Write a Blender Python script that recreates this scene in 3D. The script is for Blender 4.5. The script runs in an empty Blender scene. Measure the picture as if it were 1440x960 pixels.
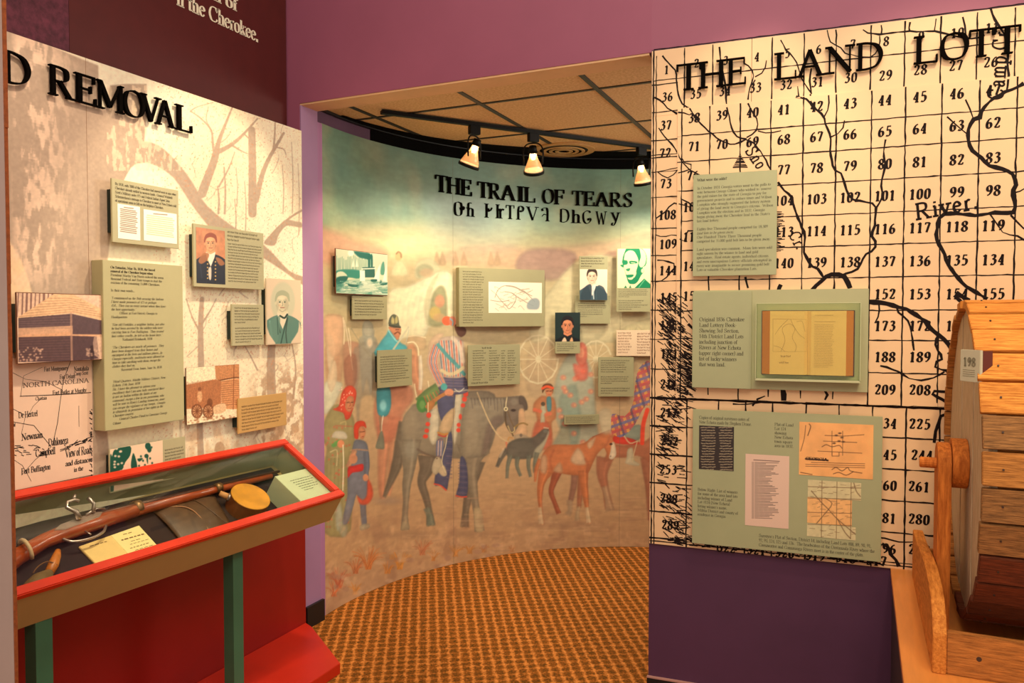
import bpy, bmesh, math, random
import numpy as np
from mathutils import Vector, Matrix
random.seed(7); RNG = np.random.default_rng(7)
D = bpy.data; COL = bpy.context.scene.collection; SC = bpy.context.scene

# ------------------------------------------------------------------ camera
FPX, PITCH, YAW, EYE = 1077.3, .0293, .42456, 1.5
fw = np.array([-math.sin(YAW)*math.cos(PITCH), math.cos(YAW)*math.cos(PITCH), -math.sin(PITCH)])
rt = np.array([math.cos(YAW), math.sin(YAW), 0.]); up = np.cross(rt, fw)
CAM = np.array([0, 0, EYE])
cd = D.cameras.new('camera'); cam = D.objects.new('camera', cd); COL.objects.link(cam)
cd.sensor_width = 36; cd.lens = FPX*36/1440; cd.clip_start = .02
m = Matrix.Identity(4)
for i in range(3):
    m[i][0] = rt[i]; m[i][1] = up[i]; m[i][2] = -fw[i]; m[i][3] = CAM[i]
cam.matrix_world = m; SC.camera = cam
SC.view_settings.view_transform = 'Standard'; SC.view_settings.look = 'None'
SC.view_settings.gamma = 1; SC.view_settings.exposure = 0.5; SC.view_settings.use_curve_mapping = False
# ------------------------------------------------------------------ world, lamps of the main room, added fill lights
W = D.worlds.new('world'); SC.world = W; W.use_nodes = True
bg = W.node_tree.nodes['Background']; bg.inputs[0].default_value = (1.0, .86, .70, 1); bg.inputs[1].default_value = .62

def spot(name, loc, target, power, size=60, blend=.6, col=(1, .72, .42), rad=.05):
    l = D.lights.new(name, 'SPOT'); l.energy = power; l.spot_size = math.radians(size); l.spot_blend = blend
    l.color = col; l.shadow_soft_size = rad
    o = D.objects.new(name, l); COL.objects.link(o); o.location = loc
    o.rotation_euler = (Vector(target)-Vector(loc)).to_track_quat('-Z', 'Y').to_euler()
    return o
def area(name, loc, target, power, sx, sy, col=(1, .8, .6)):
    l = D.lights.new(name, 'AREA'); l.energy = power; l.shape = 'RECTANGLE'; l.size = sx; l.size_y = sy; l.color = col
    o = D.objects.new(name, l); COL.objects.link(o); o.location = loc
    o.rotation_euler = (Vector(target)-Vector(loc)).to_track_quat('-Z', 'Y').to_euler()
    return o
WARM = (1, .84, .58)
spot('track_spot', (-1.35, 2.30, 3.15), (-2.4, 2.30, 1.45), 70, 50, .35, WARM)
spot('track_spot', (-1.30, 1.45, 3.15), (-2.4, 1.60, 1.40), 40, 52, .4, (1, .82, .62))
spot('track_spot', (-.20, 2.30, 3.25), (-.45, 2.95, 1.60), 26, 45, .35, (1, .80, .52))
spot('track_spot', (.62, 1.85, 3.3), (.20, 2.95, 1.50), 44, 56, .4, (1, .77, .50))
spot('track_spot', (.35, .9, 3.1), (.6, 2.3, .9), 34, 50, .6, (1, .76, .46))
spot('track_spot', (-1.2, 1.3, 3.1), (-1.95, 2.3, .2), 34, 50, .8, WARM)
area('room_fill', (.1, .3, 3.4), (-.9, 3, 1.3), 24, 1.4, 1.4, (1, .86, .70))  # added soft fill for the room, stands for no fixture
area('corridor_fill', (-.15, 4.1, 2.46), (-1.9, 4.0, .5), 25, .9, .9, (1, .92, .78))  # added fill behind the right wall, brightens the curved mural
# ------------------------------------------------------------------ small maths
def ray(px, py): return fw+rt*(px-720)/FPX-up*(py-480)/FPX
def project(P):
    v = P-CAM; d = v@fw
    return 720+FPX*(v@rt)/d, 480-FPX*(v@up)/d
class Plane:
    """flat surface: u along it, v up, w out towards the room"""
    def __init__(s, o, u, v=(0, 0, 1.), n=None):
        s.o = np.array(o, float); s.u = np.array(u, float); s.u /= np.linalg.norm(s.u)
        s.v = np.array(v, float); s.v /= np.linalg.norm(s.v)
        s.n = np.cross(s.u, s.v) if n is None else np.array(n, float)
    def P(s, u, v, w=0):
        u, v, w = np.broadcast_arrays(*[np.asarray(x, float) for x in (u, v, w)])
        return s.o+u[..., None]*s.u+v[..., None]*s.v+w[..., None]*s.n
    def uv(s, px, py, w=0):
        d = ray(px, py); o = s.o+s.n*w; t = ((o-CAM)@s.n)/(d@s.n); X = CAM+d*t-o
        return X@s.u, X@s.v
class Cyl:
    """concave curved wall: u arc length clockwise from its left end, v up, w inwards"""
    def __init__(s, c, r, a0): s.c = np.array(c); s.r = r; s.a0 = a0
    def P(s, u, v, w=0):
        u, v, w = np.broadcast_arrays(*[np.asarray(x, float) for x in (u, v, w)])
        a = s.a0-u/s.r
        return np.stack([s.c[0]+(s.r-w)*np.cos(a), s.c[1]+(s.r-w)*np.sin(a), v], -1)
    def uv(s, px, py, w=0):
        d = ray(px, py); r = s.r-w; a = d[0]**2+d[1]**2; e = CAM[:2]-s.c; b = 2*(d[0]*e[0]+d[1]*e[1]); c = e@e-r*r
        t = (-b+math.sqrt(b*b-4*a*c))/(2*a); X = CAM+d*t
        an = math.atan2(X[1]-s.c[1], X[0]-s.c[0]); return ((s.a0-an) % (2*math.pi) if (s.a0-an) % (2*math.pi) < 5 else (s.a0-an) % (2*math.pi)-2*math.pi)*s.r, X[2]
    def tangent(s, u):
        a = s.a0-u/s.r; n = (-math.cos(a), -math.sin(a), 0)
        o = s.P(u, 0.0); return Plane(o, (math.sin(a), -math.cos(a), 0), (0, 0, 1), n)
def lin(c):
    c = np.asarray(c, float)/255
    return np.where(c <= .04045, c/12.92, ((c+.055)/1.055)**2.4)
# ------------------------------------------------------------------ materials
MATS = {}
def mat(name, rgb, rough=.6, noise=0, nscale=20, bump=0, metal=0, coat=0, stretch=None, rgb2=None, spec=.5, emit=None, trans=0):
    if name in MATS: return MATS[name]
    m = D.materials.new(name); m.use_nodes = True; nt = m.node_tree; b = nt.nodes['Principled BSDF']
    c = lin(rgb); b.inputs['Base Color'].default_value = (*c, 1); b.inputs['Roughness'].default_value = rough
    b.inputs['Metallic'].default_value = metal; b.inputs['Coat Weight'].default_value = coat
    b.inputs['Specular IOR Level'].default_value = spec
    if trans: b.inputs['Transmission Weight'].default_value = trans
    if emit: b.inputs['Emission Color'].default_value = (*lin(emit[0]), 1); b.inputs['Emission Strength'].default_value = emit[1]
    tc = nt.nodes.new('ShaderNodeTexCoord'); mp = nt.nodes.new('ShaderNodeMapping')
    nt.links.new(tc.outputs['Object'], mp.inputs[0])
    if stretch: mp.inputs['Scale'].default_value = stretch
    n = nt.nodes.new('ShaderNodeTexNoise'); n.inputs['Scale'].default_value = nscale; n.inputs['Detail'].default_value = 6
    n.inputs['Roughness'].default_value = .65; nt.links.new(mp.outputs[0], n.inputs['Vector'])
    if noise or rgb2:
        r = nt.nodes.new('ShaderNodeValToRGB'); c2 = lin(rgb2) if rgb2 else c*(1-noise)
        r.color_ramp.elements[0].position = .32; r.color_ramp.elements[1].position = .68
        r.color_ramp.elements[0].color = (*c2, 1); r.color_ramp.elements[1].color = (*(c if rgb2 else np.minimum(c*(1+noise*.5), 1)), 1)
        nt.links.new(n.outputs['Fac'], r.inputs[0]); nt.links.new(r.outputs[0], b.inputs['Base Color'])
    if bump:
        bp = nt.nodes.new('ShaderNodeBump'); bp.inputs['Strength'].default_value = bump; bp.inputs['Distance'].default_value = .002
        nt.links.new(n.outputs['Fac'], bp.inputs['Height']); nt.links.new(bp.outputs[0], b.inputs['Normal'])
    MATS[name] = m; return m
def mat_print(name, rough=.45, coat=0, crough=.2, gain=1.0):
    if name in MATS: return MATS[name]
    m = D.materials.new(name); m.use_nodes = True; nt = m.node_tree; b = nt.nodes['Principled BSDF']
    a = nt.nodes.new('ShaderNodeAttribute'); a.attribute_name = 'ink'
    n = nt.nodes.new('ShaderNodeTexNoise'); n.inputs['Scale'].default_value = 60; n.inputs['Detail'].default_value = 4
    mr = nt.nodes.new('ShaderNodeMapRange'); mr.inputs['To Min'].default_value = gain*.93; mr.inputs['To Max'].default_value = gain*1.05
    mx = nt.nodes.new('ShaderNodeVectorMath'); mx.operation = 'SCALE'
    nt.links.new(n.outputs['Fac'], mr.inputs['Value']); nt.links.new(a.outputs['Color'], mx.inputs[0]); nt.links.new(mr.outputs[0], mx.inputs['Scale'])
    nt.links.new(mx.outputs[0], b.inputs['Base Color']); b.inputs['Roughness'].default_value = rough
    b.inputs['Coat Weight'].default_value = coat; b.inputs['Coat Roughness'].default_value = crough
    MATS[name] = m; return m
# ------------------------------------------------------------------ object makers
def tag(o, label=None, cat=None, group=None, kind=None):
    if label: o['label'] = label
    if cat: o['category'] = cat
    if group: o['group'] = group
    if kind: o['kind'] = kind
    return o
def wloc(o):
    return np.array(o['_w']) if '_w' in o else np.zeros(3)
def mesh(name, V, F, material, parent=None, label=None, cat=None, group=None, kind=None, smooth=False, bevel=0, solid=None):
    V = np.asarray(V, float).reshape(-1, 3)
    me = D.meshes.new(name)
    lo, hi = V.min(0), V.max(0); org = np.array([(lo[0]+hi[0])/2, (lo[1]+hi[1])/2, lo[2]])
    me.from_pydata((V-org).tolist(), [], [list(map(int, f)) for f in F]); me.update()
    bm = bmesh.new(); bm.from_mesh(me)
    if solid != 'flat': bmesh.ops.recalc_face_normals(bm, faces=bm.faces)
    if bevel: bmesh.ops.bevel(bm, geom=bm.edges[:], offset=bevel, segments=2, affect='EDGES', clamp_overlap=True)
    bm.to_mesh(me); bm.free()
    if smooth: me.polygons.foreach_set('use_smooth', [True]*len(me.polygons))
    if material: me.materials.append(material)
    o = D.objects.new(name, me); COL.objects.link(o)
    pw = wloc(parent) if parent else np.zeros(3)
    o.location = org-pw; o.parent = parent; o['_w'] = org.tolist()
    return tag(o, label, cat, group, kind)
def empty(name, loc, label=None, cat=None, group=None, kind=None):
    o = D.objects.new(name, None); COL.objects.link(o); o.location = loc; o['_w'] = [float(x) for x in loc]; o.empty_display_size = .05
    return tag(o, label, cat, group, kind)
BF = [(0, 1, 2, 3), (7, 6, 5, 4), (0, 4, 5, 1), (1, 5, 6, 2), (2, 6, 7, 3), (3, 7, 4, 0)]
def boxv(pl, u0, u1, v0, v1, w0, w1):
    return pl.P([u0, u1, u1, u0, u0, u1, u1, u0], [v0, v0, v1, v1]*2, [w0]*4+[w1]*4), BF
class MB:
    def __init__(s): s.V = []; s.F = []; s.n = 0
    def add(s, V, F):
        V = np.asarray(V, float).reshape(-1, 3); s.V.append(V); s.F += [[i+s.n for i in f] for f in F]; s.n += len(V); return s
    def box(s, *a): return s.add(*boxv(*a))
    def go(s, name, *a, **k): return mesh(name, np.concatenate(s.V), s.F, *a, **k)
WORLD = Plane((0, 0, 0), (1, 0, 0), (0, 1, 0), (0, 0, 1))   # u=X v=Y w=Z
def wbox(x0, x1, y0, y1, z0, z1): return boxv(WORLD, x0, x1, y0, y1, z0, z1)
def prism(pl, pts, w0, w1):
    """extrude a polygon given in u,v"""
    p = np.array(pts, float); n = len(p)
    V = np.concatenate([pl.P(p[:, 0], p[:, 1], w0), pl.P(p[:, 0], p[:, 1], w1)])
    return V, [list(range(n)), list(range(2*n-1, n-1, -1))]+[(i, (i+1) % n, n+(i+1) % n, n+i) for i in range(n)]
def tube(path, rad, seg=10, cap=True):
    path = np.asarray(path, float); n = len(path); rad = np.broadcast_to(rad, n)
    V = []; F = []; t = np.gradient(path, axis=0) if n > 2 else np.array([path[1]-path[0]]*n)
    t = t/np.linalg.norm(t, axis=1)[:, None]; a = np.array([0, 0, 1.]) if abs(t[0][2]) < .9 else np.array([1., 0, 0])
    x = np.cross(t[0], a); x /= np.linalg.norm(x)
    for i in range(n):
        x = x-t[i]*(x@t[i]); x /= np.linalg.norm(x); y = np.cross(t[i], x)
        for k in range(seg):
            q = 2*math.pi*k/seg; V.append(path[i]+rad[i]*(x*math.cos(q)+y*math.sin(q)))
    for i in range(n-1):
        for k in range(seg):
            F.append((i*seg+k, i*seg+(k+1) % seg, (i+1)*seg+(k+1) % seg, (i+1)*seg+k))
    if cap: F.append(list(range(seg))[::-1]); F.append(list(range((n-1)*seg, n*seg)))
    return V, F
def catmull(p, sub=4, closed=False):
    p = np.asarray(p, float)
    if len(p) < 3: return p
    q = np.concatenate([p[-1:], p, p[:2]]) if closed else np.concatenate([2*p[:1]-p[1:2], p, 2*p[-1:]-p[-2:-1]])
    out = []
    for i in range(1, len(q)-2):
        for t in np.arange(sub)/sub:
            a, b, c, d = q[i-1], q[i], q[i+1], q[i+2]
            out.append(.5*((2*b)+(c-a)*t+(2*a-5*b+4*c-d)*t*t+(3*b-a-3*c+d)*t**3))
    if not closed: out.append(p[-1])
    return np.array(out)
# ------------------------------------------------------------------ a serif pen alphabet (drawn strokes, no font file)
GL = {
'A': (9, "L.9,0,4.3,10 L4.3,10,8,0 N2.2,3.6,6.6,3.6 S.9,0 S8,0"),
'B': (7.8, "L1.8,0,1.8,10 C.5,10,4.4,10,6.1,8.7,5.9,6.3,4,5.3,1.8,5.3 C3.6,5.3,6.6,4.6,7,2.6,5.8,.5,3.8,0,.5,0"),
'C': (8.2, "C7.2,7.8,6.3,9.5,4.5,10,2.2,9,.9,5,2.2,1,4.6,0,6.5,.6,7.5,2.2 N7.2,7,7.2,9.9"),
'D': (9, "L1.8,0,1.8,10 C.5,10,4,10,6.9,8.7,8.2,5,6.9,1.3,4,0,.5,0"),
'E': (7.4, "L1.8,0,1.8,10 N.5,10,6.4,10 N6.3,10,6.3,7.8 N1.8,5.2,5.2,5.2 N5.2,6.4,5.2,4 N.5,0,6.8,0 N6.7,0,6.7,2.3"),
'F': (7, "L1.8,0,1.8,10 N.5,10,6.4,10 N6.3,10,6.3,7.8 N1.8,5.2,5.2,5.2 N5.2,6.4,5.2,4 S1.8,0"),
'G': (8.6, "C7.4,7.8,6.4,9.5,4.5,10,2.2,9,.9,5,2.2,1,4.6,0,6.2,.3,7.4,1.2 L7.4,1,7.4,4.2 S7.2,4.4 N7.2,7,7.2,9.8"),
'H': (9.2, "L1.8,0,1.8,10 L7.4,0,7.4,10 N1.8,5.2,7.4,5.2 S1.8,0 S1.8,10 S7.4,0 S7.4,10"),
'I': (4, "L2,0,2,10 S2,0 S2,10"),
'J': (5, "C3,10,3,3,2.6,-1,1,-2 S3,10"),
'K': (8.8, "L1.8,0,1.8,10 N1.8,4.2,7,10 L3.3,5.8,7.6,0 S1.8,0 S1.8,10 S7,10 S7.6,0"),
'L': (7.2, "L1.8,0,1.8,10 S1.8,10 N.5,0,6.8,0 N6.7,0,6.7,2.6"),
'M': (11, "N1.7,0,1.7,10 L1.7,10,5.4,1 N5.4,1,9.2,10 L9.2,10,9.2,0 S1.7,0 S9.2,0 N.6,10,1.9,10 N9,10,10.3,10"),
'N': (9.2, "N1.8,0,1.8,10 L1.8,10,7.6,0 N7.6,0,7.6,10 S1.8,0 N.6,10,2,10 S7.6,10"),
'O': (9.2, "C4.6,10,2,8.9,.9,5,2,1.1,4.6,0,7.2,1.1,8.3,5,7.2,8.9,4.6,10"),
'P': (7.4, "L1.8,0,1.8,10 C.5,10,4.6,10,6.5,8.9,6.5,6,4.6,4.8,1.8,4.8 S1.8,0"),
'Q': (9.2, "C4.6,10,2,8.9,.9,5,2,1.1,4.6,0,7.2,1.1,8.3,5,7.2,8.9,4.6,10 L4.6,.5,8,-2"),
'R': (8.8, "L1.8,0,1.8,10 C.5,10,4.6,10,6.5,9,6.5,6.2,4.6,5.1,1.8,5.1 L4,5.2,7.6,0 S1.8,0 S7.9,0"),
'S': (7, "C5.8,8,4.6,9.8,2.9,9.9,1.2,8.4,1.9,6.4,4.6,4.6,6,2.9,5.2,.6,3.2,0,1.5,.5,.8,2 N5.9,7.4,5.9,9.8 N.9,.1,.9,2.6"),
'T': (8, "L4,0,4,10 N.6,10,7.4,10 N.7,10,.7,7.8 N7.3,10,7.3,7.8 S4,0"),
'U': (9, "C1.8,10,1.8,3.4,3,.6,5,0,6.7,.8,7.4,3.4,7.4,10 S1.8,10 S7.4,10"),
'V': (9, "L1,10,4.7,0 N4.7,0,8.2,10 S1,10 S8.2,10"),
'W': (12, "L1,10,3.9,0 N3.9,0,6.2,9 L6.2,9,8.8,0 N8.8,0,11.3,10 S1,10 S11.3,10"),
'X': (8.6, "L1.2,10,7.4,0 N7.4,10,1.2,0 S1.2,10 S7.4,0 S7.4,10 S1.2,0"),
'Y': (8.6, "L1,10,4.3,5 N4.3,5,7.6,10 L4.3,0,4.3,5 S1,10 S7.6,10 S4.3,0"),
'Z': (7.4, "N1,10,6.4,10 L6.4,10,1,0 N1,0,6.6,0 N1,10,1,8 N6.6,0,6.6,2.2"),
'a': (5.2, "C1,5.2,1.6,6.4,2.8,6.6,3.8,5.8,3.9,4.4,3.9,1,4.3,.2,5,.5 C3.9,3.9,2,3.2,.8,1.9,1.2,.3,2.4,.1,3.9,1.4"),
'b': (5.6, "L1.3,10,1.3,.2 C1.3,5,2.4,6.5,3.8,6.4,5,5,5,3.2,4.2,.7,2.7,0,1.3,1 N.4,10,1.3,10"),
'c': (4.8, "C4.2,5.2,3.4,6.5,2.2,6.4,1,5,.8,3,1.5,.8,2.8,0,4.3,1.2"),
'd': (5.6, "L4.3,10,4.3,.2 C4.3,5.4,3.2,6.6,1.8,6,.8,4.2,.8,2.4,1.6,.4,2.9,0,4.3,1.4 N3.4,10,4.3,10 N4.3,.2,5.2,.3"),
'e': (4.9, "C.9,3.8,4.3,4,3.9,5.8,2.7,6.6,1.4,5.8,.8,4,1,1.8,2,.3,3.2,.1,4.4,1.5"),
'f': (3.6, "C3.6,9.2,2.8,10,1.9,9.2,1.6,7.6,1.6,0 N.4,6.5,3,6.5 S1.6,0"),
'g': (5.2, "C2.6,6.5,1.1,5.8,1.1,3.6,2.6,2.6,4,3.6,4,5.8,2.6,6.5 N4,6.2,5.2,6.3 C1.8,2.7,1,1.6,2,.6,4.2,.2,4.6,-1.4,3,-2.8,1,-2.2,.8,-.8,2,.5"),
'h': (5.7, "L1.3,10,1.3,0 C1.3,4.8,2.6,6.5,3.8,6.3,4.4,5,4.4,3,4.4,0 S1.3,0 S4.4,0 N.4,10,1.3,10"),
'i': (3, "L1.5,0,1.5,6.5 L1.5,8.4,1.5,9.6 S1.5,0 N.6,6.5,1.5,6.5"),
'j': (3, "C1.8,6.5,1.8,0,1.2,-2,0,-2.5 L1.7,8.4,1.7,9.6"),
'k': (5.6, "L1.3,10,1.3,0 N1.3,2.6,4.4,6.5 L2.2,3.8,4.8,0 S1.3,0 S4.9,0 S4.4,6.5"),
'l': (3, "L1.5,0,1.5,10 S1.5,0 N.6,10,1.5,10"),
'm': (8.8, "L1.3,6.4,1.3,0 C1.3,4.8,2.6,6.5,3.8,6.3,4.4,5,4.4,0 C4.4,4.8,5.8,6.5,6.9,6.3,7.6,5,7.6,0 S1.3,0 S4.4,0 S7.6,0"),
'n': (5.7, "L1.3,6.4,1.3,0 C1.3,4.8,2.6,6.5,3.8,6.3,4.4,5,4.4,3,4.4,0 S1.3,0 S4.4,0"),
'o': (5.3, "C2.6,6.5,1.1,5.6,.8,3.2,1.2,.9,2.6,0,4.1,.9,4.5,3.3,4.1,5.6,2.6,6.5"),
'p': (5.6, "L1.3,6.4,1.3,-3 C1.3,5,2.4,6.5,3.8,6.4,5,5,5,3.2,4.2,.7,2.7,0,1.3,1 S1.3,-3"),
'q': (5.6, "L4.3,6.4,4.3,-3 C4.3,5.4,3.2,6.6,1.8,6,.8,4.2,.8,2.4,1.6,.4,2.9,0,4.3,1.4 S4.3,-3"),
'r': (4, "L1.4,6.4,1.4,0 C1.4,4.4,2.2,6,3,6.5,3.8,6 S1.4,0"),
's': (4.2, "C3.4,5.2,2.6,6.5,1.2,6.1,1,4.6,3,3.2,3.5,1.4,2.2,.1,.8,.5,.6,1.6"),
't': (3.4, "C1.6,8.2,1.5,1.5,1.9,.2,3.2,.7 N.4,6.5,3.1,6.5"),
'u': (5.7, "C1.3,6.4,1.3,1.8,1.9,.2,3.2,.3,4.4,1.6 L4.4,6.4,4.4,0 N.4,6.4,1.3,6.4 N4.4,0,5.4,.1"),
'v': (5.4, "L.7,6.5,2.8,0 N2.8,0,4.9,6.5 S.7,6.5 S4.9,6.5"),
'w': (7.8, "L.7,6.5,2.4,0 N2.4,0,3.9,6 L3.9,6,5.6,0 N5.6,0,7.2,6.5 S.7,6.5 S7.2,6.5"),
'x': (5.4, "L.8,6.5,4.6,0 N4.6,6.5,.8,0 S.8,6.5 S4.6,0"),
'y': (5.4, "L.7,6.5,2.8,0 N4.9,6.5,2,-2.8 N2,-2.8,.8,-2.4 S.7,6.5 S4.9,6.5"),
'z': (4.8, "N.8,6.5,4,6.5 L4,6.5,.7,0 N.7,0,4.2,0"),
'0': (5.4, "C2.7,10,1.2,8.6,.8,5,1.2,1.4,2.7,0,4.2,1.4,4.6,5,4.2,8.6,2.7,10"),
'1': (5.4, "L2.8,10,2.8,0 N1,8.6,2.8,10 S2.8,0"),
'2': (5.4, "C1,7.6,1.4,9.6,2.8,10,4.2,8.9,4,6.4,2.4,3,.8,.3 L.8,.4,4.6,.4 N4.6,.4,4.8,1.8"),
'3': (5.4, "C1,8.8,2.4,10,3.9,9.2,3.9,7,2,5.6 C2,5.6,4,5.1,4.6,3,3.6,.6,2,0,.8,1"),
'4': (5.4, "L3.6,10,3.6,0 N3.6,10,.6,3 L.6,3,4.9,3 S3.6,0"),
'5': (5.4, "N1.6,10,4.4,10 N1.6,10,1.2,5.8 C1.2,5.8,2.8,6.3,4.2,5.2,4.5,2.8,3.4,.5,1.8,0,.8,.8"),
'6': (5.4, "C4.2,9.6,2.4,8.6,1,5.6,.9,2.4,1.7,.4,3,0,4.3,1.4,4.4,3.8,3.2,5.4,1.8,4.8,.9,3"),
'7': (5.4, "L.8,9.8,4.6,9.8 L4.6,9.8,2.2,0 N.8,9.8,.8,8.2"),
'8': (5.4, "C2.7,5.3,1.1,6.6,1.1,8.8,2.7,10,4.2,8.8,4.2,6.7,2.7,5.3,.9,3.4,.9,1.2,2.7,0,4.4,1.2,4.4,3.6,2.7,5.3"),
'9': (5.4, "C1.2,.4,3,1.4,4.4,4.4,4.5,7.6,3.7,9.6,2.4,10,1.1,8.6,1,6.2,2.2,4.6,3.6,5.2,4.5,7"),
'.': (2.6, "D1.3,.6"), ',': (2.6, "D1.3,.5 N1.4,.4,.8,-1.6"), ':': (3, "D1.5,.6 D1.5,5"), ';': (3, "D1.5,5 N1.5,.5,.8,-1.5"),
'-': (3.8, "N.6,3.4,3,3.4"), "'": (2.2, "N1.2,10,.9,7.8"), '"': (3.6, "N1.2,10,1,7.6 N2.4,10,2.2,7.6"), '#': (6, "N2,0,3,10 N4,0,5,10 N1,3.4,6,3.4 N1,6.8,6,6.8"),
'(': (3.2, "C2.8,10.6,1.2,8,1.2,1.4,2.8,-1.6"), ')': (3.2, "C.5,10.6,2.1,8,2.1,1.4,.5,-1.6"), '?': (5, "C1,7.8,1.6,9.8,3.4,9.6,4.2,7.8,2.6,5,2.5,3 D2.5,.6"),
'/': (3, "N0,0,3,10"), '&': (8, "C7,4.5,5,0,2,0,1,2.4,4.4,6,4.2,9,2.8,9.6,2.2,8,4,4,7,0"),
# syllabary signs on the curved wall
'\u13a4': (8, "C3.4,10,1.3,9,.8,5,1.3,1,3.4,0,5.3,1,5.8,5,5.3,9,3.4,10 C4.8,6.2,5.6,4.4,7,4.6,7.4,6.2,6.6,7,6.2,6.2"),
'\u13f2': (6.6, "L1.8,0,1.8,9 C1.8,8.6,2.6,10,4.4,9.8 N.2,6,4,6 C1.8,4,3,5.8,4.6,5.6,5.2,4.4,5.2,0 S1.8,0 S5.2,0"),
'\u13a8': (6, "L1.6,0,1.6,10 C1.6,5,2.6,6.6,3.2,4.6,4.2,5.2,5,6.6,5.4,7.4 S1.6,0 S1.6,10"),
'\u13c2': (7, "L1.8,0,1.8,10 C1.8,5,2.8,6.8,3.6,6,3.8,0 C4,5,5,7,6.4,6.2 S1.8,0 S3.8,0 S1.8,10"),
'\u13a2': (7, "L3.5,0,3.5,10 N.6,10,6.4,10 N.6,10,.6,8.2 N6.4,10,6.4,8.2 S3.5,0"),
'\u13b5': (6, "L2,0,2,7.4 C2,7,2.6,9.6,4,10,5.4,8.8,5.2,6.6,4,5.8,3.4,6.8 S2,0"),
'\u13d9': (8.4, "L1,10,4.4,0 N4.4,0,7.6,10 S1,10 S7.6,10"),
'\u13b8': (6, "L4.4,0,4.4,8 C4.4,7.8,3.8,9.8,2.2,10,.8,9,1.2,7.6 N4.4,4.4,2,5.2 N2,5.2,.8,3.6 S4.4,0"),
'\u13a0': (8, "L1.4,0,1.4,10 C1.4,10,4,10,6.2,8.7,7.2,5,6.2,1.3,4,0,1.4,0"),
'\u13e3': (8, "C6.8,8.6,5.4,9.9,3.4,9.8,1.2,8,.9,5,1.6,1.6,3.6,0,5.8,.8,7,2.6,6.6,4,5,3.8,5.2,2.4"),
'\u13e9': (6.6, "L.9,10,3.8,3.6 C6,10,3.8,3,2.4,.2,.9,.2,.8,1.6,1.8,1.8 S.9,10 S6,10"),
}
_gc = {}
def glyph(ch, sub=3):
    k = (ch, sub)
    if k in _gc: return _gc[k]
    adv, s = GL[ch]; out = []
    for tk in s.split():
        c = [float(x) for x in tk[1:].split(',')]; p = np.array(c).reshape(-1, 2)
        if tk[0] == 'C': out.append(('p', catmull(p, sub)))
        elif tk[0] == 'L': out.append(('p', p))
        elif tk[0] == 'N': out.append(('n', p))
        elif tk[0] == 'S': out.append(('n', np.array([[p[0, 0]-1.35, p[0, 1]], [p[0, 0]+1.35, p[0, 1]]])))
        elif tk[0] == 'D': out.append(('d', p))
    _gc[k] = (adv, out); return _gc[k]
def ribbon(p, w, ends=0.0):
    """quads along polyline p with per-point widths w; 2D"""
    p = np.asarray(p, float); d = np.gradient(p, axis=0) if len(p) > 2 else np.array([p[1]-p[0]]*2)
    d = d/np.maximum(np.linalg.norm(d, axis=1), 1e-9)[:, None]
    if ends: p = p.copy(); p[0] -= d[0]*ends; p[-1] += d[-1]*ends
    n = np.stack([-d[:, 1], d[:, 0]], 1)*np.asarray(w).reshape(-1, 1)/2
    V = np.concatenate([p+n, p-n]); k = len(p)
    return V, [(i, i+1, k+i+1, k+i) for i in range(k-1)]
def pen(kind, p, wt, thin):
    if kind == 'd':
        r = wt*.55; c = p[0]; return np.array([[c[0]-r, c[1]-r], [c[0]+r, c[1]-r], [c[0]+r, c[1]+r], [c[0]-r, c[1]+r]]), [(0, 1, 2, 3)]
    if kind == 'n': return ribbon(p, np.full(len(p), thin), 0 if len(p) > 2 else thin*.25)
    d = np.gradient(p, axis=0) if len(p) > 2 else np.array([p[1]-p[0]]*2)
    d = d/np.maximum(np.linalg.norm(d, axis=1), 1e-9)[:, None]; a = math.radians(14)
    return ribbon(p, np.maximum(thin, wt*np.abs(d[:, 0]*math.sin(a)-d[:, 1]*math.cos(a))**1.3))
def string2d(s, size, wt=1.3, thin=.55, italic=0, sub=2, xs=1.0, track=0):
    V = []; F = []; n = 0; x = 0
    for ch in s:
        if ch == ' ': x += 3.2; continue
        if ch not in GL: x += 4; continue
        adv, st = glyph(ch, sub)
        for kd, p in st:
            v, f = pen(kd, p, wt, thin); v = v+[x, 0]
            V.append(v); F += [[i+n for i in q] for q in f]; n += len(v)
        x += adv+track
    if not V: return np.zeros((0, 2)), [], x*size/10
    V = np.concatenate(V); V[:, 0] += V[:, 1]*italic; V[:, 0] *= xs
    return V*size/10, F, x*xs*size/10
def strlen(s): return sum(3.2 if c == ' ' else GL.get(c, (4,))[0] for c in s)
def textblock(name, pl, w, lines, xl, xr, yt, yb, material, parent, wt=1.15, thin=.5, cap=.62, center=False, sub=2, kind=None, xmax=1.25):
    """lines of print between photo rows yt..yb: *bold /italic"""
    ym = (yt+yb)/2; xm = (xl+xr)/2
    u0 = pl.uv(xl, ym, w)[0]; u1 = pl.uv(xr, ym, w)[0]; v0 = pl.uv(xm, yt, w)[1]; v1 = pl.uv(xm, yb, w)[1]
    pitch = (v0-v1)/len(lines); size = pitch*cap; longest = max(strlen(l) for l in lines)*size/10
    xs = min(abs(u1-u0)/longest, xmax); mb = MB()
    for k, l in enumerate(lines):
        it = 0; b = 1
        if l[:1] == '*': l = l[1:]; b = 1.5
        if l[:1] == '/': l = l[1:]; it = .25
        V, F, L = string2d(l, size, wt*b, thin*b, it, sub, xs)
        if not F: continue
        x = u0+((u1-u0)-L)/2 if center else u0
        y = v0-pitch*(k+.8)
        mb.add(pl.P(V[:, 0]+x, V[:, 1]+y, w), F)
    return mb.go(name, material, parent, solid='flat', kind=kind)
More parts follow.
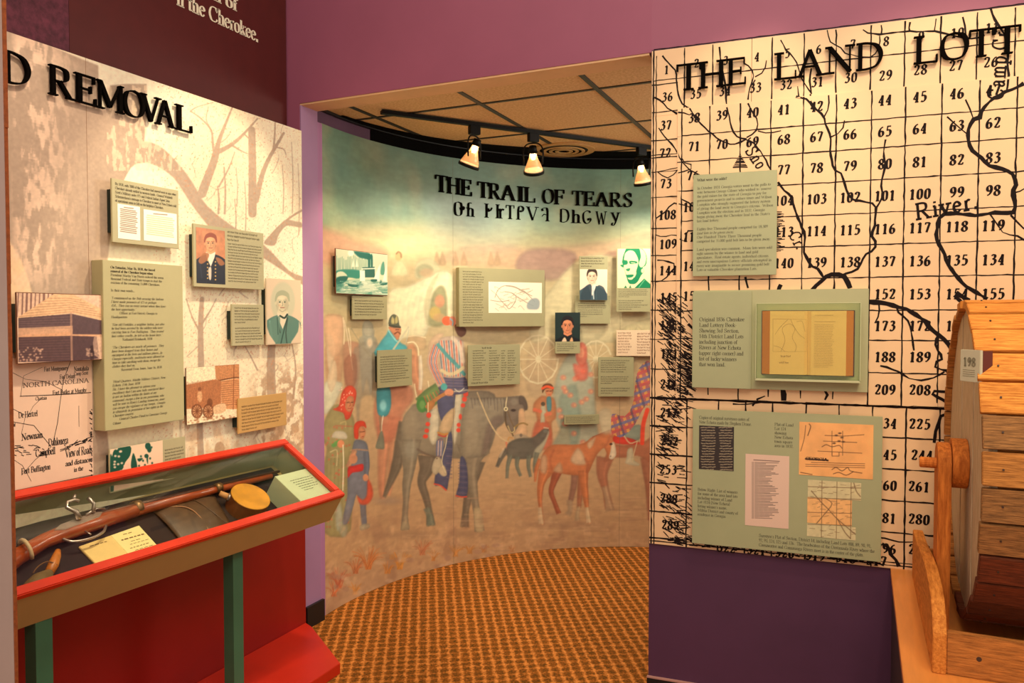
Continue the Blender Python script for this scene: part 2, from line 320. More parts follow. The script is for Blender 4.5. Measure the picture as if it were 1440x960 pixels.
def scribble(pl, w, n, xl, xr, yt, yb, material, parent, seed=0, ragged=.15, cap=.5, wt=.13, name='fine_print', mb=None):
    """print too small to read: word-like pen marks"""
    R = random.Random(seed); ym = (yt+yb)/2; xm = (xl+xr)/2
    u0 = pl.uv(xl, ym, w)[0]; u1 = pl.uv(xr, ym, w)[0]; v0 = pl.uv(xm, yt, w)[1]; v1 = pl.uv(xm, yb, w)[1]
    pitch = (v0-v1)/n; h = pitch*cap; own = mb is None; mb = mb or MB()
    for k in range(n):
        y = v0-pitch*(k+.8); x = u0; end = u1-(u1-u0)*R.random()*ragged
        if k == n-1: end = u0+(u1-u0)*(.3+.5*R.random())
        while x < end-h:
            L = min(h*R.uniform(1.2, 4.5), end-x); m_ = max(2, int(L/(h*.42)))
            xx = np.linspace(x, x+L, m_*2+1); yy = np.array([0 if i % 2 else h*R.uniform(.7, 1.15) for i in range(m_*2+1)])
            V, F = ribbon(np.stack([xx, yy+y], 1), np.full(len(xx), h*wt*2)); mb.add(pl.P(V[:, 0], V[:, 1], w), F); x += L+h*.7
    return mb.go(name, material, parent, solid='flat') if own else mb
# ------------------------------------------------------------------ painted / printed pictures: ink held per vertex on a fine grid
def vnoise(sh, cell, seed=0, octv=3):
    r = np.random.default_rng(seed); out = np.zeros(sh); amp = 1; tot = 0
    for o in range(octv):
        c = max(cell/2**o, 1.01); g = r.random((int(sh[0]/c)+3, int(sh[1]/c)+3))
        y = np.arange(sh[0])/c; x = np.arange(sh[1])/c; yi = y.astype(int); xi = x.astype(int)
        fy = (y-yi)[:, None]; fx = (x-xi)[None]; fy = fy*fy*(3-2*fy); fx = fx*fx*(3-2*fx)
        a = g[yi][:, xi]; b = g[yi][:, xi+1]; c_ = g[yi+1][:, xi]; d = g[yi+1][:, xi+1]
        out += amp*((a*(1-fx)+b*fx)*(1-fy)+(c_*(1-fx)+d*fx)*fy); tot += amp; amp *= .5
    return out/tot
class Canvas:
    def __init__(s, pl, u0, u1, v0, v1, w, step, base):
        s.nu = max(4, int(abs(u1-u0)/step)); s.nv = max(4, int(abs(v1-v0)/step))
        U, Vv = np.meshgrid(np.linspace(u0, u1, s.nu), np.linspace(v1, v0, s.nv))
        s.pos = pl.P(U, Vv, w); s.x, s.y = project(s.pos); s.c = np.empty(s.x.shape+(3,)); s.c[:] = base
        s.cx0 = s.x.min(0); s.cx1 = s.x.max(0); s.ry0 = s.y.min(1); s.ry1 = s.y.max(1)
    def sub(s, x0, y0, x1, y1):
        i = np.nonzero((s.cx1 >= x0) & (s.cx0 <= x1))[0]; j = np.nonzero((s.ry1 >= y0) & (s.ry0 <= y1))[0]
        if not len(i) or not len(j): return None
        return (slice(j[0], j[-1]+1), slice(i[0], i[-1]+1))
    def put(s, k, a, col):
        a = np.clip(a, 0, 1)[..., None]; s.c[k] = s.c[k]*(1-a)+np.asarray(col, float)*a
    def seg(s, k, p, closed):
        X = s.x[k]; Y = s.y[k]; d = np.full(X.shape, 1e9); ins = np.zeros(X.shape, bool); n = len(p)
        for i in range(n if closed else n-1):
            ax, ay = p[i]; bx, by = p[(i+1) % n]; ex, ey = bx-ax, by-ay; L = ex*ex+ey*ey+1e-9
            t = np.clip(((X-ax)*ex+(Y-ay)*ey)/L, 0, 1); d = np.minimum(d, (X-ax-t*ex)**2+(Y-ay-t*ey)**2)
            if closed and ay != by:
                ins ^= ((ay > Y) != (by > Y)) & (X < ex*(Y-ay)/ey+ax)
        return np.sqrt(d), ins
    def poly(s, pts, col, a=1, soft=1.2, sm=True):
        p = np.array(pts, float).reshape(-1, 2)
        if sm: p = catmull(p, 3, True)
        k = s.sub(p[:, 0].min()-soft, p[:, 1].min()-soft, p[:, 0].max()+soft, p[:, 1].max()+soft)
        if k is None: return
        d, ins = s.seg(k, p, True)
        if getattr(s, 'form', 0):
            g = 1-s.form*np.exp(-d/3.5)+s.form*.5*(vnoise(d.shape, 7, int(abs(p[0, 0]*7)) % 999, 2)-.5); col = np.asarray(col, float)*g[..., None]
        s.put(k, a*np.clip(.5+np.where(ins, d, -d)/soft, 0, 1), col)
    def line(s, pts, col, w=1.5, a=1, soft=1, sm=True, w2=None):
        p = np.array(pts, float).reshape(-1, 2)
        if sm: p = catmull(p, 3)
        if w2 is not None:
            n = len(p)-1
            for i in range(n): s.line(p[i:i+2], col, w+(w2-w)*(i+.5)/n, a, soft, False)
            return
        h = w/2+soft; k = s.sub(p[:, 0].min()-h, p[:, 1].min()-h, p[:, 0].max()+h, p[:, 1].max()+h)
        if k is None: return
        d, _ = s.seg(k, p, False); s.put(k, a*np.clip(.5+(w/2-d)/soft, 0, 1), col)
    def ell(s, x, y, rx, ry, col, a=1, soft=1.2, rot=0):
        R = max(rx, ry)+soft; k = s.sub(x-R, y-R, x+R, y+R)
        if k is None: return
        c, n = math.cos(rot), math.sin(rot); X = (s.x[k]-x)*c+(s.y[k]-y)*n; Y = -(s.x[k]-x)*n+(s.y[k]-y)*c
        q = np.sqrt((X/rx)**2+(Y/ry)**2); s.put(k, a*np.clip(.5+(1-q)*min(rx, ry)/soft, 0, 1), col)
    def glow(s, x, y, rx, ry, col, a=1):
        q = ((s.x-x)/rx)**2+((s.y-y)/ry)**2; s.put((slice(None), slice(None)), a*np.exp(-q), col)
    def ramp(s, stops):
        ys = [q[0] for q in stops]
        for i in range(3): s.c[..., i] = np.interp(s.y, ys, [q[1][i] for q in stops])
    def noise(s, cell, amt, seed, col=None, mask=None, lo=.5, hi=.8):
        n = vnoise(s.x.shape, cell, seed)
        if col is None: s.c *= (1+amt*(n-.5)*2)[..., None]
        else:
            a = np.clip((n-lo)/(hi-lo), 0, 1)*amt
            if mask is not None: a = a*mask
            s.put((slice(None), slice(None)), a, col)
    def build(s, name, material, parent=None, gain=1.0):
        me = D.meshes.new(name); P = s.pos.reshape(-1, 3); n = len(P); lo, hi = P.min(0), P.max(0)
        org = np.array([(lo[0]+hi[0])/2, (lo[1]+hi[1])/2, lo[2]])
        me.vertices.add(n); me.vertices.foreach_set('co', (P-org).astype(np.float32).ravel())
        a = np.arange(s.nv*s.nu).reshape(s.nv, s.nu); q = np.stack([a[1:, :-1], a[1:, 1:], a[:-1, 1:], a[:-1, :-1]], -1).reshape(-1)
        m_ = len(q)//4; me.loops.add(len(q)); me.loops.foreach_set('vertex_index', q.astype(np.int32))
        me.polygons.add(m_); me.polygons.foreach_set('loop_start', np.arange(m_, dtype=np.int32)*4)
        me.update(calc_edges=True)
        at = me.color_attributes.new('ink', 'FLOAT_COLOR', 'POINT'); c = np.ones((n, 4), np.float32)
        c[:, :3] = (lin(np.clip(s.c, 0, 255))*gain).reshape(-1, 3); at.data.foreach_set('color', c.ravel())
        me.materials.append(material); o = D.objects.new(name, me); COL.objects.link(o)
        o.location = org-(wloc(parent) if parent else 0); o.parent = parent; o['_w'] = org.tolist(); return o
# ================================================================== SETTING
LW = Plane((-2.4, 0, 0), (0, 1, 0)); HW = Plane((0, 2.926, 0), (1, 0, 0))
RA = .0613; RW = Plane((-.735, 2.926, 0), (math.cos(RA), math.sin(RA), 0))
CYc, CYr = (-.707, 3.267), 1.742
CY = Cyl(CYc, CYr, math.radians(185.5))
M_purple = mat('purple_wall_paint', (158, 86, 112), .55, .06, 3, .05)
M_aub = mat('aubergine_wall_paint', (84, 46, 78), .6, .10, 4, .05)
M_lav = mat('lavender_wall_paint', (164, 124, 162), .5, .06, 3)
M_black = mat('black_rubber', (14, 13, 14), .5)
M_grey = mat('primed_partition', (176, 150, 142), .7, .08, 6)
M_rust = mat('raw_board_edge', (150, 74, 26), .8, .35, 90, .5)
# carpet
cm = D.materials.new('patterned_carpet'); cm.use_nodes = True; nt = cm.node_tree; b = nt.nodes['Principled BSDF']; b.inputs['Roughness'].default_value = .95; b.inputs['Specular IOR Level'].default_value = .1
N = nt.nodes.new; Lk = nt.links.new
tc = N('ShaderNodeTexCoord'); mp = N('ShaderNodeMapping'); mp.inputs['Rotation'].default_value = (0, 0, -.535); mp.inputs['Scale'].default_value = (1/.047,)*3
Lk(tc.outputs['Object'], mp.inputs[0])
dn = N('ShaderNodeTexNoise'); dn.inputs['Scale'].default_value = 2.5; Lk(mp.outputs[0], dn.inputs['Vector'])
ad = N('ShaderNodeVectorMath'); ad.operation = 'MULTIPLY_ADD'; ad.inputs[1].default_value = (.6,)*3; Lk(dn.outputs['Color'], ad.inputs[0]); Lk(mp.outputs[0], ad.inputs[2])
sp = N('ShaderNodeSeparateXYZ'); Lk(ad.outputs[0], sp.inputs[0])
def band(sock, wdt):
    f = N('ShaderNodeMath'); f.operation = 'FRACT'; Lk(sock, f.inputs[0])
    s_ = N('ShaderNodeMath'); s_.operation = 'SUBTRACT'; Lk(f.outputs[0], s_.inputs[0]); s_.inputs[1].default_value = .5
    a_ = N('ShaderNodeMath'); a_.operation = 'ABSOLUTE'; Lk(s_.outputs[0], a_.inputs[0])
    r_ = N('ShaderNodeMapRange'); r_.inputs['From Min'].default_value = .5-wdt; r_.inputs['From Max'].default_value = .5; Lk(a_.outputs[0], r_.inputs['Value']); return r_.outputs[0]
bx, by = band(sp.outputs[0], .26), band(sp.outputs[1], .30)
mxm = N('ShaderNodeMath'); mxm.operation = 'MULTIPLY_ADD'; Lk(by, mxm.inputs[0]); mxm.inputs[1].default_value = .55; Lk(bx, mxm.inputs[2])
fn = N('ShaderNodeTexNoise'); fn.inputs['Scale'].default_value = 6; fn.inputs['Detail'].default_value = 5; Lk(mp.outputs[0], fn.inputs['Vector'])
m2 = N('ShaderNodeMath'); m2.operation = 'MULTIPLY_ADD'; Lk(fn.outputs['Fac'], m2.inputs[0]); m2.inputs[1].default_value = 2.4; Lk(mxm.outputs[0], m2.inputs[2])
cr = N('ShaderNodeValToRGB'); Lk(m2.outputs[0], cr.inputs[0]); e = cr.color_ramp.elements
mr0 = N('ShaderNodeMapRange'); mr0.inputs['From Min'].default_value = .75; mr0.inputs['From Max'].default_value = 2.5; Lk(m2.outputs[0], mr0.inputs['Value']); Lk(mr0.outputs[0], cr.inputs[0])
e[0].position = .1; e[0].color = (*lin((84, 58, 20)), 1); e[1].position = .95; e[1].color = (*lin((214, 134, 62)), 1)
k_ = cr.color_ramp.elements.new(.42); k_.color = (*lin((140, 80, 26)), 1)
Lk(cr.outputs[0], b.inputs['Base Color']); bp = N('ShaderNodeBump'); bp.inputs['Strength'].default_value = .5; bp.inputs['Distance'].default_value = .004; Lk(fn.outputs['Fac'], bp.inputs['Height']); Lk(bp.outputs[0], b.inputs['Normal'])
mesh('floor', *wbox(-3.4, 3.2, -1.2, 6.2, -.05, 0), cm, kind='structure')
# left wall, header wall, piers
M_mar = mat('maroon_paint', (84, 24, 22), .6, .08, 8)
mesh('wall_left', *wbox(-2.62, -2.51, .2, 3.05, 0, 4.0), M_mar, kind='structure')
mb = MB(); mb.add(*wbox(-2.51, -.735, 2.926, 3.05, 2.522, 4.0)); mb.add(*wbox(-2.62, -2.43, 2.926, 3.05, 0, 2.522))
mb.go('wall_back', M_purple, kind='structure')
M_soffit = mat('soffit_paint', (230, 186, 138), .6, .08, 6)
mesh('trim_1', *wbox(-2.43, -.745, 2.93, 3.05, 2.514, 2.522), M_soffit, kind='structure')
mesh('trim_2', *wbox(-2.431, -2.424, 2.928, 3.051, 0, 2.514), M_lav, kind='structure')       # painted reveal of the opening
mesh('trim_3', *wbox(-2.475, -2.436, 3.055, 3.105, 0, 2.47), mat('lavender_post', (172, 120, 164), .45, .1, 5, 0, stretch=(8, 8, .4)), kind='structure', bevel=.004)
mb = MB(); mb.box(RW, 0, 3.2, 0, 2.53, -.12, 0); mb.go('wall_right', M_aub, kind='structure')
mb = MB(); mb.box(RW, 0, 3.2, 2.53, 4.0, -.12, 0); mb.go('wall_right_upper', M_purple, kind='structure')
mesh('baseboard_left', *wbox(-2.424, -2.409, 2.93, 3.062, 0, .105), M_black, kind='structure')
bb = MB().box(RW, -.004, 3.2, 0, .098, 0, .012).go('baseboard_right', M_black, kind='structure')
MB().box(RW, -.004, 3.2, .098, .103, 0, .013).go('baseboard_cap', mat('pink_top_line', (190, 140, 130), .6), bb)  # thin pink line along the baseboard top
# near partition end at the left edge of the view
px_ = CAM+ray(10, 448)*(.90/ray(10, 448)[1]); XN = px_[0]
wn = mesh('wall_near', *wbox(-2.3, XN, .90, .906, 0, 3.2), M_grey, kind='structure')
mb = MB(); zz = np.linspace(0, 3.2, 46)
for i in range(45): mb.add(*wbox(XN, XN+.0025+.0010*random.random()+(.0015 if zz[i] > 1.80 else 0), .901, .9065, zz[i], zz[i+1]))
mb.go('board_edge', M_rust, wn)
# corridor: outer curved wall, ceiling with tiles
def arcwall(u0, u1, v0, v1, w0, w1, n=40):
    u = np.linspace(u0, u1, n); V = np.concatenate([CY.P(u, v, w) for v, w in ((v0, w0), (v0, w1), (v1, w1), (v1, w0))]); F = []
    for i in range(n-1):
        for k in range(4):
            a, b_ = k*n, ((k+1) % 4)*n; F.append((a+i, a+i+1, b_+i+1, b_+i))
    F += [(0, n, 2*n, 3*n), (n-1, 2*n-1, 3*n-1, 4*n-1)]; return V, F
mesh('wall_curved', *arcwall(-.12, 3.9, 0, 2.56, -.10, -.012), mat('purple_shadow_paint', (96, 62, 90), .6, .06, 4), kind='structure', smooth=False)
ZC = 2.545
M_tile = mat('acoustic_tile', (240, 208, 160), .85, 0, 85, .4, rgb2=(206, 168, 120), spec=.1)
M_grid = mat('dark_grid', (40, 34, 26), .5)
ceil = mesh('ceiling', *wbox(-2.9, 1.2, 3.05, 5.6, ZC+.03, ZC+.06), mat('plenum', (30, 26, 22), .9), kind='structure')
GX = [-2.89, -2.29, -1.685, -1.095, -.49, .11]; GY = [3.052, 3.36, 4.0, 4.635, 5.27]
tme = None
for i in range(5):
    for j in range(4):
        x0, x1, y0, y1 = GX[i]+.012, GX[i+1]-.012, GY[j]+.012, GY[j+1]-.012
        mesh('ceiling_tile', *wbox(x0, x1, y0, y1, ZC, ZC+.014), M_tile, ceil, bevel=.002)
for x in GX[1:5]: mesh('grid_bar', *wbox(x-.011, x+.011, 3.052, 5.3, ZC-.004, ZC+.012), M_grid, ceil)
for y in GY[1:4]: mesh('grid_bar', *wbox(-2.9, .11, y-.009, y+.009, ZC-.003, ZC+.011), M_grid, ceil)
mesh('edge_angle', *arcwall(-.05, 3.6, ZC-.012, ZC-.001, -.01, .012), M_black, ceil)
# black strip for the shade where ceiling meets curved wall, wider to the right
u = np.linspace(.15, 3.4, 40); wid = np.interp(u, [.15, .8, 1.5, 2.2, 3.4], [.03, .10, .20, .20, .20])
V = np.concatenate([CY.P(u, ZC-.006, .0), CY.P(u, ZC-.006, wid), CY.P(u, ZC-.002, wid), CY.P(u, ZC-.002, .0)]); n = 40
mesh('shadow_strip', V, [(k*n+i, k*n+i+1, ((k+1) % 4)*n+i+1, ((k+1) % 4)*n+i) for i in range(n-1) for k in range(4)], mat('shade_black', (9, 8, 7), .95, spec=.1), ceil)

mesh('wall_shadow_band', *arcwall(.42, 3.5, 2.474, ZC-.002, -.011, -.007), MATS['shade_black'], ceil)  # black band standing in for shade on the wall above the mural
# ================================================================== upper banners on the left wall
BP = Plane((-2.5, 0, 0), (0, 1, 0))
us = BP.uv(97, 60)[0]
b1 = MB().box(BP, us+.002, 2.918, 2.36, 3.75, -.008, 0).go('banner_panel', mat('maroon_banner', (88, 25, 20), .55, .12, 14, .05), label='plain maroon overhead panel lettered in white above the tree picture', cat='panel')
b2 = MB().box(BP, .4, us-.002, 2.36, 3.75, -.008, .004).go('banner_panel', mat('mottled_banner', (122, 52, 72), .55, 0, 26, .05, rgb2=(66, 20, 34)), label='mottled purple overhead panel at the far upper left corner', cat='panel')
M_white = mat('white_vinyl', (250, 244, 215), .5)
# white words: baselines measured on the panel
def word_on(pl, w, s, x0, x1, ybase, ycap, material, parent, name='lettering', wt=2.0, thin=.75, sub=4):
    xm = (x0+x1)/2; u0 = pl.uv(x0, ybase, w)[0]; u1 = pl.uv(x1, ybase, w)[0]
    v0 = pl.uv(xm, ybase, w)[1]; v1 = pl.uv(xm, ycap, w)[1]; size = v1-v0
    xs = (u1-u0)/(strlen(s)*size/10); V, F, L = string2d(s, size, wt, thin, 0, sub, xs)
    return mesh(name, pl.P(V[:, 0]+u0, V[:, 1]+v0, w), F, material, parent, solid='flat')
word_on(BP, .0015, "n the Cherokee.", 249, 363, 32.5, 12.5, M_white, b1)
word_on(BP, .0015, "n of", 300, 334, 7.5, -9, M_white, b1)

# ================================================================== LEFT TREE MURAL
ML = mat_print('matt_photo_print', .5, .08, .25)
tm = MB().box(LW, .9, 2.903, .76, 2.385, -.055, -.001).go('photo_mural', mat('mural_panel_edge', (196, 96, 40), .6), label='tall sepia tree photograph panel behind the left placards', cat='mural')
cv = Canvas(LW, 1.28, 2.903, .76, 2.385, 0, .0030, (255, 240, 208))
CR = (250, 226, 186); TAN = (188, 162, 138); TAN2 = (168, 132, 110); COR = (226, 160, 118)
sh = cv.x.shape
cv.noise(120, .35, 1, (250, 214, 160), lo=.4, hi=.8)
# main trunk mass
def trunk(a=1, c=TAN):
    cv.poly([(6, 40), (60, 60), (112, 82), (138, 92), (140, 150), (150, 152), (155, 120), (176, 118), (206, 118), (207, 150), (203, 200), (182, 232), (166, 262), (158, 300), (150, 380), (146, 470), (150, 600), (160, 700), (0, 720), (0, 40)], c, a, 2, False)
trunk()
cv.poly([(206, 199), (231, 210), (259, 240), (274, 262), (292, 290), (330, 320), (372, 345), (406, 380), (428, 390), (428, 402), (397, 380), (352, 352), (306, 330), (281, 303), (265, 281), (244, 250), (219, 233), (200, 229), (184, 236), (168, 262), (160, 230), (180, 205)], TAN, 1, 1.6)
cv.poly([(371, 342), (380, 330), (391, 318), (402, 309), (415, 311), (424, 313), (424, 320), (412, 318), (402, 318), (392, 330), (386, 345)], TAN, 1, 1.4)
cv.line([(400, 312), (412, 303), (424, 296)], TAN, 3)
def tree(pts, w, w2): cv.line(pts, TAN, w, .95, 1, True, w2)
tree([(284, 272), (292, 250), (301, 226), (304, 213)], 13, 9)
tree([(302, 222), (299, 200), (297, 183), (283, 167), (268, 156)], 4, 1.2)
tree([(304, 215), (308, 198), (316, 177), (327, 150)], 8, 2)
tree([(308, 213), (326, 203), (343, 188), (362, 167)], 7, 2)
tree([(326, 204), (339, 212), (350, 217)], 3, 1)
tree([(268, 156), (278, 150), (300, 144)], 1.5, .8); tree([(297, 183), (290, 168), (293, 150)], 1.5, .8)
tree([(308, 262), (322, 236), (330, 214)], 3, 1); tree([(343, 188), (352, 196), (361, 199)], 2, .8)
tree([(355, 300), (355, 240), (354, 183)], 12, 10); tree([(360, 282), (368, 248), (377, 225), (389, 204), (399, 187)], 8, 3)
tree([(384, 215), (386, 195), (387, 172)], 3, 2); tree([(389, 207), (399, 210), (402, 217)], 2, 1)
for x, y0, y1, w in ((316, 300, 235, 3), (333, 290, 236, 1.4), (398, 300, 232, 1.6), (307, 300, 262, 3), (331, 330, 280, 2), (345, 330, 255, 1.5), (411, 300, 200, 1.4), (420, 330, 230, 1.2)):
    tree([(x, y0), (x+1, (y0+y1)/2), (x-1, y1)], w, w*.6)
tree([(283, 520), (282, 460), (284, 420)], 9, 6); tree([(283, 470), (270, 445), (262, 420)], 3, 1.2); tree([(284, 455), (296, 436), (304, 420)], 3, 1)
tree([(382, 560), (381, 510), (383, 470)], 13, 10); tree([(283, 650), (281, 600), (283, 560)], 9, 8)
tree([(362, 520), (352, 500), (344, 486)], 2.5, 1); tree([(412, 560), (416, 520), (410, 480)], 3, 1.4)
rr = random.Random(3)
for i in range(46):   # twigs
    x = rr.uniform(262, 424); y = rr.uniform(190, 520) if i % 2 else rr.uniform(400, 640); a_ = rr.uniform(-1.1, 1.1); L = rr.uniform(8, 26)
    p2 = (x+L*math.sin(a_), y-L*math.cos(a_)); cv.line([(x, y), ((x+p2[0])/2+rr.uniform(-3, 3), (y+p2[1])/2), p2], TAN, rr.uniform(.6, 1.6), .7)
    cv.line([p2, (p2[0]+rr.uniform(-7, 7), p2[1]-rr.uniform(2, 8))], TAN, .7, .6)
cv.poly([(8, 340), (20, 350), (30, 366), (43, 404), (48, 440), (8, 440)], (252, 214, 168), .95, 3)
# mottling of the bark
vs_ = lambda cell, sd, k=3: np.repeat(vnoise((sh[0]//k+1, sh[1]), cell, sd), k, 0)[:sh[0]]
n1 = .62*vs_(5, 11)+.38*vnoise(sh, 24, 18); ax = np.clip((118-cv.x)/60, 0, 1)*np.clip((cv.x-14)/10, 0, 1)*np.clip((430-cv.y)/60, 0, 1)
b_ = np.clip((n1-.47)/.10, 0, 1)*ax; cv.put((slice(None), slice(None)), b_*.8, (252, 216, 184))
n2 = vs_(4.5, 12, 2); lim = (np.abs(cv.x-178) < 28) & (cv.y > 120) & (cv.y < 225) | ((cv.x > 150) & (cv.x < 255) & (cv.y > 195) & (cv.y < 240))
cv.put((slice(None), slice(None)), np.clip((n2-.52)/.08, 0, 1)*lim*.6, (252, 222, 184))
msk = np.clip((cv.x-345)/25, 0, 1)*np.clip((cv.y-505)/30, 0, 1)
cv.put((slice(None), slice(None)), np.clip((vnoise(sh, 9, 14)-.42)/.16, 0, 1)*msk*.8, (186, 150, 118))
sp_ = (vnoise(sh, 1.6, 15, 1) > .84) & (cv.x > 215)
cv.put((slice(None), slice(None)), sp_*.55, (214, 140, 96))
msk2 = np.clip((cv.x-258)/12, 0, 1)*np.clip((cv.y-540)/60, 0, 1)
cv.put((slice(None), slice(None)), np.clip((vnoise(sh, 18, 16)-.5)/.2, 0, 1)*msk2*.5, (222, 176, 130))
for q in ((283, 700, 300, 640), (300, 610, 318, 640)): cv.ell(309, 630, 7, 9, (190, 150, 116), .5)
cv.c *= (1+.10*(vnoise(sh, 3, 19, 2)-.5))[..., None]; cv.build('print', ML, tm, 1.0)
M_seam = mat('panel_seam', (150, 110, 80), .7)
MB().box(LW, LW.uv(120, 90)[0], LW.uv(120, 90)[0]+.0012, .76, 2.385, .0003, .0006).go('panel_joint', M_seam, tm)
# red lower panel under the mural with the sloping floor ledge
M_red = mat('deep_red_laminate', (146, 19, 12), .42, .10, 5, .02)
M_redb = mat('bright_red_laminate', (226, 52, 20), .40, .06, 5, .02)
MB().box(LW, .7, 2.907, .0, .76, -.055, 0).go('wainscot_panel', M_red, label='deep red lower wall panel behind the green display posts', cat='panel')
lp = [(-2.399, .6), (-1.981, .6), (-1.981, 2.618), (-2.345, 2.880), (-2.399, 2.905)]
V, F = prism(WORLD, lp, 0, .045)
mesh('floor_ledge', V, F, mat('ledge_red', (196, 38, 14), .38, .08, 6, .02), label='low red floor ledge running under the glass display case', cat='plinth', bevel=.002)

# ================================================================== 3D title letters
M_let = mat('black_letter', (9, 6, 5), .8, spec=.03)
def letter(ch, pl, u0, u1, v0, v1, w0, w1, label, group, parent=None, wt=1.35, thin=.5, material=None, name='letter', cat='letter'):
    adv, st = glyph(ch, 5); P = [pen(k, p, wt, thin) for k, p in st]; A = np.concatenate([v for v, f in P]); lo, hi = A.min(0), A.max(0)
    V = []; F = []; n = 0
    for v, f in P:
        q = (v-[lo[0], 0])/[hi[0]-lo[0], 10]; U = u0+q[:, 0]*(u1-u0); Z = v0+q[:, 1]*(v1-v0); m_ = len(v)
        V.append(pl.P(U, Z, w0)); V.append(pl.P(U, Z, w1)); k = m_//2
        for a in f:
            F.append([n+m_+i for i in a]); F.append([n+i for i in a][::-1])
        if m_ == 4 and f == [(0, 1, 2, 3)]: ring = [0, 1, 2, 3]
        else: ring = list(range(k))+list(range(m_-1, k-1, -1))
        for a, b2 in zip(ring, ring[1:]+ring[:1]): F.append([n+a, n+b2, n+m_+b2, n+m_+a])
        n += 2*m_
    o = mesh(name, np.concatenate(V), F, material or M_let, parent, solid='flat')
    bm = bmesh.new(); bm.from_mesh(o.data); bmesh.ops.recalc_face_normals(bm, faces=bm.faces); bm.to_mesh(o.data); bm.free()
    return tag(o, label, cat, group)
ORD = ['first', 'second', 'third', 'fourth', 'fifth', 'sixth']
vt = LW.uv(88, 96, .02)[1]; vb = LW.uv(88, 136.7, .02)[1]; vt2 = LW.uv(260, 150, .02)[1]; vb2 = LW.uv(260, 182.5, .02)[1]; VT, VB = (vt+vt2)/2, (vb+vb2)/2
WO = .022
seqs = [('D', 6, 44, 'D at the far left edge, ending the word before REMOVAL')]+[(c, a, b2, None) for c, a, b2 in (('R', 70.4, 106), ('E', 106.7, 136.5), ('M', 136.5, 176), ('O', 174.6, 205), ('V', 199, 228), ('A', 220, 247), ('L', 248.5, 271))]
for k, (c, a, b2, lb) in enumerate(seqs):
    ymid = np.interp((a+b2)/2, [24, 88, 260], [98, 116, 166])
    u0 = LW.uv(a, ymid, WO)[0]; u1 = LW.uv(b2, ymid, WO)[0]
    letter(c, LW, u0, u1, VB, VT, .008, WO, f'raised black capital {lb}' if lb else f'raised black capital {c}, {(ORD+["seventh"])[k-1]} letter of the word REMOVAL', 'raised title letters on the tree mural')

# ================================================================== placards
M_olive = mat('olive_placard', (186, 178, 138), .5, .04, 12); M_sage = mat('sage_placard', (170, 172, 132), .5, .04, 12)
M_ink = mat('placard_ink', (48, 40, 26), .7); M_edge = mat('dark_green_spacer', (30, 44, 34), .7)
M_pic = mat_print('picture_print', .4, .1, .2)
def placard(label, pl, c, w, thick=.008, material=M_olive, group=None, name='text_placard', cat='sign', spacer=True, w_back=.0005):
    """c: corners TL TR BR BL in the photo"""
    if isinstance(pl, Cyl):
        mx_, my_ = np.mean([p[0] for p in c]), np.mean([p[1] for p in c]); pl = pl.tangent(pl.uv(mx_, my_, w)[0])
    q = [pl.uv(*p, w) for p in c]; u0 = (q[0][0]+q[3][0])/2; u1 = (q[1][0]+q[2][0])/2; v1 = (q[0][1]+q[1][1])/2; v0 = (q[2][1]+q[3][1])/2
    o = MB().box(pl, u0, u1, v0, v1, w-thick, w).go(name, material, label=label, cat=cat, group=group, bevel=min(.0012, thick*.2))
    if spacer and w-thick > .004:
        du, dv = (u1-u0)*.14, (v1-v0)*.16
        MB().box(pl, u0+du*.3, u1-du, v0+dv, v1-dv, w_back, w-thick).go('spacer_block', M_edge, o)
    return o, pl, w+.0006, (u0, u1, v0, v1)
def picture(o, pl, w, c, step, base, name='picture'):
    q = [pl.uv(*p, w) for p in c]; u0 = (q[0][0]+q[3][0])/2; u1 = (q[1][0]+q[2][0])/2; v1 = (q[0][1]+q[1][1])/2; v0 = (q[2][1]+q[3][1])/2
    return Canvas(pl, u0, u1, v0, v1, w+.0003, step, base)
GLp = 'placards mounted on the tree mural'
# P1 two documents
o, pl, w, r_ = placard('tan placard with two white documents, highest on the tree mural', LW, [(157, 250), (252, 268), (251, 350), (158, 340)], .04, group=GLp)
textblock('lettering', pl, w, ["By 1838, only 2000 of the Cherokee had moved west to join other", "Cherokee already settled in western lands.  General Winfield", "Scott's Military order #25 and Federal Indian Agent John", "Schermerhorn's message to Cherokee to meet at New Echota told", "of operations soon to fall on the helpless Cherokee."], 162, 248, 263, 291, M_ink, o, 1.5, .6)
for nm, c, sd, col in (('document', [(165, 286), (197, 291), (197, 338), (166, 335)], 1, (120, 88, 60)), ('document', [(202, 294), (249, 301), (248, 343), (202, 338)], 2, (206, 190, 130))):
    cc = picture(o, pl, w, c, .0016, (255, 250, 232)); x0, x1 = c[0][0], c[1][0]; y0, y1 = (c[0][1]+c[1][1])/2, (c[2][1]+c[3][1])/2
    rr = random.Random(sd); n_ = 13 if sd == 1 else 10
    for k in range(n_):
        yy = y0+7+(y1-y0-14)*k/n_; sl = .13
        cc.line([(x0+4+rr.random(), yy-2), (x1-4-rr.random()*3, yy-2+sl*(x1-x0)*.8)], col, 1.4, .8, .8, False)
    cc.line([(x0+(x1-x0)*.3, y0+3), (x1-(x1-x0)*.3, y0+4.5)], (110, 80, 50), 1.4, .8)
    cc.build(nm, M_pic, o)
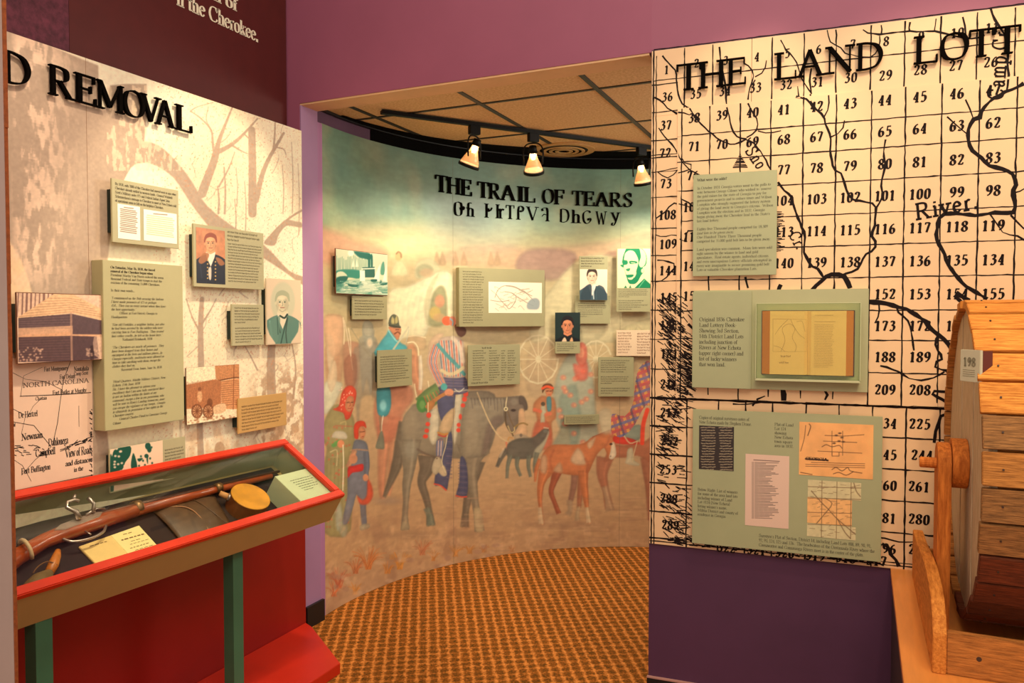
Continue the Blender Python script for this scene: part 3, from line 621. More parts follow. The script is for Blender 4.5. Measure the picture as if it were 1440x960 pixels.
# P2 large board
o, pl, w, r_ = placard('large thick olive text board mounted proud of the tree trunk', LW, [(145, 365), (257, 374), (259, 590), (147, 606)], .056, .056, mat('olive_board', (188, 180, 134), .5, .04, 10), GLp, 'text_board', spacer=False)
textblock('lettering', pl, w, ["*On Saturday, May 26, 1838, the forced", "*removal of the Cherokee began when", "President Martin Van Buren ordered the seven", "thousand Federal and State troops to start the", "eviction of the remaining 15,000 Cherokees.", "", "In their own words...", "",
 '/"I commenced on the 26th securing the Indians.', "/I have made prisoners of 425 or perhaps", "/450... They run on every instant where they have", '/the best opportunity."', "          Officer at Fort Hetzel, Georgia to", "Headquarters", "",
 '/"Saw old Foekiller, a neighbor Indian, just after', "/he had been arrested by the soldiers who were", "/carrying him to Fort Buffington.  They treated", '/him rather cruelly...he left us his house keys."', "             Nathaniel Reinhardt, 1838", "",
 '/"The Cherokees are nearly all prisoners.  They', "/have been dragged from their homes and", "/encamped at the forts and military places...In", "/Georgia especially, multitudes were allowed no", "/time to take anything with them, except the", '/clothes they had on."', "           Reverend Evan Jones, June 16, 1838", "", "",
 '/"Head Quarters, Middle Military District, New', "/Echota, 15th June, 1838", "/Sir, I have the pleasure to inform your", "/excellency that I am now fully convinced there", "/is not an Indian within the limits of my", "/command, except a few in my possession, who", "/will be sent to Ross's Landing tomorrow...none", "/can escape the vigilance of our troops.  Georgia", "/is ultimately in possession of her rights in the", "/Cherokee country.", "        General Charles Floyd to Governor George", "Gilmer"],
 157, 247, 376, 592, M_ink, o, 1.35, .55, .62)
# P3 officer portrait
def portrait(cc, x, y, h, skin=(226, 160, 112), hair=(90, 50, 30), coat=(30, 30, 50), shirt=(240, 220, 190), collar=True, ang=0, eye=(50, 30, 24), hairtop=1.0):
    """x,y = centre of the face, h = face height in photo pixels"""
    cc.poly([(x-h*1.15, y+h*3.2), (x-h*1.2, y+h*1.45), (x-h*.85, y+h*1.0), (x-h*.3, y+h*.72), (x+h*.35, y+h*.72), (x+h*.95, y+h*1.05), (x+h*1.25, y+h*1.6), (x+h*1.3, y+h*3.2)], coat, 1, 1)
    cc.poly([(x-h*.22, y+h*.35), (x+h*.24, y+h*.35), (x+h*.26, y+h*.8), (x-h*.2, y+h*.8)], skin, 1, .8)
    if collar: cc.poly([(x-h*.3, y+h*.55), (x, y+h*.7), (x+h*.32, y+h*.55), (x+h*.26, y+h*.9), (x+h*.02, y+h*1.5), (x-h*.24, y+h*.9)], shirt, 1, .8, False)
    cc.ell(x, y-h*.12, h*.42*hairtop, h*.56, hair, 1, 1)
    cc.ell(x+ang*h*.05, y+h*.03, h*.34, h*.50, skin, 1, 1)
    cc.poly([(x-h*.4, y-h*.2), (x-h*.3, y-h*.56), (x+h*.06, y-h*.66), (x+h*.36, y-h*.5), (x+h*.4, y-h*.15), (x+h*.28, y-h*.3), (x, y-h*.4), (x-h*.26, y-h*.32)], hair, 1, .8)
    for s_ in (-1, 1):
        cc.ell(x+s_*h*.14+ang*h*.06, y-h*.02, h*.055, h*.04, eye, .9, .6); cc.line([(x+s_*h*.06+ang*h*.06, y-h*.11), (x+s_*h*.23+ang*h*.06, y-h*.12)], hair, h*.04, .8, .6)
        cc.ell(x+s_*h*.37, y+h*.04, h*.05, h*.1, skin, .8, .7)
    d = np.array(skin)*.72; cc.line([(x+ang*h*.1, y-h*.02), (x+ang*h*.12+h*.03, y+h*.16), (x+ang*h*.1-h*.02, y+h*.19)], d, h*.05, .8, .6)
    cc.line([(x-h*.1+ang*h*.06, y+h*.29), (x+h*.11+ang*h*.06, y+h*.29)], (150, 70, 55), h*.05, .8, .6)
    cc.ell(x+h*.22, y+h*.12, h*.12, h*.34, d, .45, 2); cc.ell(x-h*.26, y+h*.16, h*.07, h*.26, d, .35, 1.6); cc.ell(x-h*.05, y-h*.24, h*.16, h*.09, np.minimum(np.array(skin)*1.08, 255), .6, 2)
    cc.line([(x-h*.16, y+h*.42), (x, y+h*.52), (x+h*.18, y+h*.42)], d, h*.06, .6, 1); cc.ell(x-h*.15, y+h*.17, h*.07, h*.06, (224, 130, 96), .25, 1.4)
    cc.line([(x-h*.1, y+h*.36), (x+h*.1, y+h*.36)], d, h*.04, .5, .8); cc.line([(x-h*.7, y+h*1.05), (x-h*.55, y+h*2.2)], np.array(coat)*1.5+14, h*.08, .5, 1.4); cc.line([(x+h*.3, y+h*.9), (x+h*.2, y+h*1.7), (x+h*.3, y+h*2.6)], np.array(coat)*.5, h*.06, .8, 1); cc.line([(x-h*.3, y+h*.9), (x-h*.12, y+h*1.7)], np.array(coat)*.5, h*.06, .8, 1)
o, pl, w, r_ = placard('tan placard with a colour painting of an officer in dark uniform', LW, [(272, 314), (371, 328), (371, 408), (272, 402)], .04, group=GLp)
cc = picture(o, pl, w, [(275, 320), (316.5, 324), (316.5, 400), (277, 397.5)], .0013, (196, 120, 78))
cc.noise(14, .22, 5); cc.glow(300, 345, 22, 34, (226, 160, 110), .6)
portrait(cc, 296, 342, 22, (236, 172, 120), (150, 70, 40), (22, 28, 44), (252, 236, 214)); 
cc.poly([(279, 366), (286, 356), (294, 357), (291, 366), (283, 371)], (176, 110, 64), .9); cc.poly([(303, 362), (311, 364), (316, 371), (309, 373)], (176, 110, 64), .9)
for k in range(6): cc.ell(292, 366+k*5, 1, 1, (226, 180, 100)); cc.ell(303, 368+k*5, 1, 1, (226, 180, 100))
cc.poly([(293, 378), (297, 376), (297, 392), (294, 392)], (240, 226, 200), .9)
cc.build('picture', M_pic, o)
scribble(pl, w, 3, 320, 368, 326, 342, M_ink, o, 2, cap=.5); scribble(pl, w, 14, 321, 369, 343, 398, M_ink, o, 3, cap=.5)
# P4, P5
o, pl, w, r_ = placard('small square tan text placard left of the pale gentleman portrait', LW, [(325, 428), (371, 428), (371, 485), (327, 486)], .035, group=GLp)
mb = scribble(pl, w, 6, 330, 367, 431, 455, M_ink, o, 5, cap=.5); scribble(pl, w, 6, 331, 369, 459, 482, M_ink, o, 6)
o, pl, w, r_ = placard('pale print of a white-haired gentleman in an oval at the mural edge', LW, [(373.5, 391), (424, 394), (423, 484), (375, 484)], .035, .006, mat('pale_print_board', (228, 206, 172), .5), GLp, 'portrait_print', 'picture')
cc = picture(o, pl, w, [(374.5, 392), (423.4, 395), (422.5, 483), (376, 483)], .0013, (232, 208, 176))
cc.ell(398, 424, 17, 28, (206, 204, 172), .9, 3); portrait(cc, 397, 425, 25, (226, 214, 178), (176, 180, 148), (96, 136, 122), (236, 220, 190), eye=(40, 70, 60))
cc.poly([(377, 474), (380, 452), (389, 445), (394, 448), (391, 478), (384, 483)], (106, 144, 128), .8); cc.line([(394, 444), (400, 447), (404, 442)], (30, 60, 52), 2.5)
cc.line([(404, 446), (398, 470), (395, 483)], (40, 74, 66), 1.4); cc.line([(390, 446), (391, 470)], (60, 96, 84), 1.2)
cc.poly([(372, 452), (379, 470), (388, 486), (370, 490)], (230, 206, 174), 1, 1.5); cc.poly([(421, 452), (419, 466), (408, 486), (426, 490)], (230, 206, 174), 1, 1.5)
cc.build('picture', M_pic, o)
# P6 blockhouse photo
o, pl, w, r_ = placard('sepia photograph of a hip-roofed log blockhouse beside the text board', LW, [(22.5, 410), (150, 415), (150, 506), (24, 511)], .045, .006, mat('photo_board', (120, 70, 40), .6), GLp, 'photo_print', 'picture')
cc = picture(o, pl, w, [(23.5, 411), (150, 416), (150, 505), (25, 510)], .0017, (240, 200, 170))
for k in range(9): cc.line([(26+k*6, 411), (25+k*6+rr.uniform(-1, 1), 445)], (120, 80, 74), rr.uniform(1.5, 3.2), .8)
cc.poly([(24, 447), (76, 413), (88, 411), (104, 414), (146, 436), (150, 440), (150, 452), (101, 440), (60, 444)], (240, 196, 150), 1, 1, False)
for k in range(7): t = k/7; cc.line([(27+46*t, 445-30*t), (101-6*t, 438-22*t), (148-40*t, 446-28*t)], (196, 140, 106), .9, .8, .8, False)
cc.poly([(26, 447), (101, 441), (150, 452), (150, 472), (101, 470), (26, 473)], (96, 72, 76), 1, 1, False)
cc.poly([(25, 472), (101, 458), (102, 463), (102, 470), (150, 470), (150, 474), (102, 473), (26, 475)], (226, 170, 130), 1, 1, False)
cc.poly([(26, 461), (102, 458), (102, 466), (26, 472)], (222, 172, 136), .95, 1, False)
cc.poly([(26, 474), (100, 472), (136, 473), (140, 504), (100, 508), (26, 509)], (88, 62, 66), 1, 1, False)
for k in range(5): cc.line([(27, 449+k*3), (100, 445+k*4)], (140, 112, 110), .8, .6, .8, False)
for k in range(9): cc.line([(27, 477+k*3.6), (98, 474+k*3.8)], (128, 96, 90), .8, .6, .8, False)
cc.line([(100, 440), (101, 508)], (196, 150, 124), 3, .7); cc.poly([(127, 486), (132, 485), (132, 505), (127, 506)], (60, 36, 40), 1, 1, False)
for k in range(40): cc.ell(rr.uniform(26, 60), rr.uniform(488, 508), 1.4, 1.2, (220, 176, 150), .7)
for k in range(30): cc.ell(rr.uniform(122, 150), rr.uniform(490, 506), 1.6, 1.2, (206, 166, 142), .7)
cc.poly([(132, 474), (150, 474), (150, 500), (134, 500)], (230, 190, 160), .6, 1); cc.noise(4, .10, 6)
cc.build('picture', M_pic, o)
# P7 flat map print bottom left
o, pl, w, r_ = placard('old road map print titled NORTH CAROLINA below the blockhouse photo', LW, [(0, 496), (129.5, 506), (131, 664), (0, 697)], .003, .003, mat('map_paper', (244, 206, 178), .6, .05, 9), GLp, 'map_print', 'map', spacer=False)
mb = MB(); SMi = mat('map_ink', (30, 22, 20), .7)
def pline(mb, pl, w, pts, wd, sm=True, wob=0):
    p = np.array([pl.uv(*q, w) for q in pts]); p = catmull(p, 4) if sm and len(p) > 2 else p
    if wob:
        n_ = max(3, int(np.linalg.norm(np.diff(p, axis=0), axis=1).sum()/.05)); t = np.linspace(0, 1, n_); s_ = np.r_[0, np.cumsum(np.linalg.norm(np.diff(p, axis=0), axis=1))]; s_ /= s_[-1]
        p = np.stack([np.interp(t, s_, p[:, 0]), np.interp(t, s_, p[:, 1])], 1)+RNG.normal(0, wob, (n_, 2))
    wv = np.full(len(p), wd)*(1+(RNG.normal(0, .16, len(p)) if wob else 0)); V, F = ribbon(p, wv); mb.add(pl.P(V[:, 0], V[:, 1], w), F)
for pts, wd in (([(28, 557), (70, 555), (128, 552)], .0025), ([(29, 557), (29, 531), (46, 527), (60, 516)], .0015), ([(100, 506), (92, 525), (86, 548), (84, 575), (80, 600), (74, 625)], .002), ([(10, 520), (28, 532), (50, 533), (75, 540), (88, 548)], .0012),
 ([(10, 592), (38, 588), (52, 604), (66, 618), (72, 628)], .0016), ([(38, 588), (46, 572), (60, 558)], .0012), ([(30, 610), (38, 590), (30, 575), (14, 572)], .0012), ([(72, 628), (56, 640), (46, 650), (30, 668)], .0014), ([(111, 570), (111, 600)], .0014), ([(10, 640), (30, 652), (44, 676)], .0012)):
    pline(mb, pl, w, pts, wd, True, .0006)
for k in range(26):
    x = rr.uniform(12, 60); y = rr.uniform(625, 640); pline(mb, pl, w, [(x, y), (x+rr.uniform(3, 10), y+rr.uniform(-2, 3))], .0022, False)
for k in range(34):
    x = rr.uniform(84, 128); y = 632-(x-84)*.35+rr.uniform(-3, 3); pline(mb, pl, w, [(x, y), (x+rr.uniform(3, 8), y-rr.uniform(1, 4))], .0022, False)
for k in range(26):
    y = rr.uniform(570, 668); pline(mb, pl, w, [(127+rr.uniform(-2, 2), y), (129.5, y+rr.uniform(1, 4))], .003, False)
    y = rr.uniform(560, 680); pline(mb, pl, w, [(10, y), (14+rr.uniform(0, 4), y+rr.uniform(-3, 3))], .002, False)
mb.go('printed_lines', SMi, o, solid='flat')
for s_, x0, x1, yb, yc, wt in (("Fort Montgomery", 62, 96, 521, 515, 1.6), ("Nantahala", 104, 125, 521, 515, 1.8), ("Camp Scott", 104, 124, 527, 522, 1.6), ("Fort Delany", 84, 106, 532, 526, 1.6), ("NORTH CAROLINA", 32, 125, 541, 535, 1.2), ("Fort Butler at Murphy", 74, 122, 553, 547, 1.8), ("Chastain", 50, 66, 562, 557, 1.6), ("De Hertzel", 26, 53, 586, 578, 1.9), ("Newnan", 30, 60, 617, 608, 2), ("Dahlonega", 68, 96, 625, 615, 2), ("Campbell", 50, 78, 640, 630, 2), ("Fort Buffington", 30, 71, 663, 655, 2), ("View of Roads", 92, 130, 640, 629, 2), ("and distances", 92, 130, 652, 645, 2), ("in the", 104, 117, 662, 656, 2), ("New", 14, 22, 600, 593, 1.8)):
    word_on(pl, w, s_, x0, x1, yb, yc, SMi, o, 'place_name', wt, .7, 2)
# P8 stockade photo, P9 caption, P10 stencil photo
o, pl, w, r_ = placard('sepia photograph of a stockade fort with wagon in front', LW, [(261, 517), (339, 512), (334, 588), (263, 596)], .035, .006, mat('photo_board', (120, 70, 40), .6), GLp, 'photo_print', 'picture')
cc = picture(o, pl, w, [(261.5, 518), (340, 511), (333, 588), (263, 595.5)], .0016, (255, 236, 196)); BR = (150, 84, 46)
cc.poly([(302, 514), (329, 511), (341, 512), (341, 530), (329, 531), (308, 536), (304, 532)], (226, 160, 106), 1, 1, False)
for k in range(10): cc.line([(303, 515+k*2), (328, 513+k*2), (341, 513+k*2)], BR, .8, .7, .7, False)
cc.poly([(310, 536), (329, 532), (341, 532), (338, 575), (312, 575)], (222, 156, 104), 1, 1, False)
for k in range(12): cc.line([(311, 537+k*3), (328, 535+k*3), (340, 536+k*3)], BR, .9, .7, .7, False)
cc.line([(329, 512), (328, 575)], BR, 1); cc.line([(303, 536), (328, 531), (341, 531)], (110, 60, 30), 1.6)
cc.poly([(262, 541), (303, 533), (311, 536), (311, 572), (262, 575)], (200, 132, 86), 1, 1, False)
for k in range(24): cc.line([(262+k*2.05, 538+rr.uniform(-1, 1)-k*.2), (262+k*2.05, 572)], BR, .9, .7, .7, False)
cc.ell(281, 557, 3.4, 8, (232, 176, 126)); cc.ell(281, 547, 2.4, 3, (150, 90, 56)); cc.ell(295, 566, 4, 6, (120, 70, 40), .8)
for x in (277, 293): cc.ell(x, 578, 8, 10, (120, 66, 36), .9); cc.ell(x, 578, 6, 8, (226, 166, 118), .9); [cc.line([(x-6*math.cos(t), 578-8*math.sin(t)), (x+6*math.cos(t), 578+8*math.sin(t))], (120, 66, 36), .8) for t in np.arange(0, 3.1, .5)]
cc.poly([(301, 571), (316, 567), (317, 578), (302, 582)], (240, 196, 150)); cc.noise(3, .14, 8)
for k in range(60): cc.ell(rr.uniform(264, 335), rr.uniform(584, 595), 1.5, 1, (170, 106, 66), .6)
cc.build('picture', M_pic, o)
o, pl, w, r_ = placard('small tan text placard overlapping the stockade photograph corner', LW, [(333, 561), (403, 551.5), (403, 598), (337, 609)], .045, group=GLp, material=mat('tan_placard', (204, 160, 96), .5, .04, 12))
scribble(pl, w, 8, 340, 400, 565, 601, M_ink, o, 8, .25)
o, pl, w, r_ = placard('dark green stencil-like group picture with olive caption above the case rim', LW, [(154, 631), (261, 614), (261, 672), (154, 690)], .035, .006, M_olive, GLp, 'photo_print', 'picture')
cc = picture(o, pl, w, [(155, 631), (229, 619.5), (229, 676), (155, 690)], .0016, (250, 216, 182)); G = (14, 84, 66)
cc.poly([(163, 631), (183, 627), (183, 640), (176, 650), (172, 660), (158, 668), (155, 660), (158, 640)], G, 1, 1)
cc.poly([(155, 640), (159, 650), (160, 690), (155, 690)], G); cc.ell(208, 627, 4, 5, G); cc.ell(210, 632, 3, 4, G); cc.poly([(184, 655), (187, 637), (191, 645), (193, 658), (188, 664)], G)
cc.poly([(193, 645), (201, 644), (196, 649)], G); cc.ell(206, 641, 3, 3, G); cc.poly([(206, 646), (208, 640), (208, 652)], G); cc.poly([(172, 660), (182, 650), (180, 690), (160, 690)], (248, 206, 178), .9)
for k in range(14): cc.ell(rr.uniform(159, 182), rr.uniform(630, 664), 1.8, 1.5, (250, 214, 184), .9)
for k in range(10): cc.ell(rr.uniform(186, 214), rr.uniform(628, 660), 1.4, 1.6, G, .9)
cc.build('picture', M_pic, o); scribble(pl, w, 5, 232, 259, 628, 650, M_ink, o, 9)
# ================================================================== LAND LOTTERY MAP (right wall)
M_sheet = mat('map_sheet_paper', (243, 202, 156), .55, .05, 2.5, 0, coat=.05)
U = lambda px, py, w=.012: RW.uv(px, py, w)
ux = lambda px, py=400: U(px, py)[0]
ZT, ZA, ZB, ZL = 2.522, U(1100, 139)[1], 1.199, .628
UE = 1.75
mp_ = empty('land_map', RW.P(.0, ZL), label='huge hand-drawn land lot map covering the right wall under THE LAND LOTT letters', cat='map')
UM = ux(952, 300)
us_ = ux(1057, 100)
sheets = [(0.003, us_-.0008, ZA-.02, ZT, .0, .012), (us_+.0008, UE, ZA-.02, ZT, .0, .012), (0.003, UM+.01, ZB+.0, ZA-.02, 0, .012), (UM, UE, ZB, ZA, .0, .016), (.003, UE, ZL, ZB-.002, 0, .0115)]
for s_ in sheets: MB().box(RW, *s_).go('map_sheet', M_sheet, mp_, bevel=.0008)
def wat(u, v):
    return np.where((u > UM) & (v > ZB) & (v < ZA), .0165, np.where(v < ZB-.002, .0121, .0125))
def mline(mb, pts, wd, wob=.0012, sm=True, px=True):
    p = np.array([U(*q) for q in pts]) if px else np.array(pts, float)
    p = catmull(p, 4) if sm and len(p) > 2 else p
    L = np.r_[0, np.cumsum(np.linalg.norm(np.diff(p, axis=0), axis=1))]; n_ = max(3, int(L[-1]/.018)); t = np.linspace(0, L[-1], n_)
    p = np.stack([np.interp(t, L, p[:, 0]), np.interp(t, L, p[:, 1])], 1)
    p = p+RNG.normal(0, wob*.5, p.shape); V, F = ribbon(p, wd*(1+np.clip(RNG.normal(0, .2, n_), -.5, .6)))
    mb.add(RW.P(V[:, 0], V[:, 1], wat(V[:, 0], V[:, 1])+RNG.random()*.0002), F)
M_mink = mat('brown_black_map_ink', (22, 8, 6), .7, spec=.2)
grid = MB(); GW = .0048
# verticals: (x at y_ref, y_ref, ztop, zbot)
for x, y in ((962.6, 100), (1002.5, 95), (1085.6, 90), (1131, 80), (1175.8, 75), (1224.5, 70), (1272.3, 65), (1323, 60), (1374, 50), (1427.5, 50)):
    u_ = ux(x, y); mline(grid, [(u_, ZT-.004), (u_, ZA+.002)], GW, px=False)
for x in (958.5, 997.5, 1040.3, 1083, 1128.3, 1174.2, 1223.6, 1271, 1322, 1374.4, 1427):
    u_ = ux(x, 300); mline(grid, [(u_, ZA-.002), (u_, ZB)], GW, px=False)
for x in (965.6, 1010, 1048, 1086, 1133, 1179, 1226, 1273.5, 1321, 1375, 1429): u_ = ux(x, 640); mline(grid, [(u_, ZB-.004), (u_, ZL)], GW*1.05, px=False)
mline(grid, [(.0105, ZT), (.0105, ZL)], .005, px=False); mline(grid, [(.021, ZT-.02), (.021, ZL)], .0035, .0014, px=False)
for k in range(1, 5):
    for z0, z1 in ((ZA+.002, ZT-.004), (ZB, ZA-.002), (ZL, ZB-.004)): mline(grid, [(ux(1427.5, 300)+.118*k, z1), (ux(1427.5, 300)+.118*k, z0)], GW, px=False)
vz = lambda y, x=1322: U(x, y, .014)[1]
for y in (20, 69.5): v_ = vz(y, 1320); mline(grid, [(.01, v_), (UE, v_)], GW*.8, px=False)
for y in (160.7, 201.7, 247.5, 341, 388, 435.8, 479, 525.8): v_ = vz(y); mline(grid, [(UM, v_), (UE, v_)], GW*.85, px=False)
v_ = vz(295); mline(grid, [(UM, v_), (UE, v_)], GW*.7, px=False)
mline(grid, [(0.003, ZB-.003), (UE, ZB-.003)], .009, .0006, px=False)
for y in (616, 660.5, 705, 750): v_ = vz(y, 1272); mline(grid, [(.003, v_), (UE, v_)], GW, px=False)
mline(grid, [(.003, ZL+.012), (UE, ZL+.012)], .004, .001, px=False); mline(grid, [(.003, ZL+.022), (UE, ZL+.022)], .003, .001, px=False)
for y in (118, 157, 197, 217, 221, 241, 277, 321, 359, 395, 436, 477, 519): v_ = U(935, y)[1]; mline(grid, [(.004, v_), (UM, v_)], GW*.8, px=False)
for y in (600, 640, 680, 720, 757): v_ = U(935, y)[1]; mline(grid, [(.004, v_), (ux(966), v_)], GW*.9, px=False)
grid.go('printed_grid', M_mink, mp_, solid='flat', kind='stuff')
for pts, w_ in (
 ([(1393, 12), (1397, 24), (1407, 38), (1414, 55), (1418, 75), (1416, 92), (1418, 104), (1417, 118), (1414, 130)], .0065), ([(1440, 118), (1414, 130), (1395, 140), (1381, 155), (1378, 165), (1368, 168), (1362, 180), (1361, 198), (1368, 213), (1380, 222), (1390, 233), (1410, 238), (1424, 246), (1428, 258), (1424, 272), (1427, 290), (1425, 299), (1402, 299), (1370, 303), (1340, 300), (1322, 305), (1318, 320), (1317, 338), (1326, 352), (1333, 372), (1352, 396), (1370, 410), (1388, 420)], .012),
 ([(1358, 140), (1362, 150), (1368, 166)], .006), ([(1332, 165), (1340, 172), (1350, 182), (1361, 190)], .005), ([(1392, 301), (1402, 316), (1412, 328), (1432, 332), (1440, 338)], .005), ([(1427, 271), (1440, 266)], .004), ([(1421, 302), (1440, 322)], .005),
 ([(1214, 42), (1222, 47), (1240, 48), (1262, 45), (1290, 44), (1318, 44), (1332, 48), (1350, 52), (1372, 54), (1385, 50)], .006), ([(1239, 48), (1239, 35)], .005), ([(1279, 45), (1280, 31)], .006), ([(1314, 44), (1316, 26)], .004), ([(1354, 24), (1357, 38), (1358, 50)], .005), ([(1237, 50), (1238, 60), (1232, 74), (1224, 80), (1212, 80), (1196, 76)], .004),
 ([(1163, 42), (1166, 56), (1172, 62), (1181, 66), (1190, 76), (1196, 78)], .004), ([(1098, 56), (1103, 68), (1112, 76), (1120, 88), (1124, 102), (1130, 116), (1141, 132)], .0045), ([(1141, 96), (1139, 112), (1141, 132)], .006), ([(1121, 121), (1123, 136)], .004), ([(1119, 136), (1135, 141), (1145, 152), (1157, 162), (1162, 178), (1168, 192), (1168, 215), (1170, 232), (1175, 240)], .0075), ([(1165, 134), (1166, 150), (1158, 165)], .005), ([(1188, 170), (1184, 184), (1168, 193)], .005), ([(1139, 132), (1141, 143), (1147, 153)], .006),
 ([(1175, 240), (1184, 246), (1188, 262), (1192, 272), (1198, 280), (1212, 283), (1226, 286), (1232, 293)], .007), ([(1245, 196), (1243, 216), (1244, 238), (1239, 256), (1240, 278), (1232, 293)], .0065), ([(1232, 293), (1230, 316), (1225, 330), (1232, 342), (1228, 352), (1216, 358), (1212, 368), (1204, 380), (1190, 384), (1182, 388)], .008),
 ([(932, 78), (940, 88), (950, 100), (952, 120), (958, 145), (968, 152), (978, 166), (996, 184), (1018, 200), (1034, 203), (1047, 197), (1052, 196), (1066, 208), (1077, 226), (1084, 238)], .006), ([(1012, 66), (1014, 90), (1020, 120), (1022, 146), (1028, 176), (1036, 192), (1050, 196)], .0065), ([(1046, 88), (1056, 96), (1060, 108), (1054, 126), (1052, 140)], .005), ([(1052, 145), (1060, 160), (1066, 172), (1064, 184), (1050, 194)], .005), ([(1066, 184), (1080, 188), (1098, 184)], .004), ([(1078, 85), (1074, 100), (1062, 108)], .004), ([(1062, 112), (1058, 120)], .004),
 ([(1094, 256), (1102, 266), (1113, 277), (1118, 295), (1125, 312), (1132, 332), (1130, 350), (1138, 370), (1150, 378), (1158, 390)], .0085), ([(1142, 408), (1152, 398), (1162, 388), (1176, 386), (1188, 390), (1196, 405)], .015), ([(1221, 424), (1240, 425), (1258, 431), (1272, 433), (1286, 441), (1300, 451), (1310, 464), (1322, 472), (1336, 486), (1344, 496)], .014), ([(1260, 431), (1266, 441), (1278, 452), (1282, 470), (1284, 492)], .006), ([(1236, 426), (1236, 440), (1231, 455)], .005),
 ([(1320, 470), (1315, 482), (1320, 496), (1326, 502), (1316, 508), (1314, 514), (1322, 518), (1333, 522), (1334, 536), (1332, 550), (1314, 549), (1310, 553), (1322, 560), (1332, 567), (1334, 580), (1324, 584), (1317, 600), (1314, 622)], .009), ([(1238, 514), (1252, 518), (1266, 524), (1280, 532), (1300, 534), (1318, 529), (1328, 522)], .006), ([(1344, 412), (1352, 416), (1362, 424)], .018), ([(1341, 416), (1356, 428)], .010),
 ([(925, 242), (937, 250), (948, 245), (953, 240)], .004), ([(922, 307), (936, 297), (948, 286), (972, 292)], .005), ([(958, 280), (966, 284), (976, 292)], .005), ([(922, 330), (934, 333), (950, 330), (962, 340), (966, 326), (976, 324)], .005), ([(924, 366), (934, 366), (950, 372), (944, 382), (934, 392), (922, 396)], .005), ([(920, 137), (930, 142), (938, 152), (952, 160)], .006), ([(926, 180), (936, 194), (948, 206), (958, 226), (970, 238), (984, 246)], .005), ([(954, 244), (966, 240), (975, 234), (962, 228), (958, 222)], .004), ([(954, 158), (962, 159), (970, 162)], .005), ([(919, 243), (953, 236)], .003),
 ([(1048, 390), (1052, 405)], .009), ([(1095, 408), (1098, 400)], .012), ([(1226, 755), (1245, 757), (1262, 761), (1280, 762), (1292, 760)], .005), ([(1241, 764), (1250, 770), (1252, 780), (1260, 788), (1264, 796)], .011), ([(1058, 570), (1062, 563), (1076, 556)], .006), ([(1101, 545), (1102, 563)], .014), ([(1160, 562), (1163, 556), (1159, 548)], .008), ([(968, 455), (974, 460), (980, 470)], .009), ([(1030, 568), (1048, 568), (1070, 566)], .006)):
    rv = MB(); mline(rv, pts, w_, .0018); rv.go('river_line', M_mink, mp_, solid='flat')
hb = MB(); rr = random.Random(5)
for k in range(620):   # hachured mountain belt
    y = rr.uniform(412, 762); t = (y-412)/350
    c = 928+14*math.sin(t*7)+(10 if y > 520 else 0)+t*8; x = c+rr.gauss(2, 11)
    if x < 922 or x > 972 or (925 < x < 950 and 630 < y < 690 and rr.random() < .8): continue
    L = rr.uniform(7, 15); a_ = rr.uniform(.5, .9) if y < 540 else rr.uniform(-.2, .9); mline(hb, [(x, y), (x+L*math.cos(a_), y+L*math.sin(a_))], .0034, .0006, False)
for k in range(90):
    y = rr.uniform(470, 545); x = rr.uniform(954, 972); mline(hb, [(x, y), (x+12, y+rr.uniform(4, 9))], .003, .0005, False)
for k in range(26): y = 298+k*2.2; mline(hb, [(1092, y), (1092+rr.uniform(4, 12), y+rr.uniform(-2, 2))], .003, .0005, False)
for k in range(9): y = 218+k*2.2; mline(hb, [(1040-k*1.2, y), (1042+k*1.2, y+rr.uniform(-1, 1))], .004, .0005, False)
for k in range(110):
    x = rr.uniform(930, 1250); y = 758+(x-930)*.097+rr.uniform(0, 5); mline(hb, [(x, y), (x+rr.uniform(3, 9), y+rr.uniform(-1, 2))], .0045, .0008, False)
hb.go('printed_hachures', M_mink, mp_, solid='flat', kind='stuff')
def num(s, x, y, h=.033, wt=2.6, rot=0):
    u_, v_ = U(x, y); V, F, L = string2d(s, h, wt, 1.35, .06, 3, 1.0, 1.5); V = V-[L/2, h/2]
    if rot: V = V@np.array([[math.cos(rot), math.sin(rot)], [-math.sin(rot), math.cos(rot)]])
    V = V+[u_, v_]; mesh('lot_number', RW.P(V[:, 0], V[:, 1], wat(V[:, 0], V[:, 1])+.0003), F, M_mink, mp_, solid='flat')
for s, x, y in zip("1 2 3 4 5 6 7 8 9 10 11".split(), (938, 980, 1021, 1065, 1108, 1152, 1200, 1247, 1296, 1347, 1396), (98, 89, 85, 80, 75, 69, 62, 58, 51, 46, 39)): num(s, x, y, .030, 2.3)
for s, x, y in zip("36 35 34 33 32 31 30 29 28 27 26".split(), (939, 979, 1020, 1063, 1106, 1150, 1197, 1246, 1295, 1345, 1394), (136, 132, 128, 123, 119, 115, 109, 106, 98, 92, 87)): num(s, x, y, .032, 2.3)
rows = [("38 39 40 41 42 43 44 45 46 47", 166, 127), ("71 70 69 68 67 66 65 64 63 62", 206, 173), (". . . 77 78 79 80 81 82 83", 246, 222), (". . . 104 103 102 101 100 99 98", 288, 268), (". . . 113 114 115 116 117 118 119", 330, 317), (". . . 140 139 138 137 136 135 134", 372, 365), (". . . . . . 152 153 154 155", 414, 413), (". . . . . . 173 172 171 170", 458, 458), (". . . . . . 188 189 190 191", 501, 502), (". . . . . . 209 208 207 206", 546, 548.5)]
xs_ = (977, 1016, 1059, 1103, 1149, 1196, 1245, 1294, 1346, 1397)
for r_, yl, yr in rows:
    for s, x in zip(r_.split(), xs_):
        if s != '.': num(s, x, yl+(yr-yl)*(x-977)/420)
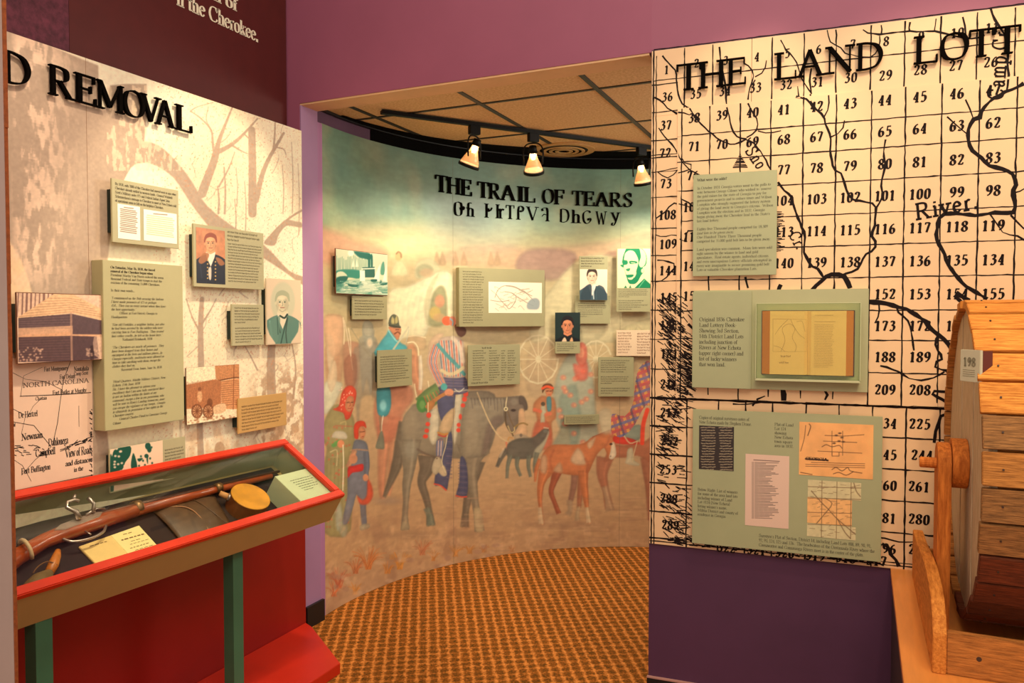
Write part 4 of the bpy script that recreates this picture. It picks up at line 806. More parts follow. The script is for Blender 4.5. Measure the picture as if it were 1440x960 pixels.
for s, x, y in (("234", 1247, 595), ("225", 1294, 596), ("245", 1247, 639), ("244", 1297, 640), ("260", 1247, 682), ("261", 1293, 684), ("281", 1246, 728), ("280", 1293, 730), ("296", 1246, 771), ("297", 1293, 773), ("37", 937, 176), ("72", 936, 215), ("73", 937, 258), ("108", 939, 302), ("109", 940, 343), ("144", 940, 380), ("145", 941, 418), ("180", 941, 457), ("181", 942, 497), ("216", 941, 540), ("217", 941, 580), ("252", 942, 620), ("253", 940, 660), ("288", 941, 701), ("289", 943, 738), ("76", 975, 247), ("105", 974, 291), ("112", 974, 333), ("141", 974, 374), ("150", 974, 416), ("322", 1022, 775), ("321", 1064, 778), ("320", 1104, 782), ("319", 1147, 786), ("318", 1190, 789), ("317", 1233, 793)): num(s, x, y-(5 if int(s) > 316 and int(s) < 323 else 0), .033, 2.6)
num("River.", 1331, 290, .052, 1.7, .16); num("Camp Cr.", 1404, 88, .044, 1.6, 1.5); num("Sno", 1064, 222, .040, 1.4, -1.0); num("Cr.", 1122, 338, .036, 1.4, -1.1)
# raised title letters
t1, t2 = U(968, 90, .03)[1], U(1417, 37, .03)[1]; b1_, b2_ = U(968, 125, .03)[1], U(1417, 74, .03)[1]
LT = [('THE', 0, [(951, 985.5), (982, 1020.5), (1021.5, 1049)]), ('LAND', 0, [(1088.5, 1120), (1119, 1159.5), (1159.5, 1202.6), (1204, 1242)]), ('LOTT', 0, [(1285, 1319), (1322, 1363), (1363, 1398), (1398, 1436)])]
for word, _, xs2 in LT:
    for i, (c, (a, b2)) in enumerate(zip(word, xs2)):
        ym = 107-(a-968)*.112; f_ = ((a+b2)/2-968)/449
        letter(c, RW, U(a, ym, .03)[0], U(b2, ym, .03)[0], b1_+(b2_-b1_)*f_, t1+(t2-t1)*f_, .018, .032, f'raised black capital {c}, {ORD[i]} letter of {word} on the land map', 'raised title letters on the land map', wt=1.35, thin=.5)
GR = 'panels mounted on the land map'
M_sageB = mat('sage_board', (178, 176, 134), .5, .04, 10)
o, pl, w, r_ = placard('sage text placard headed What were the odds?', RW, [(974, 246.5), (1093, 238), (1092, 386.5), (975, 388)], .040, .005, M_sage, GR)
textblock('lettering', pl, w, ["*What were the odds?", "", "In October 1831 Georgia voters went to the polls to", "vote between George Gilmer who wished to 'reserve'", "the gold mines for the state of Georgia to pay for", "government projects and to reduce taxes and Wilson", "Lumpkin who strongly supported the lottery system", "of giving the land away to Georgia's citizens.  Wilson", "Lumpkin won the election and in 1832, Georgia", "began giving away the Cherokee land in the State's", "last land lottery.", "", "Eighty-five Thousand people competed for 18,309", "/land lots to be given away.", "One Hundred Thirty Three Thousand people", "competed for 35,000 gold belt lots to be given away.", "", "Land speculation was common.  Many lots were sold", "sight unseen by the winner to land and gold", "speculators.  Real estate agents, individual citizens", "and even unscrupulous Lottery officials attempted in", "every way imaginable to secure promising gold belt", "Lots or valuable Cherokee plantation Lots."], 980, 1087, 247, 381, M_ink, o, 1.05, .42)
# book board: backing + plaque + acrylic case + book
o, pl, w, r_ = placard('large sage backing board carrying the book case', RW, [(975, 408), (1223, 406), (1219, 551), (975, 545)], .034, .018, M_sageB, GR, 'backing_board', 'panel')
o2, pl, w2, r2 = placard('sage plaque reading Original 1836 Cherokee Land Lottery Book', RW, [(973, 410), (1056.5, 410), (1056.5, 546.5), (974, 545)], .046, .012, M_sage, GR, spacer=False)
textblock('lettering', pl, w2, ["Original 1836 Cherokee", "Land Lottery Book-", "Showing 3rd Section,", "14th District Land Lots", "including junction of", "Rivers at New Echota", "(upper right corner) and", "list of lucky winners", "that won land."], 983, 1046.5, 445, 516.5, M_ink, o2, 1.2, .5, .66)
def glass(name, tint=(1, 1, 1), refl=.12, rough=.03):
    m = D.materials.new(name); m.use_nodes = True; nt = m.node_tree; nt.nodes.remove(nt.nodes['Principled BSDF'])
    t = nt.nodes.new('ShaderNodeBsdfTransparent'); t.inputs[0].default_value = (*tint, 1); g = nt.nodes.new('ShaderNodeBsdfGlossy'); g.inputs['Roughness'].default_value = rough
    lw = nt.nodes.new('ShaderNodeLayerWeight'); pw = nt.nodes.new('ShaderNodeMath'); pw.operation = 'POWER'; pw.inputs[1].default_value = 4; nt.links.new(lw.outputs['Facing'], pw.inputs[0])
    f = nt.nodes.new('ShaderNodeMath'); f.operation = 'MULTIPLY_ADD'; f.inputs[1].default_value = .6; f.inputs[2].default_value = .03; nt.links.new(pw.outputs[0], f.inputs[0]); mx = nt.nodes.new('ShaderNodeMixShader')
    nt.links.new(f.outputs[0], mx.inputs[0]); nt.links.new(t.outputs[0], mx.inputs[1]); nt.links.new(g.outputs[0], mx.inputs[2]); nt.links.new(mx.outputs[0], nt.nodes['Material Output'].inputs[0]); return m
M_glass = glass('clear_glass', (.97, .99, .96)); M_acr = glass('acrylic', (.93, .96, .88))
qa = [RW.uv(*p, .075) for p in ((1061, 426), (1211, 425), (1210, 536), (1064, 534))]
ua, ub, va, vb_ = (qa[0][0]+qa[3][0])/2, (qa[1][0]+qa[2][0])/2, (qa[2][1]+qa[3][1])/2, (qa[0][1]+qa[1][1])/2
ac = empty('acrylic_case', RW.P(ua, va, .034), label='clear acrylic box over the open antique book', cat='case'); M_aedge = mat('acrylic_edge', (196, 196, 150), .3, coat=.6)
MB().box(RW, ua, ub, va, vb_, .073, .075).go('front_pane', M_acr, ac)
for nm, a in (('side_pane', (ua, ua+.003, va, vb_)), ('side_pane', (ub-.003, ub, va, vb_)), ('side_pane', (ua, ub, va, va+.003)), ('side_pane', (ua, ub, vb_-.003, vb_))): MB().box(RW, *a, .0345, .073).go(nm, M_acr, ac)
eb = MB()
for a in ((ua, ua+.0022, va, vb_), (ub-.0022, ub, va, vb_), (ua, ub, va, va+.004), (ua, ub, vb_-.0022, vb_)): eb.box(RW, *a, .0735, .0758)
eb.go('polished_edge', M_aedge, ac)
MB().box(RW, ua, ub, va-.004, va, .0345, .0758).go('bottom_ledge', M_aedge, ac)
# open book
qb = [RW.uv(*p, .055) for p in ((1073, 437), (1201, 437), (1201, 527), (1069, 527))]
b0, b1q, bz0, bz1 = (qb[0][0]+qb[3][0])/2, (qb[1][0]+qb[2][0])/2, (qb[2][1]+qb[3][1])/2, (qb[0][1]+qb[1][1])/2
M_page = mat('aged_page', (255, 204, 122), .8, .06, 14); M_fore = mat('page_edge_block', (232, 138, 40), .8, .2, 40, .3, stretch=(60, 1, 1)); M_cover = mat('book_leather', (90, 40, 18), .7, .2, 20)
bk = empty('open_book', RW.P((b0+b1q)/2, bz0, .034), label='open antique book with yellowed pages inside the acrylic box', cat='book')
MB().box(RW, b0-.001, b1q+.003, bz0-.003, bz1+.002, .0347, .0380).go('cover', M_cover, bk)
bm_ = RW.uv(1135.5, 480, .055)[0]; bl, br = RW.uv(1082.5, 480, .06)[0], RW.uv(1190, 480, .06)[0]
for nm, pts in (('page_block', [(b0+.001, .0382), (bm_, .0382), (bm_, .048), (bm_-.012, .057), (bl+.004, .0595), (bl, .059)]), ('page_block', [(b1q-.001, .0382), (bm_+.0006, .0382), (bm_+.0006, .048), (bm_+.012, .057), (br-.004, .0595), (br, .059)])):
    n_ = len(pts); V = np.concatenate([RW.P([p[0] for p in pts], bz, [p[1] for p in pts]) for bz in (bz0, bz1)]); F = [list(range(n_)), list(range(n_, 2*n_))]+[(i, (i+1) % n_, n_+(i+1) % n_, n_+i) for i in range(n_)]
    pb = mesh(nm, V, F, M_page, bk); pb.data.materials.append(M_fore)
    for p_ in pb.data.polygons:
        c_ = (np.array(p_.center)+wloc(pb)-RW.o); uu = c_@RW.u
        if (nm and (uu < bl and uu > b0-.01 and abs(p_.normal@Vector(RW.n)) > .2)) or (uu > br and abs(p_.normal@Vector(RW.n)) > .2): p_.material_index = 1
M_bink = mat('faded_book_ink', (150, 108, 60), .8); wk = .0600
mb = MB()
def bline(pts, wd=.0007): pline(mb, RW, wk, pts, wd, True)
for q in ([(1087, 448), (1134, 449), (1134, 494), (1087, 494), (1087, 448)],): pline(mb, RW, wk, q, .0007, False)
for q in ([(1090, 470), (1097, 460), (1108, 449)], [(1098, 494), (1104, 478), (1100, 462), (1110, 455), (1118, 462), (1114, 474), (1120, 486), (1118, 494)], [(1120, 452), (1128, 452), (1132, 466)], [(1088, 486), (1096, 488), (1104, 494)], [(1112, 449), (1116, 458), (1124, 470), (1132, 476)]): bline(q)
scribble(RW, wk, 1, 1098, 1126, 498, 503, None, None, 3, 0, mb=mb); scribble(RW, wk, 1, 1096, 1132, 507, 512, None, None, 4, 0, mb=mb)
pline(mb, RW, wk, [(1145, 452), (1175, 452)], .0008, False); pline(mb, RW, wk, [(1146, 443), (1172, 443)], .0008, False)
scribble(RW, wk, 26, 1145, 1173, 455, 517, None, None, 5, .12, wt=.10, mb=mb)
mb.go('faded_print', M_bink, bk, solid='flat')
# survey copies panel
o, pl, w, r_ = placard('big sage panel of survey documents on the lower land map', RW, [(974.5, 576), (1240, 584.5), (1240, 789), (973, 764.5)], .040, .005, M_sage, GR, 'document_panel', 'panel')
for lines, a in ((["Copies of original surveyors notes of", "New Echota made by Stephen Drane."], (983, 1057, 585, 598)), (["Plat of Land", "Lot 124", "showing", "New Echota", "town square", "area in 1832."], (1089, 1116, 594, 630)), (["Below Right: List of winners", "for some of the area land lots", "including winner of Land", "Lot #124 (New Echota)", "listing winner's name,", "Militia District and county of", "residence in Georgia."], (981, 1038, 687, 728)), (["Surveyor's Plat of Section, District 14, including Land Lots #88, 89, 90, 91,", "92, 93, 124, 125 and 126.  The headwaters of the Oostanaula River where the", "Coosawattee and Connasauga Rivers meet is in the center of the plats."], (1067, 1230, 757, 777))):
    textblock('lettering', pl, w, lines, *a, M_ink, o, 1.1, .48, .66)
def doc(nm, c, step, base, fn):
    cc = picture(o, pl, w, c, step, base, nm); fn(cc); cc.build(nm, M_pic, o)
def d1(cc):
    R = random.Random(1)
    for k in range(17):
        y = 601+k*3.7
        for x0, x1 in ((985, 1006), (1011, 1030)):
            x = x0+R.random()*3
            while x < x1-2: L = R.uniform(1.5, 5); cc.line([(x, y+R.uniform(-.4, .4)), (min(x+L, x1), y+R.uniform(-.6, .6))], (214, 196, 160), .9, .9, .7, False); x += L+1.1
doc('document', [(983, 598), (1032.5, 600), (1031.5, 662), (983, 659.5)], .0013, (44, 30, 26), d1)
def d2(cc):
    R = random.Random(2); cc.line([(1060, 646.5), (1096, 648.5)], (90, 70, 66), 1, .9, .7, False)
    for k in range(40):
        y = 650+k*2; cc.line([(1057.5, y), (1060, y)], (90, 74, 70), .9, .7, .6, False); cc.line([(1061.5, y), (1061.5+R.uniform(14, 34), y+R.uniform(0, .8))], (96, 80, 74), .9, .75, .6, False)
doc('document', [(1048.5, 638), (1110, 641), (1109, 743), (1047.5, 738.5)], .0013, (232, 198, 178), d2)
def d3(cc):
    R = random.Random(3); I = (70, 44, 24); cc.noise(30, .08, 3)
    cc.line([(1126, 634), (1131, 616), (1133, 598)], I, .9, .7); cc.line([(1136, 612), (1140, 600), (1138, 596)], I, 1.2, .8)
    for a in (((1160, 612), (1186, 613)), ((1186, 613), (1215, 611)), ((1158, 620), (1205, 622)), ((1150, 634), (1212, 637))): cc.line(a, I, .8, .8, .7, False)
    for x, y in ((1176, 612), (1180, 620), (1184, 615), (1173, 623), (1181, 609), (1186, 621)): cc.ell(x, y, 2.2, 1.2, I, .8)
    for x in (1170, 1185): cc.line([(x, 606), (x, 640)], I, .8, .7, .7, False)
    cc.line([(1156, 628), (1162, 625), (1170, 628), (1180, 626), (1184, 630)], I, 1, .8); cc.line([(1170, 636), (1170, 641), (1180, 641), (1180, 636)], I, .8, .8, .7, False)
    cc.line([(1133, 645), (1164, 647)], I, 2.4, .9, .6, False)
    for k in range(3): cc.line([(1133+(8 if not k else 0), 650+k*2.6), (1216, 652+k*2.8)], I, .8, .75, .6, False)
    cc.line([(1170, 660), (1176, 657), (1184, 662), (1192, 657), (1196, 662), (1212, 665)], I, 1, .8); cc.line([(1172, 666), (1180, 664), (1190, 668), (1200, 663)], I, 1, .8); cc.line([(1126, 664), (1142, 667)], I, 1, .8)
doc('document', [(1124, 593), (1229, 597), (1227, 674), (1123.5, 667)], .0013, (250, 182, 112), d3)
word_on(pl, w+.001, "GEORGIA.", 1133, 1165, 647.2, 643.2, mat('document_ink', (60, 34, 20), .8), o, 'lettering', 2.6, .9, 2)
def d4(cc):
    I = (110, 80, 54); R = random.Random(4); cc.noise(8, .06, 3)
    for y in (684, 700, 720, 737): cc.line([(1136, y), (1211, y+2)], I, .9, .8, .7, False)
    for x in (1156, 1177, 1197): cc.line([(x, 675), (x-1, 757)], I, .9, .8, .7, False)
    for q in ([(1141, 690), (1155, 706), (1165, 716), (1178, 730), (1204, 752)], [(1148, 736), (1160, 722), (1170, 708), (1160, 700)], [(1178, 730), (1188, 748), (1196, 757)], [(1200, 676), (1204, 690), (1210, 698)]): cc.line(q, I, 1.2, .8)
    for k in range(60): x = R.uniform(1138, 1204); y = R.uniform(678, 755); cc.line([(x, y), (x+R.uniform(3, 8), y-R.uniform(-1, 2))], I, .7, .6, .6, False)
for c, base in (([(1136, 674), (1211, 679), (1211, 703), (1136, 699)], (216, 204, 158)), ([(1135.5, 699.4), (1198.5, 702.5), (1197.5, 738.5), (1135, 736)], (246, 190, 124)), ([(1135, 736.4), (1203.5, 740), (1203, 759), (1134.5, 754)], (218, 206, 160))): doc('document', c, .0015, base, d4)

# ================================================================== CURVED MURAL
MC = mat_print('satin_mural_print', .5, .30, .14)
cmu = mesh('curved_mural', *arcwall(0, 3.3, .0, 2.472, -.011, -.0012, 60), mat('mural_core', (120, 90, 70), .6), label='tall curved wall painting of mounted riders, walkers, wagons and a foal', cat='mural')
cv = Canvas(CY, 0, 2.98, 0.001, 2.472, 0, .0043, (190, 170, 130))
cv.ramp([(150, (98, 136, 116)), (240, (108, 146, 124)), (300, (128, 156, 128)), (335, (160, 158, 116)), (362, (186, 160, 116)), (420, (188, 172, 126)), (500, (196, 170, 124)), (600, (200, 166, 122)), (700, (194, 156, 112)), (780, (190, 150, 108)), (880, (186, 148, 116))])
SKY = np.clip((350-cv.y)/60, 0, 1); al = (slice(None), slice(None))
cv.put(al, np.clip((vnoise(cv.x.shape, 70, 21)-.52)/.2, 0, 1)*SKY*.45, (172, 170, 136)); cv.put(al, np.clip((vnoise(cv.x.shape, 45, 22)-.5)/.2, 0, 1)*SKY*.3, (84, 124, 112))
cv.glow(560, 345, 70, 26, (250, 232, 168), .8); cv.glow(500, 330, 70, 10, (190, 170, 130), .5)
cv.form = .16
# cloud banks and hills
cv.poly([(440, 318), (470, 325), (500, 338), (530, 345), (545, 358), (520, 372), (440, 366)], (206, 140, 118), .6, 12)
cv.poly([(640, 352), (700, 345), (760, 350), (850, 340), (930, 330), (930, 380), (640, 372)], (200, 152, 120), .5, 10)
cv.poly([(725, 372), (742, 352), (790, 350), (812, 362), (790, 392), (740, 390)], (150, 116, 104), .7, 6); cv.poly([(845, 366), (868, 352), (930, 358), (930, 392), (850, 390)], (158, 120, 106), .6, 6)
for x in (614, 622, 690, 699, 640, 652): cv.poly([(x-4, 372), (x-2, 360), (x, 354), (x+3, 361), (x+5, 372)], (176, 140, 96), .6, 3)
GRN = (146, 150, 110)
CRM = (226, 216, 168)
cv.poly([(748, 480), (752, 440), (772, 410), (800, 376), (830, 358), (872, 362), (905, 380), (930, 400), (930, 470), (870, 480), (800, 486)], (206, 192, 146), .9, 5)
cv.poly([(800, 486), (806, 430), (830, 402), (850, 410), (850, 470)], (176, 164, 124), .6, 5)
cv.poly([(866, 492), (874, 464), (896, 452), (930, 448), (930, 492)], (214, 200, 150), .9, 3)
def wheel(x, y, r, c=(216, 200, 156), n=12):
    for t in np.arange(0, math.pi, math.pi/(n/2)): cv.line([(x-r*.8*math.cos(t), y-r*math.sin(t)), (x+r*.8*math.cos(t), y+r*math.sin(t))], c, 1.3, .75, 1, False)
    p = [(x+r*.82*math.cos(t), y+r*math.sin(t)) for t in np.arange(0, 6.4, .4)]; cv.line(p, c, 2.6, .85, 1.2, False); cv.ell(x, y, 4, 5, c, .9)
cv.poly([(742, 500), (760, 478), (800, 486), (800, 560), (745, 555)], (184, 156, 118), .6, 8)
wheel(757, 505, 34); wheel(838, 505, 26); wheel(886, 480, 26, (200, 184, 140))
# herd of oxen and horses in the haze
for x, y, c in ((470, 462, (212, 160, 122)), (495, 500, (190, 132, 104)), (518, 492, (160, 158, 138)), (470, 505, (196, 148, 112))):
    cv.poly([(x-12, y-18), (x+2, y-20), (x+12, y-14), (x+12, y+14), (x+8, y+40), (x+3, y+62), (x-2, y+40), (x-8, y+60), (x-11, y+30), (x-13, y)], c, .7, 3)
cv.poly([(460, 470), (468, 476), (472, 490), (469, 505), (464, 524), (460, 505)], (230, 206, 168), .8, 2)
cv.poly([(510, 456), (516, 450), (524, 456), (526, 476), (522, 492), (516, 490), (510, 474)], (180, 176, 150), .85, 2); cv.ell(518, 484, 4, 6, (226, 206, 170), .9, 2); cv.poly([(498, 490), (540, 488), (538, 560), (534, 600), (528, 560), (508, 560), (504, 600), (500, 560)], (150, 140, 120), .55, 4)
cv.line([(484, 450), (490, 480), (496, 520)], (226, 206, 170), 1.4, .8); cv.poly([(484, 506), (500, 498), (502, 530), (496, 545), (486, 540)], (160, 100, 76), .6, 3)
cv.line([(494, 462), (520, 500), (540, 500)], (150, 140, 110), 1.4, .6)
def zz_(ox, oy, s_): return lambda *f: [(ox+f[i]*s_, oy+f[i+1]*s_) for i in range(0, len(f), 2)]
Z1, Z2, Z3 = zz_(530, 540, .2292), zz_(650, 530, .1145), zz_(590, 440, .2606)
Z4, Z5, Z6, Z7 = zz_(440, 340, .16667), zz_(450, 530, .2395), zz_(820, 480, .2915), zz_(740, 590, .16667)
def limb(pts, ws, col, a=1, soft=1.6, light=.10):
    p = catmull(pts, 5); w_ = np.interp(np.linspace(0, 1, len(p)), np.linspace(0, 1, len(ws)), ws); d = np.gradient(p, axis=0); d /= np.linalg.norm(d, axis=1)[:, None]; n_ = np.stack([-d[:, 1], d[:, 0]], 1)
    cv.poly(np.concatenate([p+n_*w_[:, None]/2, (p-n_*w_[:, None]/2)[::-1]]), col, a, soft, False)
    c = np.asarray(col, float); cv.line(p+n_*(w_*.18)[:, None]*-1, np.minimum(c*(1+light*2), 255), float(np.mean(w_))*.22, .45*a, 2.5, False); cv.line(p+n_*(w_*.3)[:, None], c*(1-light), float(np.mean(w_))*.2, .4*a, 2, False)
# ---------------- wagon canvas
cv.poly(Z4(640, 430, 780, 380, 900, 330, 1000, 270, 1060, 248, 1120, 246, 1170, 270, 1185, 340, 1180, 600, 1170, 700, 1000, 700, 940, 800, 820, 800, 640, 820), (232, 222, 176), .95, 4)
cv.poly(Z4(975, 700, 985, 560, 1000, 470, 1035, 400, 1075, 370, 1110, 390, 1130, 480, 1120, 690), (150, 146, 98), .85, 4); cv.poly(Z4(960, 690, 940, 560, 960, 420, 1010, 320, 1060, 270, 1040, 330, 1000, 430, 985, 560, 978, 700), (206, 194, 146), .7, 4)
cv.ell(*Z4(1070, 500)[0], 7, 9, (210, 140, 100), .8, 3); cv.ell(*Z4(1030, 600)[0], 8, 9, (206, 170, 84), .75, 3); cv.ell(*Z4(1070, 640)[0], 9, 6, (190, 150, 100), .8, 3)
cv.poly(Z4(860, 250, 880, 170, 950, 135, 1020, 150, 1080, 230, 1050, 250, 1000, 290, 880, 310), (200, 196, 150), .7, 4); cv.poly(Z4(875, 230, 920, 190, 990, 200, 1010, 250, 900, 300), (150, 148, 108), .6, 4); cv.ell(*Z4(960, 260)[0], 10, 6, (196, 150, 110), .5, 3)
cv.poly(Z4(800, 800, 870, 795, 945, 810, 945, 910, 800, 900), (206, 170, 124), .7, 3); cv.line(Z4(795, 800, 870, 790, 950, 808), (226, 206, 160), 2, .8)
cv.ell(*Z4(722, 125)[0], 4.5, 6, (214, 170, 110), .7, 2); cv.line(Z4(705, 100, 722, 84, 742, 100, 745, 130), (150, 110, 70), 2.4, .7); cv.poly(Z4(690, 180, 722, 160, 770, 180, 800, 280, 660, 280), (238, 224, 170), .7, 4)
for k in range(8): cv.line(Z4(660+k*40, 780, 680+k*44, 560-k*10, 720+k*50, 400-k*14), (212, 198, 150), 1.4, .3, 3)
# ---------------- red horse and soldier
limb(Z1(60, 240, 40, 420, 30, 620, 36, 700), [26, 16, 10, 7], (206, 136, 100), .75, 4); limb(Z1(130, 200, 110, 380, 90, 560, 70, 680), [30, 18, 10, 6], (214, 146, 106), .7, 4)
cv.poly(Z1(5, 60, 60, 20, 200, 10, 225, 90, 160, 190, 110, 330, 40, 360, 0, 300, -20, 160), (200, 118, 88), .7, 5)
cv.poly(Z1(5, 10, 75, 10, 88, 120, 72, 180, 50, 198, 18, 196, 0, 150), (72, 164, 172), .95, 2); cv.ell(*Z1(38, 132)[0], 4.5, 7.5, (160, 222, 220), .8, 3)
cv.line(Z1(38, 195, 30, 250, 28, 290), (226, 214, 180), 1.6, .9); cv.line(Z1(20, 196, 22, 280), (140, 120, 90), 3, .7); cv.poly(Z1(22, 290, 38, 300, 46, 390, 20, 398, -8, 388, 5, 340), (132, 134, 110), .95, 2)
cv.poly(Z4(530, 960, 560, 860, 620, 780, 640, 745, 700, 770, 740, 850, 790, 880, 800, 960), (78, 172, 180), .95, 2.5); cv.line(Z4(640, 750, 690, 820, 720, 845), (160, 220, 210), 1.6, .8)
cv.poly(Z4(640, 715, 735, 722, 740, 770, 715, 830, 690, 800, 660, 760), (214, 140, 96), 1, 1.6); cv.line(Z4(690, 775, 716, 760, 736, 775), (120, 64, 36), 2, .9); cv.line(Z4(700, 740, 725, 740), (110, 60, 40), 1.4)
cv.poly(Z4(640, 705, 648, 640, 680, 610, 712, 625, 722, 650, 730, 700, 740, 716, 700, 726), (92, 96, 74), 1, 1.4); cv.poly(Z4(664, 690, 668, 630, 690, 650, 708, 622, 718, 680), (222, 204, 130), .85, 1.4); cv.line(Z4(690, 650, 692, 690), (90, 80, 50), 1); cv.line(Z4(645, 705, 700, 715, 738, 722), (60, 56, 40), 1.8)
cv.line(Z4(680, 905, 740, 820, 806, 720), (206, 196, 160), 2.6, .9, 1, False); cv.line(Z4(786, 850, 810, 740), (190, 190, 160), 1.2, .8)
cv.poly(Z4(790, 960, 800, 880, 840, 860, 870, 900, 880, 960), (214, 150, 104), .85, 3); cv.line(Z4(800, 850, 850, 845, 885, 890, 892, 960), (240, 224, 176), 1.8, .85)
limb(Z4(855, 960, 850, 1020, 862, 1120, 905, 1280)[:3]+[(592, 556)], [12, 14, 13, 8], (208, 138, 98), .8, 3); limb([(591, 500), (592, 525), (591, 548)], [4, 6, 5], (244, 222, 186), .85, 2); cv.line([(583, 540), (586, 558), (596, 566), (604, 556), (602, 536)], (232, 216, 170), 1.6, .8)
# ---------------- grey horse
GH = (146, 132, 106); GD = (118, 104, 84); GL2 = (176, 158, 126); FG = (116, 104, 84)
cv.ell(572, 752, 40, 5, (160, 128, 96), .5, 6); cv.ell(655, 750, 40, 5, (160, 128, 96), .5, 6); cv.ell(545, 704, 18, 5, (150, 130, 112), .5, 6)
limb(Z1(155, 230, 140, 360, 120, 500, 45, 690), [9, 14, 15, 4], FG, .95, 3)
limb(Z1(315, 440, 305, 520, 275, 600, 300, 690, 322, 780, 330, 860), [30, 20, 12, 10, 8, 12], GD, .95, 2.5); limb(Z1(305, 760, 325, 810, 332, 868), [9, 9, 12], (128, 132, 108), .9, 3)
limb(Z1(600, 470, 580, 600, 560, 690, 545, 780, 538, 875), [30, 16, 12, 9, 12], GD, .95, 2.5)
cv.poly(Z1(240, 120, 200, 150, 165, 200, 148, 270, 150, 350, 165, 440, 240, 430, 290, 430, 360, 448, 470, 455, 540, 460, 620, 470, 680, 420, 720, 330, 740, 200, 720, 60, 600, 40, 520, 60, 440, 120, 360, 160), GH, 1, 2.5)
limb(Z1(200, 340, 200, 450, 195, 540, 182, 620, 178, 720, 172, 800, 172, 892), [34, 22, 15, 12, 8, 8, 12], GH, 1, 2, .14)
cv.poly(Z1(160, 840, 188, 845, 200, 885, 152, 895, 150, 870), (176, 158, 122), .9, 2); cv.ell(*Z1(205, 400)[0], 9, 14, (160, 156, 134), .5, 7); cv.ell(*Z1(200, 230)[0], 10, 20, GL2, .4, 8)
limb(Z1(590, 380, 580, 480, 580, 560, 590, 640, 602, 720, 615, 800, 630, 900), [46, 24, 16, 13, 10, 9, 14], (146, 130, 104), 1, 2, .14); cv.poly(Z1(596, 760, 640, 770, 655, 890, 610, 905, 598, 850), (206, 182, 136), .95, 2.5)
cv.ell(*Z1(590, 200)[0], 14, 26, GL2, .45, 10); cv.ell(*Z1(650, 380)[0], 9, 18, GD, .45, 7); cv.ell(*Z1(430, 430)[0], 22, 5, GD, .4, 5); cv.line(Z1(250, 400, 300, 428, 360, 448), (90, 66, 54), 2.4, .55, 3)
cv.poly(Z2(60, 280, 200, 260, 400, 250, 560, 250, 700, 230, 780, 300, 800, 400, 700, 400, 560, 500, 510, 560, 400, 650, 360, 700, 340, 860, 300, 960, 0, 960, 0, 480), GH, 1, 2.5)
cv.poly(Z2(40, 480, 90, 380, 160, 330, 230, 330, 200, 500, 220, 760, 120, 960, 0, 960), GL2, .45, 8); cv.poly(Z2(350, 520, 480, 470, 500, 560, 400, 650, 340, 860, 240, 960, 280, 700), (120, 98, 86), .6, 6)
for k in range(34): x = 90+k*20; cv.line(Z2(x, 262-(k > 20)*14+rr.uniform(-8, 8), x+rr.uniform(0, 30), 330+rr.uniform(0, 90)), (106, 92, 80) if k % 2 else (150, 140, 120), 1.4, .55, 1.2, False)
cv.poly(Z2(530, 260, 640, 240, 740, 250, 790, 320, 770, 420, 700, 480, 690, 600, 620, 690, 560, 640, 520, 540, 505, 420), (126, 110, 92), .95, 2); cv.ell(*Z2(640, 300)[0], 5, 5, (160, 148, 124), .5, 4)
cv.poly(Z2(700, 400, 750, 390, 775, 470, 780, 560, 800, 640, 800, 720, 760, 790, 700, 805, 650, 770, 640, 700, 690, 600, 690, 480), (226, 182, 134), 1, 2); cv.poly(Z2(640, 720, 720, 700, 820, 740, 780, 790, 720, 808, 660, 780), (176, 158, 128), .8, 3); cv.ell(*Z2(722, 715)[0], 2, 2.4, (110, 96, 80), .8)
cv.poly(Z2(700, 235, 760, 240, 800, 330, 795, 400, 770, 400, 740, 340, 700, 330), (104, 88, 74), .9, 2); cv.ell(*Z2(628, 408)[0], 3.6, 1.8, (60, 44, 36), .9)
cv.line(Z2(550, 250, 538, 320, 535, 380), (214, 196, 150), 1.8, .9); cv.ell(*Z2(536, 392)[0], 3, 3, (226, 210, 160)); cv.ell(*Z2(536, 392)[0], 1.3, 1.3, (90, 74, 50)); cv.line(Z2(530, 430, 540, 580, 610, 690, 625, 720), (96, 76, 50), 2, .9); cv.line(Z2(560, 420, 600, 540, 640, 620), (120, 96, 66), 1.6, .9); cv.line(Z2(640, 620, 690, 580, 750, 565, 800, 585), (150, 120, 70), 2.4, .95); cv.line(Z2(560, 600, 600, 680, 640, 660, 640, 620), (214, 190, 130), 1.4, .9); cv.line(Z2(560, 780, 575, 740, 620, 750), (206, 150, 80), 1.6, .9)
cv.line(Z2(185, 190, 240, 330, 320, 520, 400, 660, 480, 750, 555, 790), (212, 186, 136), 1.8, .95)
# ---------------- blue cloths, rider
NV = (84, 84, 112)
cv.poly(Z1(455, 290, 465, 400, 440, 600, 425, 650, 390, 622, 352, 612, 375, 480, 420, 360), NV, .95, 2); cv.poly(Z1(512, 450, 545, 470, 560, 600, 550, 690, 520, 692, 485, 684, 505, 600), NV, .95, 2)
for k in range(12): cv.line(Z1(428, 330+k*22, 460, 332+k*22), (130, 106, 118) if k % 2 else (64, 66, 96), 1.3, .6, 1); cv.line(Z1(500, 480+k*17, 552, 484+k*17), (130, 106, 118) if k % 2 else (64, 66, 96), 1.2, .5, 1)
cv.line(Z1(352, 612, 390, 622, 425, 650), (222, 84, 56), 2, .95); cv.line(Z1(485, 684, 520, 692, 550, 690), (222, 84, 56), 2, .95)
limb(Z1(270, 130, 330, 80, 390, 30), [24, 26, 22], (104, 130, 70), .95, 2); cv.ell(*Z1(278, 126)[0], 8, 11, (76, 130, 60), 1, 1.6); cv.ell(*Z1(278, 126)[0], 4, 6, (120, 160, 84), .8, 2)
